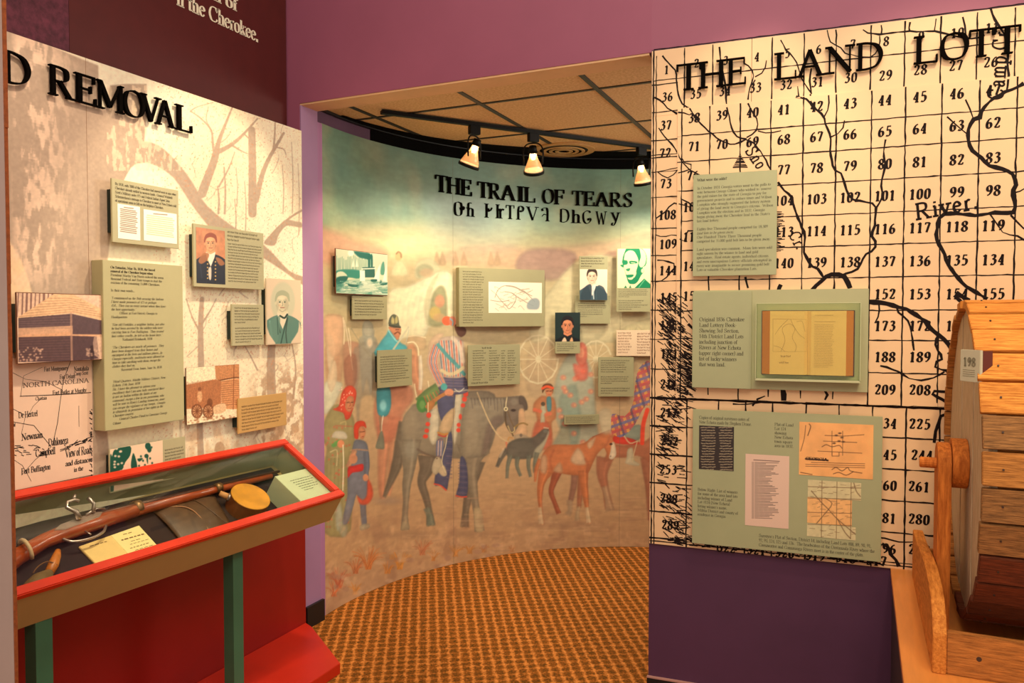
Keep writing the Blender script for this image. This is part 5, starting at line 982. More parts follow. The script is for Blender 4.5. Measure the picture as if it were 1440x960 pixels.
for k in range(6): cv.line(Z1(290+k*18, 76-k*8, 318+k*18, 148-k*14), (214, 150, 76) if k % 2 else (196, 84, 56), 1.4, .75, 1)
cv.poly(Z1(330, 170, 370, 150, 380, 240, 365, 350, 340, 370, 320, 320, 325, 240), (222, 208, 172), .95, 2.5); cv.poly(Z1(480, 80, 520, 60, 512, 180, 495, 300, 475, 370, 462, 280, 470, 160), (222, 208, 172), .95, 2.5)
for x, y, r_, s2 in ((318, 190, 3.4, 4), (312, 245, 3.2, 3), (306, 285, 3.2, 3), (298, 320, 3.6, 3), (538, 92, 3.4, 3.6), (528, 130, 3.2, 3), (502, 250, 2.8, 3), (500, 282, 3, 3), (512, 200, 2.2, 4), (545, 60, 3.6, 4)): cv.ell(*Z1(x, y)[0], r_, s2, (228, 66, 40), .95)
cv.poly(Z3(190, 400, 190, 480, 180, 540, 130, 590, 110, 560, 95, 480, 110, 430), (86, 84, 110), 1, 1.6); cv.poly(Z3(130, 560, 190, 510, 180, 600, 150, 650, 105, 640), (214, 180, 132), 1, 2)
cv.poly(Z3(105, 345, 130, 335, 240, 340, 262, 400, 250, 430, 190, 440, 110, 430), (92, 86, 112), 1, 1.6)
for k in range(5): cv.line(Z3(115, 360+k*16, 255, 364+k*16), (150, 130, 130), 1, .6)
ST = (212, 96, 70)
cv.poly(Z3(80, 180, 100, 140, 170, 125, 235, 150, 250, 300, 245, 345, 125, 345, 105, 290, 110, 240), (212, 184, 156), 1, 1.6)
for k in range(10): cv.line(Z3(105+k*13, 150, 125+k*12, 340), ST if k % 2 else (86, 120, 140), 1.5, .85, .8)
cv.poly(Z3(45, 180, 80, 120, 130, 110, 110, 150, 80, 180, 60, 260), (222, 184, 144), .8, 3)
limb(Z3(95, 180, 72, 270, 120, 390), [15, 17, 12], (220, 186, 156), 1, 1.5)
for k in (-4.6, -2.4, 0, 2.4, 4.6):
    p_ = [(a+k, b+.2*k) for a, b in Z3(95, 175, 72, 270, 118, 385)]; cv.line(p_, ST if abs(k) > 3 or k == 0 else (90, 110, 150), 1.2, .9, .7)
cv.line(Z3(100, 172, 150, 230, 200, 280, 240, 330), (84, 156, 150), 5, .95); cv.line(Z3(120, 310, 160, 330, 200, 320, 235, 295), (220, 200, 150), 5, .95, 1.5); cv.line(Z3(180, 135, 215, 180, 235, 260), (224, 206, 176), 6, .8, 2)
cv.line(Z3(40, 505, 110, 450, 165, 425), (186, 122, 62), 5, 1, 1.2, True); cv.poly(Z3(40, 485, 75, 470, 80, 500, 46, 532), (196, 128, 64)); cv.line(Z3(46, 484, 46, 532), (236, 214, 160), 1.4); cv.line(Z3(165, 425, 262, 415), (170, 160, 140), 2); cv.line(Z3(190, 410, 215, 425, 240, 405), (220, 210, 190), 1.2)
cv.ell(*Z3(132, 398)[0], 4.5, 5, (84, 170, 160)); cv.ell(*Z3(160, 428)[0], 6.6, 5, (222, 146, 104)); cv.line(Z3(150, 440, 180, 448), (180, 110, 76), 1)
cv.poly(Z3(190, 60, 245, 80, 250, 110, 225, 130, 200, 110), (120, 70, 44), 1, 1.6); cv.ell(*Z3(148, 42)[0], 7, 6.5, (232, 96, 50)); cv.ell(*Z3(178, 44)[0], 5, 7, (206, 120, 90)); cv.line(Z3(165, 30, 180, 45, 178, 66), (120, 180, 190), 1.6)
cv.poly(Z3(92, 690, 128, 680, 122, 770, 90, 770), (150, 120, 126), 1, 1.2)
for k in range(5): cv.line(Z3(94+k*8, 690, 92+k*7.5, 768), (230, 214, 196) if k % 2 else (90, 130, 160), 1, .85, .7)
cv.line(Z3(100, 645, 130, 655, 150, 650), (206, 140, 60), 2.6, .95); cv.line(Z3(102, 656, 130, 666, 148, 660), (200, 66, 46), 2, .95)
cv.poly(Z3(75, 800, 95, 775, 118, 790, 120, 830, 90, 872, 66, 850), (206, 186, 148), 1, 1.6); cv.poly(Z3(100, 850, 130, 820, 148, 870, 125, 880), (226, 200, 154), .95, 1.6); cv.line(Z3(150, 660, 140, 720, 120, 800, 140, 860), (224, 208, 160), 1.4, .9); cv.ell(*Z3(94, 784)[0], .8, .8, (80, 60, 40))
# ---------------- woman and boy
cv.poly(Z5(20, 60, 50, 20, 120, 30, 130, 60, 90, 150, 60, 200, 20, 210), (214, 210, 178), .95, 4)
cv.poly(Z5(60, 190, 100, 160, 180, 200, 205, 300, 200, 420, 170, 500, 180, 900, 10, 900, 10, 600, 40, 430, 20, 380, 10, 320, 30, 250), (158, 146, 96), .95, 3)
for k in range(60): x, y = rr.uniform(15, 175), rr.uniform(280, 880); cv.ell(*Z5(x, y)[0], 1.5, 1.5, (206, 96, 70), .6, 1.5)
for k in range(8): cv.line(Z5(20+k*22, 470, 10+k*24, 890), (120, 120, 76), 1.2, .4, 1.5)
cv.poly(Z5(75, 190, 110, 170, 125, 100, 150, 60, 185, 50, 212, 80, 210, 130, 190, 200, 175, 240, 150, 250, 135, 210), (226, 78, 52), 1, 1.6)
for k in range(26): cv.ell(*Z5(rr.uniform(110, 205), rr.uniform(60, 190))[0], .7, .7, (252, 206, 180), .95)
cv.poly(Z5(152, 140, 170, 112, 196, 118, 198, 160, 182, 200, 160, 200, 148, 175), (218, 142, 96), 1, 1.2); cv.line(Z5(158, 150, 172, 148), (80, 40, 28), 1); cv.line(Z5(182, 148, 194, 148), (80, 40, 28), 1); cv.line(Z5(176, 150, 178, 168, 172, 170), (170, 90, 60), 1); cv.line(Z5(164, 184, 182, 183), (170, 70, 56), 1.1)
cv.poly(Z5(68, 350, 90, 318, 140, 320, 160, 345, 150, 365, 90, 358), (222, 210, 180), .95, 2); cv.line(Z5(80, 400, 110, 380), (90, 160, 80), 6, .85, 2); cv.ell(*Z5(122, 392)[0], 5, 5.5, (220, 142, 98)); cv.line(Z5(135, 400, 138, 500, 134, 665), (240, 226, 190), 1.6, .95); cv.line(Z5(60, 440, 100, 430, 98, 520), (216, 200, 150), 1.4, .8); cv.line(Z5(60, 470, 110, 470), (200, 170, 130), 1.2, .6); cv.line(Z5(120, 270, 150, 262, 150, 295), (200, 180, 120), 1.4, .8); cv.line(Z5(90, 285, 190, 290), (196, 90, 66), 1.4, .6)
cv.poly(Z5(190, 420, 205, 370, 245, 370, 275, 390, 285, 450, 280, 560, 170, 560, 180, 480), (120, 124, 132), 1, 2); cv.poly(Z5(170, 550, 275, 540, 282, 660, 270, 760, 275, 870, 245, 875, 235, 760, 215, 690, 190, 780, 160, 860, 130, 850, 160, 700), (126, 128, 136), 1, 2)
cv.line(Z5(180, 430, 220, 425, 278, 430), (196, 150, 110), 1.8, .8); limb(Z5(205, 430, 185, 480, 165, 530), [7, 7, 6], (206, 150, 110), .95); cv.ell(*Z5(195, 480)[0], 6, 7, (214, 146, 104), .95, 2); cv.poly(Z5(165, 530, 200, 520, 252, 510, 250, 550, 190, 562, 165, 590), (222, 54, 50), 1, 1.6)
cv.poly(Z5(200, 345, 200, 285, 225, 258, 262, 262, 272, 300, 255, 290, 232, 300, 225, 360, 205, 360), (232, 74, 46), 1, 1.4); cv.poly(Z5(226, 310, 240, 290, 262, 300, 268, 330, 255, 362, 238, 360, 228, 340), (220, 146, 100), 1, 1.2); cv.line(Z5(234, 322, 262, 320), (90, 46, 32), 1, .8); cv.line(Z5(246, 350, 256, 349), (170, 70, 56), 1)
cv.poly(Z5(280, 600, 305, 640, 310, 700, 280, 745, 235, 745, 220, 700, 250, 720, 275, 690), (232, 92, 60), .95, 3); limb(Z5(270, 440, 275, 520, 268, 590), [8, 8, 6], (112, 118, 130), .95); cv.ell(*Z5(268, 590)[0], 4, 5, (216, 146, 104))
cv.poly(Z5(235, 870, 285, 860, 290, 885, 240, 900), (176, 166, 134), .9, 2); cv.poly(Z5(90, 790, 120, 740, 135, 860, 100, 900), (190, 200, 180), .7, 4); cv.poly(Z5(110, 880, 160, 870, 155, 930, 125, 935), (170, 168, 140), .8, 3)
# ---------------- child, grey woman, dog
cv.poly([(786, 600), (778, 560), (786, 520), (806, 492), (822, 500), (834, 530), (838, 580), (840, 628), (806, 636), (800, 600)], (168, 172, 146), .85, 5); cv.poly([(786, 560), (810, 540), (816, 600), (806, 632), (776, 630), (790, 596)], (132, 150, 130), .6, 5)
for k in range(20): x, y = rr.uniform(786, 834), rr.uniform(520, 625); cv.ell(x, y, 4, 3.6, (222, 130, 100), .7, 3); cv.ell(x+1, y, 1.4, 1.4, (226, 180, 120), .6)
cv.poly([(810, 506), (811, 488), (818, 481), (825, 488), (825, 508), (818, 516)], (214, 110, 84), .9, 3); cv.ell(817, 496, 4.5, 7, (222, 150, 112), .8, 2); cv.poly([(806, 512), (818, 513), (826, 510), (826, 532), (812, 534)], (226, 92, 70), .7, 4)
cv.poly(Z2(870, 430, 880, 320, 960, 240, 1000, 230, 1110, 250, 1150, 340, 1150, 500, 1100, 560, 1090, 760, 880, 760, 920, 560, 900, 440), (196, 126, 80), .95, 3); cv.poly(Z2(900, 560, 1060, 560, 1100, 860, 860, 860), (204, 104, 74), .8, 4)
cv.poly(Z2(985, 200, 985, 110, 1030, 80, 1090, 85, 1120, 130, 1110, 200, 1090, 150, 1020, 150), (120, 76, 44), 1, 1.2); cv.poly(Z2(1020, 180, 1030, 145, 1100, 145, 1108, 200, 1080, 240, 1040, 235), (222, 142, 94), 1, 1.2); cv.line(Z2(985, 140, 1040, 115, 1112, 135), (238, 92, 50), 3.4, .95); cv.line(Z2(1036, 172, 1060, 170), (80, 44, 28), 1.1); cv.line(Z2(1076, 172, 1098, 170), (80, 44, 28), 1.1); cv.line(Z2(1056, 215, 1082, 214), (180, 80, 60), 1)
cv.poly(Z2(1040, 250, 1090, 250, 1095, 400, 1050, 420, 1035, 340), (90, 146, 150), .95, 2); cv.poly(Z2(965, 380, 985, 340, 1020, 360, 1030, 440, 1010, 470, 1015, 550, 990, 555, 960, 550, 970, 440), (204, 196, 160), .95, 2); cv.ell(*Z2(993, 330)[0], 3, 3, (96, 80, 60)); cv.line(Z2(890, 400, 960, 420), (224, 110, 76), 5, .8, 2); cv.line(Z2(1030, 460, 1080, 450), (224, 120, 84), 5, .8, 2)
DG = (104, 98, 84)
limb([(714, 632), (706, 641), (699, 656)], [8, 7, 4], DG, .95, 2.5); cv.line([(708, 632), (703, 642)], (222, 196, 160), 3, .6, 2); cv.line([(712, 622), (714, 634)], (222, 110, 76), 2.4, .7, 2)
cv.poly([(712, 632), (716, 622), (730, 616), (748, 615), (758, 608), (764, 603), (771, 603), (772, 608), (768, 616), (764, 628), (756, 640), (742, 645), (724, 645), (714, 642)], DG, .95, 2.5)
cv.poly([(762, 622), (768, 614), (771, 606), (772, 610), (766, 626), (758, 640), (750, 644), (752, 632)], (196, 186, 152), .9, 2.5); cv.ell(767, 606, 3, 2.6, (120, 116, 100), .8); cv.line([(765, 601), (771, 602)], (206, 196, 160), 1.6, .8)
for q in ([(718, 640), (714, 655), (713, 672)], [(728, 642), (727, 655), (732, 669)], [(744, 640), (743, 655), (746, 670)], [(755, 636), (752, 652), (752, 664)]): limb(q, [7, 5, 4], (122, 124, 104), .9, 2)
# ---------------- foal and the horse beyond it
limb(Z6(105, 560, 92, 640, 110, 720, 126, 805), [24, 15, 9, 12], (178, 112, 80), .9, 3); limb(Z6(104, 700, 118, 760, 130, 815), [8, 8, 13], (190, 156, 118), .85, 3); limb(Z6(310, 560, 322, 700, 330, 860), [20, 13, 10], (178, 112, 80), .9, 3)
cv.poly(Z6(140, 500, 200, 500, 300, 480, 360, 440, 360, 590, 300, 570, 260, 550, 200, 560, 150, 560, 100, 580), (184, 112, 78), .95, 3)
FO = (206, 124, 76); FD = (170, 94, 64)
cv.ell(790, 738, 60, 5, (160, 126, 96), .5, 6)
limb(Z7(260, 440, 230, 530, 210, 610, 240, 700, 275, 790), [14, 9, 7, 6, 7], FD, 1, 2); limb(Z7(410, 460, 400, 560, 375, 680), [10, 9, 7], (150, 104, 84), .8, 3); limb(Z7(365, 680, 370, 760, 350, 800), [8, 6, 8], (160, 140, 112), .6, 4); limb(Z7(470, 460, 455, 600, 445, 740), [11, 8, 6], (176, 110, 76), .95, 2.5); limb(Z7(445, 730, 430, 800, 432, 850), [5, 5, 7], (190, 166, 126), .7, 3)
limb(Z7(115, 330, 85, 420, 75, 520), [5, 6, 3], FO, .95, 2)
cv.poly(Z7(120, 340, 150, 270, 210, 215, 300, 208, 400, 210, 490, 195, 560, 145, 650, 110, 700, 90, 745, 75, 765, 90, 765, 130, 755, 200, 755, 300, 720, 335, 695, 325, 670, 260, 650, 240, 600, 290, 560, 370, 520, 450, 440, 470, 320, 458, 240, 440, 190, 490, 130, 480, 115, 420), FO, 1, 2)
limb(Z7(160, 430, 125, 540, 115, 650, 122, 750, 130, 880), [18, 10, 7, 5, 8], FO, 1, 1.8, .14); limb(Z7(480, 430, 488, 540, 500, 640, 515, 760, 528, 870), [15, 11, 9, 5, 8], FO, 1, 1.8, .14)
limb(Z7(115, 740, 128, 880), [5, 8], (228, 200, 154), .9, 2); limb(Z7(512, 740, 528, 870), [5, 8], (228, 200, 154), .9, 2)
cv.poly(Z7(375, 340, 400, 280, 435, 240, 470, 270, 495, 330, 500, 375, 440, 380, 400, 370), (226, 196, 154), .85, 4); cv.poly(Z7(130, 310, 165, 300, 178, 370, 165, 450, 125, 440, 120, 380), (218, 184, 142), .75, 4); cv.poly(Z7(230, 430, 285, 360, 305, 440), (216, 180, 138), .75, 4); cv.poly(Z7(515, 200, 560, 160, 585, 150, 560, 220, 530, 245), (228, 196, 152), .8, 3)
cv.poly(Z7(720, 200, 740, 190, 755, 240, 758, 300, 725, 335, 698, 320, 712, 260), (240, 218, 180), 1, 1.6); cv.ell(*Z7(715, 205)[0], 2, 1.4, (70, 40, 30)); cv.poly(Z7(700, 130, 700, 95, 745, 75, 760, 95, 735, 110, 728, 150), (222, 130, 90), 1, 1.4); cv.line(Z7(560, 145, 650, 108, 700, 88), (150, 84, 60), 1.2, .8); cv.line(Z7(660, 230, 690, 190, 700, 150), FD, 2, .5, 3); cv.line(Z7(500, 330, 520, 380, 510, 440), FD, 3, .5, 3); cv.line(Z7(230, 260, 200, 340, 215, 420), FD, 3, .45, 3); cv.ell(*Z7(712, 308)[0], .9, 1, (150, 120, 100))
# ---------------- plaid rider
cv.poly(Z6(75, 340, 130, 330, 150, 430, 90, 440), (206, 196, 160), .6, 5); cv.poly(Z6(200, 430, 270, 400, 290, 440, 250, 490, 210, 480), (140, 150, 130), .95, 2); cv.line(Z6(285, 490, 290, 400, 310, 330), (232, 72, 44), 6, .95, 1.6)
cv.poly(Z6(150, 455, 240, 470, 270, 495, 160, 492), (226, 64, 46), .95, 2); cv.line(Z6(195, 450, 225, 490, 262, 480), (214, 196, 150), 1.6, .9); cv.poly(Z6(215, 520, 240, 515, 245, 570, 272, 590, 260, 600, 205, 588, 210, 560), (214, 200, 160), .95, 2); cv.line(Z6(262, 480, 245, 540, 238, 580), (206, 186, 140), 1.4, .9)
pk = catmull(Z6(135, 430, 140, 350, 200, 360, 240, 300, 250, 220, 270, 130, 330, 100, 360, 300, 300, 310, 250, 400, 190, 460, 150, 450), 3, True)
k = cv.sub(855, 500, 935, 620); d_, ins = cv.seg(k, pk, True); X, Y = cv.x[k], cv.y[k]; cv.put(k, ins*1., (176, 104, 100)); a1 = (np.sin((X*.35+Y)*.72) > .1)*ins; a2 = (np.sin((X-Y*.3)*.62) > .2)*ins
cv.put(k, a1*.7, (104, 118, 156)); cv.put(k, a2*(~(a1 > 0))*.75, (232, 170, 76)); cv.put(k, (np.sin((X*.35+Y)*.36+1) > .6)*ins*.7, (224, 84, 64)); cv.put(k, (np.sin((X-Y*.3)*.31) > .85)*ins*.5, (70, 74, 110))
# ---------------- oxen, mule
cv.poly(Z4(90, 640, 150, 615, 240, 625, 260, 700, 250, 900, 200, 960, 150, 960, 100, 800), (226, 180, 138), .75, 5); cv.line(Z4(255, 640, 265, 750, 262, 860), (240, 222, 180), 1.6, .7); cv.line(Z4(300, 730, 318, 840, 320, 960), (240, 222, 180), 1.6, .7)
cv.poly(Z4(420, 740, 430, 800, 445, 880, 500, 880, 510, 800, 520, 745, 500, 790, 440, 790), (170, 168, 146), .85, 3); cv.ell(*Z4(480, 850)[0], 4, 6, (232, 206, 166), .9, 3); cv.poly([(466, 512), (472, 508), (474, 532), (466, 552), (460, 535)], (232, 206, 166), .8, 2)
# ground, tufts and stones
def tuft(x, y, n_, h, c, s_=1.0):
    for k in range(n_):
        a_ = rr.uniform(-.9, .9); L = h*rr.uniform(.5, 1); cv.line([(x+rr.uniform(-4, 4), y), (x+math.sin(a_)*L*.5, y-L*.6), (x+math.sin(a_)*L, y-math.cos(a_)*L)], np.array(c)*rr.uniform(.85, 1.15), .9, .6, .8)
gm = np.clip((cv.y-690)/60, 0, 1)
cv.put(al, np.clip((vnoise(cv.x.shape, 26, 31)-.5)/.2, 0, 1)*gm*.4, (150, 110, 84)); cv.put(al, np.clip((vnoise(cv.x.shape, 12, 32)-.56)/.2, 0, 1)*gm*.4, (222, 180, 134))
for x, y, n_, h, c in ((518, 800, 40, 34, (196, 116, 60)), (500, 806, 26, 24, (190, 110, 66)), (562, 800, 30, 26, (204, 136, 60)), (545, 806, 20, 18, (196, 126, 60)), (476, 826, 30, 30, (186, 96, 64)), (470, 838, 20, 22, (190, 104, 64)), (594, 780, 26, 24, (186, 116, 76)), (640, 782, 24, 18, (200, 136, 70)), (660, 778, 18, 14, (200, 136, 70)), (680, 776, 14, 12, (190, 130, 76)), (500, 835, 22, 18, (206, 140, 70)), (720, 776, 14, 10, (180, 126, 80)), (610, 788, 18, 16, (196, 130, 66))): tuft(x, y, n_, h, c)
for k in range(40): x = rr.uniform(460, 700); y = rr.uniform(800, 850)-(x-460)*.16; cv.ell(x, y, rr.uniform(3, 8), rr.uniform(2, 4), (212, 176, 140) if k % 2 else (164, 126, 104), .5, 2)
for k in range(60): x = rr.uniform(560, 920); y = rr.uniform(690, 775); cv.line([(x, y), (x+rr.uniform(10, 40), y+rr.uniform(-2, 2))], (214, 176, 134) if k % 2 else (160, 124, 96), 1.6, .35, 2)
hz = (vnoise(cv.x.shape, 6, 33, 2)-.5); cv.c *= (1+hz*.05)[..., None]
cv.put(al, .10*np.clip((cv.y-330)/60, 0, 1), (226, 204, 160))
br = np.repeat(vnoise((cv.x.shape[0], cv.x.shape[1]//3+1), 4, 35), 3, 1)[:, :cv.x.shape[1]]; cv.c *= (1+.10*(br-.5))[..., None]
mn = np.array([186, 160, 122.]); fm = np.clip((cv.y-340)/60, 0, 1)[..., None]; cv.c = cv.c+(cv.c-mn)*.14*fm+2*fm; cv.build('print', MC, cmu, 1.0)
for px__ in (637, 872):
    u_ = CY.uv(px__, 420)[0]; V = CY.P([u_, u_+.0015, u_+.0015, u_], [0, 0, 2.47, 2.47], .0006); mesh('panel_joint', V, [(0, 1, 2, 3)], mat('mural_joint', (110, 104, 84), .7), cmu, solid='flat')
# sign letters on the curve
t0_, t3_ = CY.uv(621.5, 247.7)[1], CY.uv(883, 272)[1]; q0_, q3_ = CY.uv(621.5, 269.8)[1], CY.uv(883, 290.7)[1]
TT = [('THE', 'THE', [(612.6, 630), (629, 648), (648.6, 664)]), ('TRAIL', 'TRAIL', [(672, 688), (688, 705), (704, 725.6), (728, 737), (737.6, 753)]), ('OF', 'OF', [(763, 779.5), (779.5, 794)]), ('TEARS', 'TEARS', [(805, 820.4), (821, 836.5), (836.5, 857), (857.5, 875.3), (876.5, 889.5)])]
for word, _, xs2 in TT:
    for i, (c, (a, b2)) in enumerate(zip(word, xs2)):
        xm = (a+b2)/2; ym = 259+(xm-621)*.085; f_ = (xm-621.5)/261.5
        letter(c, CY, CY.uv(a, ym, .01)[0], CY.uv(b2, ym, .01)[0], q0_+(q3_-q0_)*f_, t0_+(t3_-t0_)*f_, .001, .012, f'black capital {c}, {ORD[i]} letter of {word} on the curved mural', 'title letters on the curved mural', wt=1.8, thin=.6)
SY = [(u'\u13a4', 638.4, 654), (u'\u13f2', 655.7, 667.5), (u'\u13a8', 681.5, 693), (u'\u13c2', 697, 709.5), (u'\u13a2', 711.6, 723.5), (u'\u13b5', 726, 737.5), (u'\u13d9', 740, 758), (u'\u13b8', 761, 773), (u'\u13a0', 787.6, 801), (u'h', 803, 817), (u'\u13e3', 819, 832), (u'W', 837.6, 853.7), (u'\u13e9', 858.5, 872.5)]
for i, (c, a, b2) in enumerate(SY):
    xm = (a+b2)/2; f_ = (xm-646)/220; yt, yb = 284+15*f_, 303+13.5*f_
    letter(c, CY, CY.uv(a, yt+9, .004)[0], CY.uv(b2, yt+9, .004)[0], CY.uv(xm, yb, .004)[1], CY.uv(xm, yt, .004)[1], .001, .005, None, None, cmu, 1.55, .5, name='syllable', cat=None)
# placards on the curve
GC = 'placards mounted on the curved mural'
M_ol2 = mat('grey_green_placard', (164, 158, 116), .5, .04, 12)
o, pl, w, r_ = placard('teal print of steamboats and rowing boats in a harbour', CY, [(471.5, 350.5), (545, 356), (545, 416), (472, 413)], .04, .006, mat('photo_board', (120, 70, 40), .6), GC, 'harbour_print', 'picture')
cc = picture(o, pl, w, [(472, 351.5), (545, 356.5), (545, 415), (473, 412)], .0020, (226, 216, 176)); T = (12, 92, 80); LT_ = (246, 240, 212)
cc.poly(Z4(190, 60, 620, 90, 620, 240, 190, 230), (196, 204, 172), .9, 3); cc.poly(Z4(200, 240, 395, 240, 390, 310, 300, 300, 200, 330), (36, 128, 108), .95, 2); cc.poly(Z4(190, 330, 620, 330, 620, 455, 190, 440), (150, 186, 156), .9, 2)
for k in range(26): x = 200+k*12; cc.line(Z4(x, 130+rr.uniform(-20, 30), x+rr.uniform(-3, 3), 235), (84, 140, 118), 1, .6, .8, False)
for x in (340, 372): cc.poly(Z4(x-14, 210, x, 140, x+12, 210), (236, 232, 200), .9, 1, False)
cc.poly(Z4(345, 80, 440, 90, 470, 95, 500, 120, 480, 150, 430, 140, 390, 130), T, .95, 2); cc.ell(*Z4(320, 95)[0], 4, 4, LT_, .9, 2); cc.poly(Z4(468, 110, 482, 110, 482, 220, 468, 220), T); cc.poly(Z4(490, 110, 504, 120, 504, 220, 492, 220), T); cc.poly(Z4(418, 215, 520, 210, 525, 300, 430, 300), (28, 90, 78), .95, 1, False); cc.line(Z4(415, 228, 525, 224), LT_, 1.4); cc.poly(Z4(395, 240, 438, 240, 440, 330, 398, 330), LT_, 1, 1, False)
cc.poly(Z4(505, 330, 560, 200, 566, 190, 562, 330), LT_, 1, 1, False); cc.poly(Z4(570, 270, 580, 190, 600, 170, 605, 270), (70, 140, 116), .9); cc.poly(Z4(590, 330, 620, 190, 622, 330), LT_, 1, 1, False); cc.poly(Z4(200, 262, 250, 250, 290, 285, 270, 320, 205, 330), (206, 214, 180)); cc.poly(Z4(202, 300, 290, 290, 280, 330, 205, 360), T, .95, 1.5)
cc.poly(Z4(295, 355, 360, 362, 420, 355, 415, 378, 320, 378), T); cc.ell(*Z4(405, 350)[0], 2, 2.6, T); cc.poly(Z4(490, 318, 540, 316, 535, 335, 498, 336), T); cc.poly(Z4(560, 345, 620, 340, 620, 362, 575, 362), T); cc.ell(*Z4(574, 335)[0], 1.4, 2, T)
for k in range(110): x = rr.uniform(195, 615); y = rr.uniform(330, 450); cc.line(Z4(x, y, x+rr.uniform(16, 60), y+rr.uniform(-3, 3)), (50, 128, 108) if k % 2 else LT_, .9, .65, .8, False)
cc.poly(Z4(400, 340, 480, 335, 540, 400, 430, 420, 390, 400), LT_, .5, 3); cc.poly(Z4(195, 340, 260, 350, 240, 400, 200, 410), (40, 120, 104), .6, 3)
cc.build('picture', M_pic, o)
def tp(label, c, w_, n_, a, seed, spacer=True, th=.006, m_=None):
    o, pl, w, r_ = placard(label, CY, c, w_, th, m_ or M_ol2, GC, spacer=spacer); scribble(pl, w, n_, *a, M_ink, o, seed, .2, .5, .12, 'fine_print'); return o, pl, w
tp('small text placard tucked under the harbour print', [(495, 417), (545, 416), (543.5, 449), (495.5, 449)], .03, 6, (499, 541, 421, 444), 21)
tp('text placard in front of the soldier in blue', [(530, 492), (579, 491), (580, 541), (531.5, 546)], .035, 11, (535, 577, 499, 537), 22)
o, pl, w, r_ = placard('thick olive board with a pale trail map, largest on the curved mural', CY, [(645, 376), (766, 379.5), (766, 459), (646, 459)], .07, .07, mat('olive_box_board', (160, 152, 108), .5, .04, 10), GC, 'map_board', spacer=False)
scribble(pl, w, 21, 651, 681, 380, 455, M_ink, o, 23, .08, .5, .12)
cc = picture(o, pl, w, [(687, 395.5), (762, 398), (762, 440), (687, 440)], .0022, (255, 236, 204)); I = (150, 130, 104)
for q in ([(696, 418), (700, 408), (708, 402), (720, 402), (730, 406), (740, 412), (748, 420), (752, 424)], [(698, 414), (704, 422), (712, 430), (716, 434), (722, 428), (726, 418), (720, 412), (710, 410)], [(690, 422), (704, 424), (716, 422)], [(712, 402), (724, 404), (736, 410), (748, 416)], [(720, 412), (732, 420), (742, 426), (750, 430)]): cc.line(q, I, .9, .9, .9)
for k in range(34):
    x, y = rr.uniform(692, 745), rr.uniform(402, 434); cc.line([(x, y), (x+rr.uniform(-4, 6), y+rr.uniform(-3, 3)), (x+rr.uniform(2, 9), y+rr.uniform(-4, 4))], (170, 146, 116), .7, .7, .7)
cc.poly([(741, 428), (746, 421), (754, 419), (759, 424), (757, 434), (748, 435), (742, 434)], (146, 158, 156), .9, 2)
cc.build('picture', M_pic, o)
o, pl, w, r_ = placard('olive placard with a table of dates under the trail map', CY, [(657.5, 485.5), (731.5, 483.5), (731, 540), (658.5, 543)], .04, .006, M_ol2, GC, 'table_placard')
mb = MB(); scribble(pl, w, 1, 678, 714, 486, 491, None, None, 31, 0, mb=mb)
for a in ((665, 684), (688, 704), (705, 712), (714, 728)): scribble(pl, w, 13, *a, 491, 535, None, None, int(a[0]), .35, .45, mb=mb)
scribble(pl, w, 1, 663, 700, 535, 540, None, None, 33, 0, mb=mb); mb.go('fine_print', M_ink, o, solid='flat')
# portraits on the right
o, pl, w, r_ = placard('dark colour portrait of a man in a high collar with caption', CY, [(780.5, 439), (816, 439.5), (815.5, 497), (781, 497)], .035, .006, M_ol2, GC, 'portrait_placard', 'picture')
cc = picture(o, pl, w, [(780.5, 439), (816, 439.5), (815.5, 480), (781, 480)], .0022, (24, 44, 40)); portrait(cc, 798, 458, 21, (222, 140, 96), (26, 20, 22), (16, 20, 24), (24, 24, 28)); cc.poly([(790, 480), (794, 474), (797, 480)], (230, 200, 160)); cc.poly([(806, 480), (804, 474), (801, 480)], (220, 170, 120)); cc.build('picture', M_pic, o)
scribble(pl, w, 4, 783.5, 811, 482, 494, M_ink, o, 34)
o, pl, w, r_ = placard('olive text placard behind and below the seated minister print', CY, [(808.5, 415), (855, 416), (861, 455), (809, 455)], .028, .006, M_ol2, GC)
scribble(pl, w, 7, 813, 853, 425, 446, M_ink, o, 35)
o, pl, w, r_ = placard('print of a seated minister in a dark robe with heading above', CY, [(814, 359.5), (855.5, 361), (853.5, 422.5), (815, 422)], .05, .006, M_ol2, GC, 'portrait_placard', 'picture')
cc = picture(o, pl, w, [(815, 378), (854.5, 379), (853.5, 422), (815.5, 421.5)], .0020, (248, 222, 190)); portrait(cc, 832.5, 389, 18, (240, 206, 170), (60, 44, 34), (60, 84, 92), (240, 226, 206), eye=(40, 40, 40))
cc.poly([(817, 421), (819, 408), (827, 400), (832, 402), (830, 422)], (44, 62, 70), .9); cc.poly([(840, 402), (849, 404), (853, 416), (852, 422), (840, 422)], (50, 70, 78), .9); cc.line([(834, 404), (835, 420)], (190, 200, 196), 1.6); cc.build('picture', M_pic, o)
scribble(pl, w, 4, 817, 851, 361, 376, M_ink, o, 36)
o, pl, w, r_ = placard('large bold green portrait of an old gentleman with text below', CY, [(866.5, 347.5), (921, 349), (921, 439), (867, 437.5)], .06, .006, M_ol2, GC, 'portrait_placard', 'picture')
cc = picture(o, pl, w, [(868, 349), (921, 350), (921, 405), (868.5, 404.5)], .0020, (240, 222, 172)); G = (8, 126, 78); Z8 = zz_(860, 340, .1093); SK = (242, 216, 168)
cc.poly(Z8(140, 230, 165, 140, 200, 75, 290, 70, 380, 80, 430, 130, 455, 210, 440, 300, 400, 330, 420, 380, 380, 430, 330, 520, 260, 550, 215, 520, 190, 440, 160, 340), G, 1, .8)
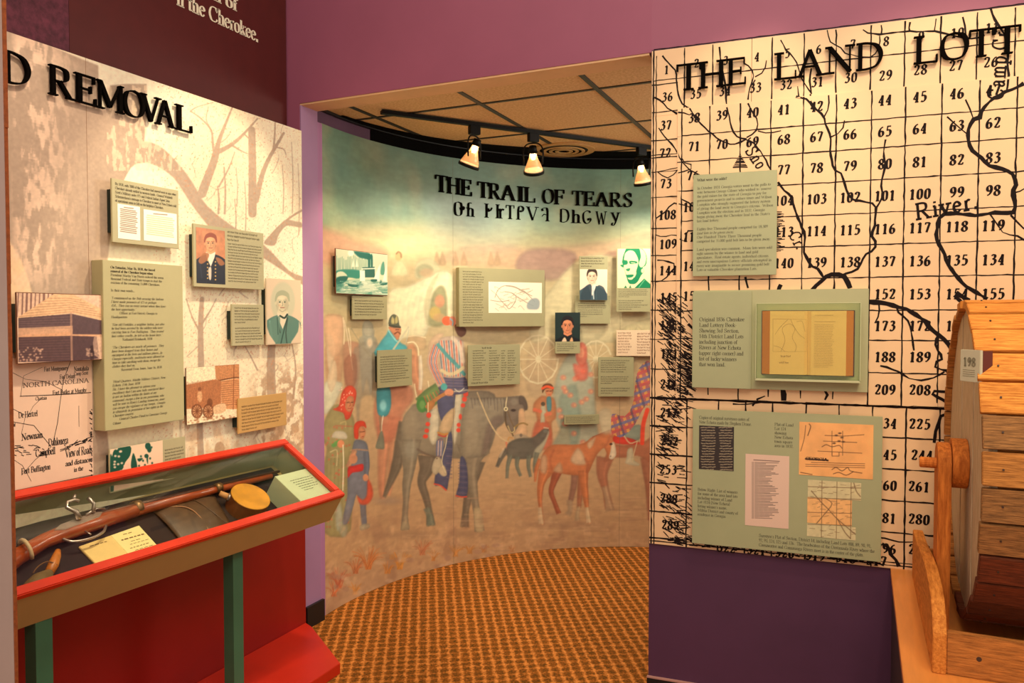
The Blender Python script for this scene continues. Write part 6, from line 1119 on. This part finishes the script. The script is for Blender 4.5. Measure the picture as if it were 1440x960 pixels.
cc.poly(Z8(160, 235, 175, 150, 230, 110, 290, 125, 330, 190, 345, 250, 330, 330, 300, 420, 270, 480, 220, 480, 190, 420, 160, 330), SK, 1, .8); cc.poly(Z8(360, 80, 420, 120, 445, 200, 430, 290, 380, 330, 350, 280, 375, 200, 370, 130), (214, 218, 170), .95, 1)
cc.poly(Z8(138, 238, 200, 240, 205, 285, 150, 295), G); cc.poly(Z8(232, 245, 320, 250, 325, 275, 240, 285), G); cc.line(Z8(255, 268, 300, 272), SK, 1); cc.poly(Z8(185, 350, 240, 340, 225, 375, 200, 375), G, .9); cc.poly(Z8(190, 425, 280, 420, 270, 450, 210, 460), G); cc.line(Z8(205, 415, 270, 408), SK, 1.2)
cc.poly(Z8(330, 340, 370, 330, 350, 440, 300, 500, 280, 490, 320, 420), G); cc.line(Z8(290, 340, 310, 400, 290, 450), SK, 2); cc.ell(*Z8(398, 372)[0], 2, 3, SK); cc.poly(Z8(110, 300, 150, 295, 150, 330), G)
cc.poly(Z8(215, 540, 300, 545, 380, 480, 360, 530, 300, 590, 210, 590), SK, 1, 1, False); cc.poly(Z8(300, 590, 420, 470, 560, 600, 560, 620, 300, 620), G, 1, .8, False); cc.line(Z8(345, 595, 430, 480), (120, 190, 140), 1); cc.poly(Z8(160, 592, 180, 560, 200, 592), G, 1, .8, False); cc.poly(Z8(225, 592, 240, 555, 255, 592), G, 1, .8, False)
cc.build('picture', M_pic, o)
scribble(pl, w, 5, 870, 913, 406, 418, M_ink, o, 37, .1); scribble(pl, w, 5, 870, 913, 421, 436, M_ink, o, 38, .3)
o, pl, w, r_ = placard('open cream hymn pages right of the caption placards', CY, [(867, 463.5), (925, 464.5), (925, 501), (866.5, 500)], .035, .006, mat('cream_page_board', (232, 204, 166), .6), GC, 'page_print', 'picture')
scribble(pl, w, 8, 869, 888, 466, 497, mat('red_brown_print', (130, 66, 46), .7), o, 39, .05, .55); scribble(pl, w, 8, 896, 916, 467, 498, mat('red_brown_print', (130, 66, 46), .7), o, 40, .05, .55)
o, pl, w = tp('olive text placard just below the hymn pages', [(841, 502), (891.5, 502), (891, 557), (841.5, 558)], .035, 6, (845, 888, 505, 524), 41); scribble(pl, w, 4, 845, 888, 528, 540, M_ink, o, 42); scribble(pl, w, 3, 845, 888, 544, 554, M_ink, o, 43)
tp('narrow text strip placard above the chestnut foal', [(793, 583.5), (843, 582), (842, 595.5), (793.5, 597.5)], .03, 4, (796, 840, 585, 594.5), 44)
# ================================================================== DISPLAY CASE
O_ = np.array([-2.31, 2.668, .972]); a_ = np.array([-.051, -.9987, 0]); a_ /= np.linalg.norm(a_)
vv = np.array([.8449, -.0431, -.5330]); vv -= a_*(vv@a_); vv /= np.linalg.norm(vv); nn = np.cross(vv, a_); nn *= np.sign(nn[2])
CP = Plane(O_, a_, vv, nn)
LC, WC, DC = 1.62, .399, .147
M_rim = mat('varnished_red_rim', (204, 46, 10), .4, .12, 8, coat=.12); M_cream = mat('sand_case_paint', (176, 150, 92), .55, .05, 6); M_in = mat('grey_green_lining', (150, 144, 104), .7, .04, 8)
M_cloth = mat('dark_plum_cloth', (40, 20, 20), .9, .2, 60, .2)
case = empty('display_case', CP.P(LC/2, WC/2, -DC), label='long slanted glass-topped display case with red rim on green posts', cat='display case')
RW_ = .034
def cbox(nm, m_, u0, u1, v0, v1, w0, w1, par=case, bev=0): return MB().box(CP, u0, u1, v0, v1, w0, w1).go(nm, m_, par, bevel=bev)
cbox('rim_rail', M_rim, 0, LC, 0, RW_, -.020, .0, bev=.003); cbox('rim_rail', M_rim, 0, LC, WC-RW_, WC, -.020, .0, bev=.003); cbox('rim_rail', M_rim, 0, RW_, RW_, WC-RW_, -.020, .0, bev=.003); cbox('rim_rail', M_rim, LC-RW_, LC, RW_, WC-RW_, -.020, .0, bev=.003)
cbox('front_panel', M_cream, .004, LC, WC-.016, WC-.004, -DC, -.020); cbox('back_panel', M_in, .004, LC, .004, .018, -DC, -.020)
cbox('end_panel', M_in, .004, .016, .018, WC-.016, -DC, -.020); cbox('end_panel', M_in, LC-.014, LC, .018, WC-.016, -DC, -.020)
cbox('bottom_panel', M_cream, .004, LC, .018, WC-.016, -DC, -DC+.012)
cbox('cloth_lining', M_cloth, .05, LC-.014, .036, WC-.016, -DC+.012, -.125)
cbox('glass_pane', M_glass, RW_-.004, LC-RW_, RW_-.004, WC-RW_+.004, -.010, -.006)
M_post = mat('dark_green_post', (62, 108, 80), .45, .08, 8)
for y in (1.403, 2.157):
    MB().box(WORLD, -2.168, -2.12, y, y+.05, .045, .66).go('post', M_post, case)
# --- rifle
def cp(u, v, w=-.10): return CP.P(u, v, w)
rf = empty('flintlock_musket', cp(.6, .12, -.125), label='long flintlock musket lying on dark cloth in the glass case', cat='gun')
M_wood = mat('oiled_walnut', (168, 70, 26), .3, .35, 16, .1, coat=.5, stretch=(3, 1, 3)); M_steel = mat('worn_steel', (190, 170, 160), .3, .2, 30, metal=.85); M_brass = mat('dull_brass', (150, 110, 70), .35, .2, 30, metal=.7)
def otube(nm, pts, rad, m_, par, seg=12, flat=None):
    V, F = tube(pts, rad, seg); return mesh(nm, V, F, m_, par, smooth=True)
ax_ = lambda u: (u, .098+(u-.08)*.020)
otube('stock', [cp(1.52, .300, -.098), cp(1.36, .250, -.096), cp(1.22, .185, -.095), cp(1.12, .150, -.094), cp(1.04, .136, -.094), cp(.95, .128, -.094), cp(.78, .116, -.096)], [.048, .038, .027, .024, .027, .027, .023], M_wood, rf)
otube('fore_stock', [cp(.78, .116, -.098), cp(.45, .108, -.100), cp(.12, .104, -.104)], [.020, .015, .012], M_wood, rf)
otube('barrel', [cp(.99, .106, -.082), cp(.6, .100, -.088), cp(.07, .096, -.096)], [.010, .008, .0065], mat('browned_barrel', (84, 48, 34), .35, .2, 30, metal=.4), rf)
for u_ in (.771, .412): otube('barrel_band', [cp(u_+.012, .108, -.092), cp(u_-.012, .107, -.092)], [.026-.007*(u_ < .5)]*2, M_brass, rf)
V, F = prism(CP, [(1.09, .140), (1.06, .122), (1.0, .112), (.93, .106), (.91, .112), (.93, .130), (1.0, .140), (1.06, .148)], -.080, -.066); mesh('lock_plate', V, F, M_steel, rf, bevel=.002)
otube('hammer', [cp(1.0, .124, -.062), cp(1.005, .105, -.045), cp(1.03, .085, -.036), cp(1.02, .07, -.03), cp(.995, .068, -.028), cp(.985, .078, -.030)], [.009, .008, .006, .006, .006, .007], M_steel, rf)
otube('hammer_jaw', [cp(.995, .062, -.034), cp(.985, .050, -.022)], [.007, .004], M_steel, rf)
otube('frizzen', [cp(.945, .110, -.060), cp(.935, .088, -.045), cp(.95, .07, -.03)], [.007, .006, .007], M_steel, rf)
otube('frizzen_spring', [cp(.97, .112, -.062), cp(.93, .10, -.058), cp(.90, .104, -.062)], [.004]*3, M_steel, rf)
g_ = [cp(1.07, .160, -.09), cp(1.05, .19, -.085), cp(1.0, .200, -.08), cp(.95, .188, -.08), cp(.92, .160, -.085)]
otube('trigger_guard', catmull(g_, 4), .0045, M_steel, rf, 8); otube('trigger', [cp(.99, .155, -.09), cp(.985, .18, -.085)], .003, M_steel, rf, 6)
rg = [cp(1.19+.008*math.sin(t), .178-.036*math.cos(t), -.085+.034*math.sin(t)) for t in np.linspace(0, 3.1, 9)]
otube('stock_ring', rg, .006, mat('bone_ring', (206, 170, 130), .5), rf, 8)
# --- booklet
bkz = empty('open_booklet', cp(.92, .21, -.125), label='thin open booklet with cream pages in the case below the musket', cat='book')
c4 = [(1.020, .158), (.790, .138), (.789, .272), (1.012, .272)]; cm_ = [(.905, .148), (.900, .272)]
for pts, m_ in (([c4[0], cm_[0], cm_[1], c4[3]], mat('cream_booklet_left', (240, 200, 128), .8, .06, 20)), ([cm_[0], c4[1], c4[2], cm_[1]], mat('cream_booklet_right', (248, 222, 152), .8, .04, 20))):
    p = [(x, y+.03) for x, y in pts]; V, F = prism(CP, p, -.1245, -.1165); mesh('page', V, F, m_, bkz, bevel=.0015)
scr = MB(); M_bk = mat('booklet_ink', (120, 84, 44), .8)
def cscr(u0, u1, v, h, sd):   # text runs toward -u
    R = random.Random(sd); x = u0
    while x > u1: L = R.uniform(.006, .016); V, F = ribbon(np.array([(x, v), (x-L, v)]), [h, h]); scr.add(CP.P(V[:, 0], V[:, 1], -.1160), F); x -= L+.004
for k, (v, a, b2, h) in enumerate(((.19, .865, .83, .003), (.212, .885, .808, .005), (.228, .86, .825, .002), (.240, .87, .81, .002), (.256, .88, .81, .003), (.270, .87, .815, .002), (.200, .99, .93, .003))): cscr(a, b2, v, h, k)
scr.go('fine_print', M_bk, bkz, solid='flat')
# --- leather pouch
M_lea = mat('dark_brown_leather', (92, 64, 42), .45, .35, 22, .5, coat=.15)
U_, V_ = np.meshgrid(np.linspace(0, 1, 16), np.linspace(0, 1, 12))
pu = .700*(1-U_)+(.425+.055*V_)*U_; pv = .115+.205*V_; hw = -.1245+.030*np.sin(np.pi*np.clip(U_, .02, .98))**.6*np.sin(np.pi*np.clip(V_*.9+.05, .02, .98))**.5+.003*np.sin(U_*9+V_*4)
P_ = CP.P(pu, pv, hw).reshape(-1, 3); F = [(j*16+i, j*16+i+1, (j+1)*16+i+1, (j+1)*16+i) for j in range(11) for i in range(15)]
po = mesh('leather_pouch', P_, F, M_lea, label='dark brown leather pouch between the booklet and the canteen', cat='pouch', smooth=True, solid='flat')
sm_ = po.modifiers.new('t', 'SOLIDIFY'); sm_.thickness = .003; sm_.offset = -1
otube('flap_edge', catmull([cp(.655, .118, -.112), cp(.600, .16, -.0955), cp(.585, .22, -.0925), cp(.595, .30, -.098)], 4), .0022, mat('leather_highlight', (176, 120, 80), .5), po, 6)  # paler line is a painted highlight along the flap edge
otube('flap_edge', catmull([cp(.54, .118, -.104), cp(.53, .19, -.0915), cp(.50, .30, -.099)], 4), .0016, M_lea, po, 6)
# --- canteen
cc_ = np.array([.352, .222]); ct = empty('canteen', cp(*cc_, -.125), label='round wooden canteen with ochre face beside the label block', cat='canteen')
M_och = mat('ochre_painted_wood', (222, 148, 36), .45, .25, 14, .1, coat=.2); M_dkw = mat('canteen_side_wood', (128, 66, 24), .45, .3, 24, .2)
tl = np.array([0, -.0]); rC = .078
def disc(nm, r0, w0, w1, m_, n_=40, r1=None):
    t = np.linspace(0, 2*math.pi, n_, endpoint=False); r1 = r1 or r0
    V = np.concatenate([CP.P(cc_[0]+r0*np.cos(t), cc_[1]+r0*np.sin(t), w0), CP.P(cc_[0]+r1*np.cos(t), cc_[1]+r1*np.sin(t), w1)]); F = [list(range(n_)), list(range(n_, 2*n_))]+[(i, (i+1) % n_, n_+(i+1) % n_, n_+i) for i in range(n_)]
    return mesh(nm, V, F, m_, ct)
disc('drum_side', rC, -.1245, -.064, M_dkw); disc('face', rC-.004, -.064, -.060, M_och); 
t = np.linspace(0, 2*math.pi, 41); otube('face_rim', CP.P(cc_[0]+(rC-.002)*np.cos(t), cc_[1]+(rC-.002)*np.sin(t), -.062), .0028, M_och, ct, 6)
otube('stopper', [cp(cc_[0]+.062, cc_[1]-.045, -.085), cp(cc_[0]+.088, cc_[1]-.074, -.080)], [.013, .010], mat('pale_cork', (214, 150, 90), .7), ct); otube('neck_ring', [cp(cc_[0]+.056, cc_[1]-.04, -.085), cp(cc_[0]+.066, cc_[1]-.05, -.085)], [.017, .016], M_steel, ct)
# --- powder horn bottom left
ph_ = empty('powder_flask', cp(1.2, .31, -.125), label='small powder flask with amber spout in the near corner of the case', cat='flask')
otube('body', catmull([cp(1.262, .335, -.098), cp(1.236, .320, -.094), cp(1.205, .300, -.094), cp(1.165, .272, -.100)], 3), np.interp(np.linspace(0, 1, 10), [0, .35, .7, 1], [.020, .034, .030, .013]), mat('olive_hide', (122, 94, 52), .6, .25, 30, .3), ph_)
otube('spout', [cp(1.165, .272, -.100), cp(1.142, .250, -.096), cp(1.120, .225, -.092), cp(1.105, .205, -.090)], [.013, .016, .013, .008], mat('amber_horn', (206, 116, 36), .35, .3, 40, coat=.4), ph_)
otube('cord', catmull([cp(1.215, .268, -.085), cp(1.19, .250, -.082), cp(1.160, .245, -.080), cp(1.14, .262, -.086)], 4), .002, mat('cord', (110, 70, 36), .8), ph_, 6)
# --- label block
M_lab = mat('pale_label_block', (206, 210, 170), .6, .03, 10)
lb = MB().box(CP, .014, .212, .185, .352, -.1245, -.022).go('label_block', M_lab, label='pale green label block at the right end inside the case', cat='label', bevel=.001)
scr = MB()
for k in range(6):
    R = random.Random(k+50); v = .232+k*.0135; x = .165-.004*k; end = .045+(.05 if k == 5 else R.random()*.012)
    while x > end: L = R.uniform(.006, .015); V, F = ribbon(np.array([(x, v), (x-L, v)]), [.0028, .0028]); scr.add(CP.P(V[:, 0], V[:, 1], -.0212), F); x -= L+.004
scr.go('fine_print', M_ink, lb, solid='flat')

# ================================================================== CORRIDOR LIGHT TRACK, LAMPS, VENT
A_, B_ = None, None
def onz(px, py, z): d = ray(px, py); return CAM+d*(z-EYE)/d[2]
A_ = onz(536, 160, 2.522); B_ = onz(918, 210, 2.522); dv = B_-A_; dv /= np.linalg.norm(dv); B_ = B_+dv*.22
TP = Plane(A_, dv, np.cross([0, 0, 1.], dv), (0, 0, 1)); Lt = np.linalg.norm(B_-A_)
M_trk = mat('black_track_metal', (7, 6, 5), .5, spec=.2)
MB().box(TP, 0, Lt, -.017, .017, 0, .0185).go('light_track', M_trk, label='long black lighting track under the corridor ceiling tiles', cat='light track', bevel=.002)
M_lg = D.materials.new('amber_reflector_glass'); M_lg.use_nodes = True; nt = M_lg.node_tree; b = nt.nodes['Principled BSDF']; b.inputs['Base Color'].default_value = (*lin((226, 204, 172)), 1); b.inputs['Roughness'].default_value = .2; b.inputs['Coat Weight'].default_value = .5
t_ = nt.nodes.new('ShaderNodeBsdfTransparent'); t_.inputs[0].default_value = (1, .95, .88, 1); mx_ = nt.nodes.new('ShaderNodeMixShader'); mx_.inputs[0].default_value = .55
nt.links.new(t_.outputs[0], mx_.inputs[1]); nt.links.new(b.outputs[0], mx_.inputs[2]); nt.links.new(mx_.outputs[0], nt.nodes['Material Output'].inputs[0])
M_bulb = mat('glowing_bulb', (255, 236, 200), .3, emit=((255, 214, 160), 30)); M_lens = mat('lit_lens', (255, 214, 160), .3, emit=((255, 214, 164), 2.5))
def lamp(label, px, py, aim, power, col=(1, .74, .45), lab_pos=True):
    P = onz(px, py, 2.50); s_ = (P-A_)@dv; Pt = A_+dv*s_; Pt[2] = 2.522; L = Vector(aim)-Vector((Pt[0], Pt[1], 2.38)); L.normalize(); L = np.array(L)
    h = empty('track_lamp', Pt, label=label, cat='lamp', group='lamps on the corridor track')
    MB().box(Plane(Pt, dv, np.cross([0, 0, 1.], dv), (0, 0, 1)), -.03, .03, -.016, .016, -.045, 0).go('adapter', M_trk, h, bevel=.002)
    c0 = np.array([Pt[0], Pt[1], 2.40]); side = np.cross(L, [0, 0, 1.]); side /= np.linalg.norm(side)
    yk = catmull([c0+side*.052+[0, 0, -.045], c0+side*.054+[0, 0, .03], c0+side*.03+[0, 0, .066], c0-side*.03+[0, 0, .066], c0-side*.054+[0, 0, .03], c0-side*.052+[0, 0, -.045]], 4)
    otube('yoke', yk, .0045, M_trk, h, 6); otube('socket', [c0-L*.055, c0-L*.02], [.020, .024], M_trk, h)
    V, F = tube([c0-L*.02, c0+L*.01, c0+L*.05, c0+L*.085], [.018, .024, .042, .055], 24, cap=False); ref = mesh('reflector', V, F, M_lg, h, smooth=True); so = ref.modifiers.new('s', 'SOLIDIFY'); so.thickness = .002
    V, F = tube([c0+L*.083, c0+L*.098], [.058, .058], 24, cap=False); rg_ = mesh('rim_ring', V, F, M_trk, h, smooth=True); so = rg_.modifiers.new('s', 'SOLIDIFY'); so.thickness = .003
    otube('bulb', [c0-L*.025-[0, 0, 0], c0-L*.005, c0+L*.02], [.008, .0165, .008], M_bulb, h, 12)
    V, F = tube([c0-L*.0215, c0-L*.0205], [.028, .028], 16); mesh('lamp_collar', V, F, M_trk, h)
    V, F = tube([c0+L*.078, c0+L*.080], [.050, .050], 24); mesh('lens', V, F, M_lens, h)
    q = c0+L*.12; sp_ = spot('lamp_or_added_beam', q, aim, power, 125, .9, col, .045)
    return h
lamp('left of the two complete track lamps, tilted toward the mural', 671, 181, CY.P(.65, 1.25), 17, (1, .90, .72))
lamp('second complete track lamp from the left, near the round vent', 756, 191, CY.P(1.65, 1.15), 19, (1, .90, .72))
lamp('track lamp mostly hidden by the edge of the land map wall', 915, 209, CY.P(2.5, 1.1), 20, (1, .90, .72))
# added beam with no lamp body, brightening the left end of the mural
spot('lamp_or_added_beam', (A_[0]+.1, A_[1]-.1, 2.40), CY.P(.15, 1.2), 14, 80, .8, (1, .74, .45), .04)
# round vent
vc = onz(793, 210, ZC-.001); M_vent = mat('vent_enamel', (206, 164, 104), .5)
vt_ = empty('round_vent', vc, label='round concentric air vent in the corridor ceiling', cat='vent')
def ring(nm, r0, r1, z0, z1, m_, par):
    t = np.linspace(0, 2*math.pi, 36, endpoint=False); V = np.concatenate([np.stack([vc[0]+r*np.cos(t), vc[1]+r*np.sin(t), np.full(36, z)], 1) for r, z in ((r0, z0), (r1, z0), (r1, z1), (r0, z1))])
    F = [(k*36+i, k*36+(i+1) % 36, ((k+1) % 4)*36+(i+1) % 36, ((k+1) % 4)*36+i) for k in range(4) for i in range(36)]; return mesh(nm, V, F, m_, par)
ring('outer_flange', .150, .19, ZC-.010, ZC-.001, M_vent, vt_)
for r_ in (.035, .072, .110): ring('cone_ring', r_, r_+.020, ZC-.016, ZC-.012, M_vent, vt_)
ring('dark_throat', .001, .150, ZC-.003, ZC-.001, M_black, vt_)

# ================================================================== TABLE AND LOTTERY DRUM
M_tab = mat('orange_maple_laminate', (226, 142, 66), .35, .10, 10, .02, coat=.15, stretch=(6, .6, 1))
TZ = .63
tb = empty('side_table', (.8, 2.3, 0), label='orange maple table against the land map wall under the drum', cat='table')
tp_ = [(.108, 1.55), (1.7, 1.55), (1.7, 3.04), (.113, 2.975)]; V, F = prism(WORLD, tp_, TZ-.028, TZ); mesh('table_top', V, F, M_tab, tb, bevel=.002)
V, F = prism(WORLD, [(.118, 1.60), (.140, 1.60), (.140, 2.96), (.118, 2.96)], 0, TZ-.028); mesh('side_panel', V, F, mat('dark_table_side', (54, 36, 44), .6), tb)
mesh('side_panel', *wbox(1.64, 1.66, 1.6, 2.96, 0, TZ-.028), mat('dark_table_side', (54, 36, 44), .6), tb)
def wood(nm, c, c2, st): return mat(nm, c, .75, 0, 9, .9, rgb2=c2, stretch=st, spec=.2)
WL = [wood('weathered_stave_lit', (238, 160, 72), (170, 96, 32), (2.2, 26, 26)), wood('weathered_stave_half_lit', (214, 142, 70), (124, 76, 34), (2.0, 30, 30)), wood('weathered_stave_dim', (176, 122, 70), (92, 62, 36), (2.4, 34, 34)), wood('weathered_stave_shaded', (126, 62, 36), (70, 34, 20), (2.4, 30, 30))]  # stave wood from lit top to shaded underside, light put into the colour
M_gv = wood('grey_end_board', (226, 202, 166), (172, 144, 108), (26, 26, 1.6)); M_ob = wood('orange_board', (232, 150, 66), (176, 98, 34), (14, 2.0, 14)); M_ov = wood('orange_upright', (226, 134, 56), (170, 88, 30), (14, 14, 1.6)); M_dk = mat('nail_dark', (62, 38, 24), .6)
DX, DYc, DZc, DR = .28, 2.515, 1.108, .442
dr = empty('lottery_drum', (DX+.5, DYc, DZc-DR), label='big round wooden lottery drum of horizontal staves on the table', cat='drum')
NS = 32; aw = 2*math.pi/NS; EP = Plane((0, 0, 0), (0, 1, 0), (0, 0, 1), (1, 0, 0))    # u=Y v=Z w=X
rr = random.Random(11)
for k in range(NS):
    a0 = aw*(k+.5)-aw/2+.008; a1 = a0+aw-.015; am = (a0+a1)/2; ro, ri = DR+rr.uniform(-.003, .004), DR-.020
    x0 = DX-.012+rr.uniform(-.004, .003)
    pts = [(DYc+ro*math.cos(a0), DZc+ro*math.sin(a0)), (DYc+ro*math.cos(a1), DZc+ro*math.sin(a1)), (DYc+ri*math.cos(a1), DZc+ri*math.sin(a1)), (DYc+ri*math.cos(a0), DZc+ri*math.sin(a0))]
    V, F = prism(EP, pts, x0, 1.25); s_ang = math.sin(am)
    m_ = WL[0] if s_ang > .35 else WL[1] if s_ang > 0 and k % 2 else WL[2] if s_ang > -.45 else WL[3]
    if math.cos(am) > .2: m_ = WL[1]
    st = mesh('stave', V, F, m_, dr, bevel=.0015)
    if math.cos(am) < .1:
        for xx in (DX+.030,): c_ = np.array([xx, DYc+(ro+.0005)*math.cos(am), DZc+(ro+.0005)*math.sin(am)]); d_ = np.array([0, math.cos(am), math.sin(am)]); V, F = tube([c_-d_*.004, c_+d_*.0008], [.0024, .0024], 8); mesh('nail', V, F, M_dk, st)
# end boards (vertical planks filling the disc), inside rim
eb_ = [-.420, -.27, -.13, -.02, .12, .25, .420]
for k in range(6):
    y0, y1 = eb_[k]+.0012, eb_[k+1]-.0012; n_ = 7; ys = np.linspace(y0, y1, n_); Rr = DR-.021; h_ = np.sqrt(np.maximum(Rr*Rr-ys**2, 0))
    pts = [(DYc+y, DZc-h) for y, h in zip(ys, h_)]+[(DYc+y, DZc+h) for y, h in zip(ys[::-1], h_[::-1])]
    V, F = prism(EP, pts, DX+.004+.002*(k % 2), DX+.022); mesh('end_board', V, F, M_gv, dr)
def cyl(nm, x0, x1, y, z, r, m_, par, seg=28, r1=None):
    V, F = tube([(x0, y, z), (x1, y, z)], [r, r1 or r], seg); return mesh(nm, V, F, m_, par, bevel=.002)
HY, HZ = DYc-.03, 1.093
cyl('hub', .243, DX+.003, HY, HZ, .070, M_ov, dr); cyl('axle_peg', .165, .243, HY, HZ-.004, .0155, M_ov, dr, 16)
V, F = tube([(DX+.3, DYc, DZc-.418-.001), (DX+.3, DYc, DZc-.4185)], [.001, .001], 6)
sg = MB(); Yc = 2.455
q1 = [(2.575, 1.380), (2.575, 1.470), (2.355, 1.455), (2.355, 1.375)]
sp0 = Plane((.2372, 2.215, 0), (.034, -.052, 0), (0, 0, 1)); V, F = boxv(sp0, .0, .066, 1.345, 1.424, -.004, .004); s1 = mesh('hanging_card', V, F, mat('card_grey', (196, 188, 160), .6, .04, 10), dr, bevel=.001)
V, F = boxv(sp0, .062, .066, 1.343, 1.422, -.030, -.004); mesh('card_side', V, F, mat('card_side_red', (96, 34, 20), .6), s1)
fp = MB(); sgn = 1 if sp0.n@(CAM-sp0.o) > 0 else -1
for k in range(3):
    V, F, L = string2d(str((1, 9, 8)[k]), .020, 3.2, 2.0, 0, 3); fp.add(sp0.P(V[:, 0]+.012+k*.014, V[:, 1]+1.384, .0046*sgn), F)
for k in range(4): V, F = ribbon(np.array([(.010, 1.374-k*.005), (.050, 1.374-k*.005)]), [.0012]*2); fp.add(sp0.P(V[:, 0], V[:, 1], .0046*sgn), F)
fp.go('card_print', mat('faded_card_print', (130, 122, 98), .7), s1, solid='flat')
# stand: uprights and tray boards
sd = empty('drum_stand', (.7, 2.4, TZ), label='wooden tray and upright posts carrying the lottery drum', cat='stand')
pts = [(HY-.058, TZ), (HY+.058, TZ), (HY+.062, HZ-.02)]+[(HY+.062*math.cos(t), HZ-.005+.062*math.sin(t)) for t in np.linspace(.1, math.pi-.1, 10)]+[(HY-.062, HZ-.02)]
V, F = prism(EP, pts, .208, .241); mesh('upright', V, F, M_ov, sd, bevel=.0025)
V, F = prism(EP, pts, 1.29, 1.33); mesh('upright', V, F, M_ov, sd)
prof = [(2.122, TZ), (2.122, TZ+.098), (2.145, TZ+.138), (2.19, TZ+.165), (2.26, TZ+.182), (2.37, TZ+.190), (2.50, TZ+.186), (2.60, TZ+.176), (2.72, TZ+.165), (2.90, TZ+.160), (2.90, TZ)]
V, F = prism(EP, prof, .176, .206); mesh('end_board', V, F, M_ob, sd, bevel=.002)
V, F = prism(EP, prof, 1.30+.04, 1.37); mesh('end_board', V, F, M_ob, sd, bevel=.002)
M_fb = wood('tray_front_board', (206, 130, 62), (138, 84, 38), (2.2, 26, 26))
f1 = mesh('front_board', *wbox(.2065, 1.34, 2.127, 2.150, TZ+.0005, TZ+.104), M_fb, sd, bevel=.002)
mesh('back_board', *wbox(.2065, 1.34, 2.87, 2.893, TZ+.0005, TZ+.104), M_fb, sd, bevel=.002)
for xx, zz in ((.275, TZ+.05),): V, F = tube([(xx, 2.128, zz), (xx, 2.1262, zz)], [.006, .006], 8); mesh('nail', V, F, M_dk, f1)
for xx in (-1,): pass
# ------------------------------------------------------------------ tidy
bpy.context.view_layer.update()
for o in list(D.objects):
    if '_w' in o: del o['_w']
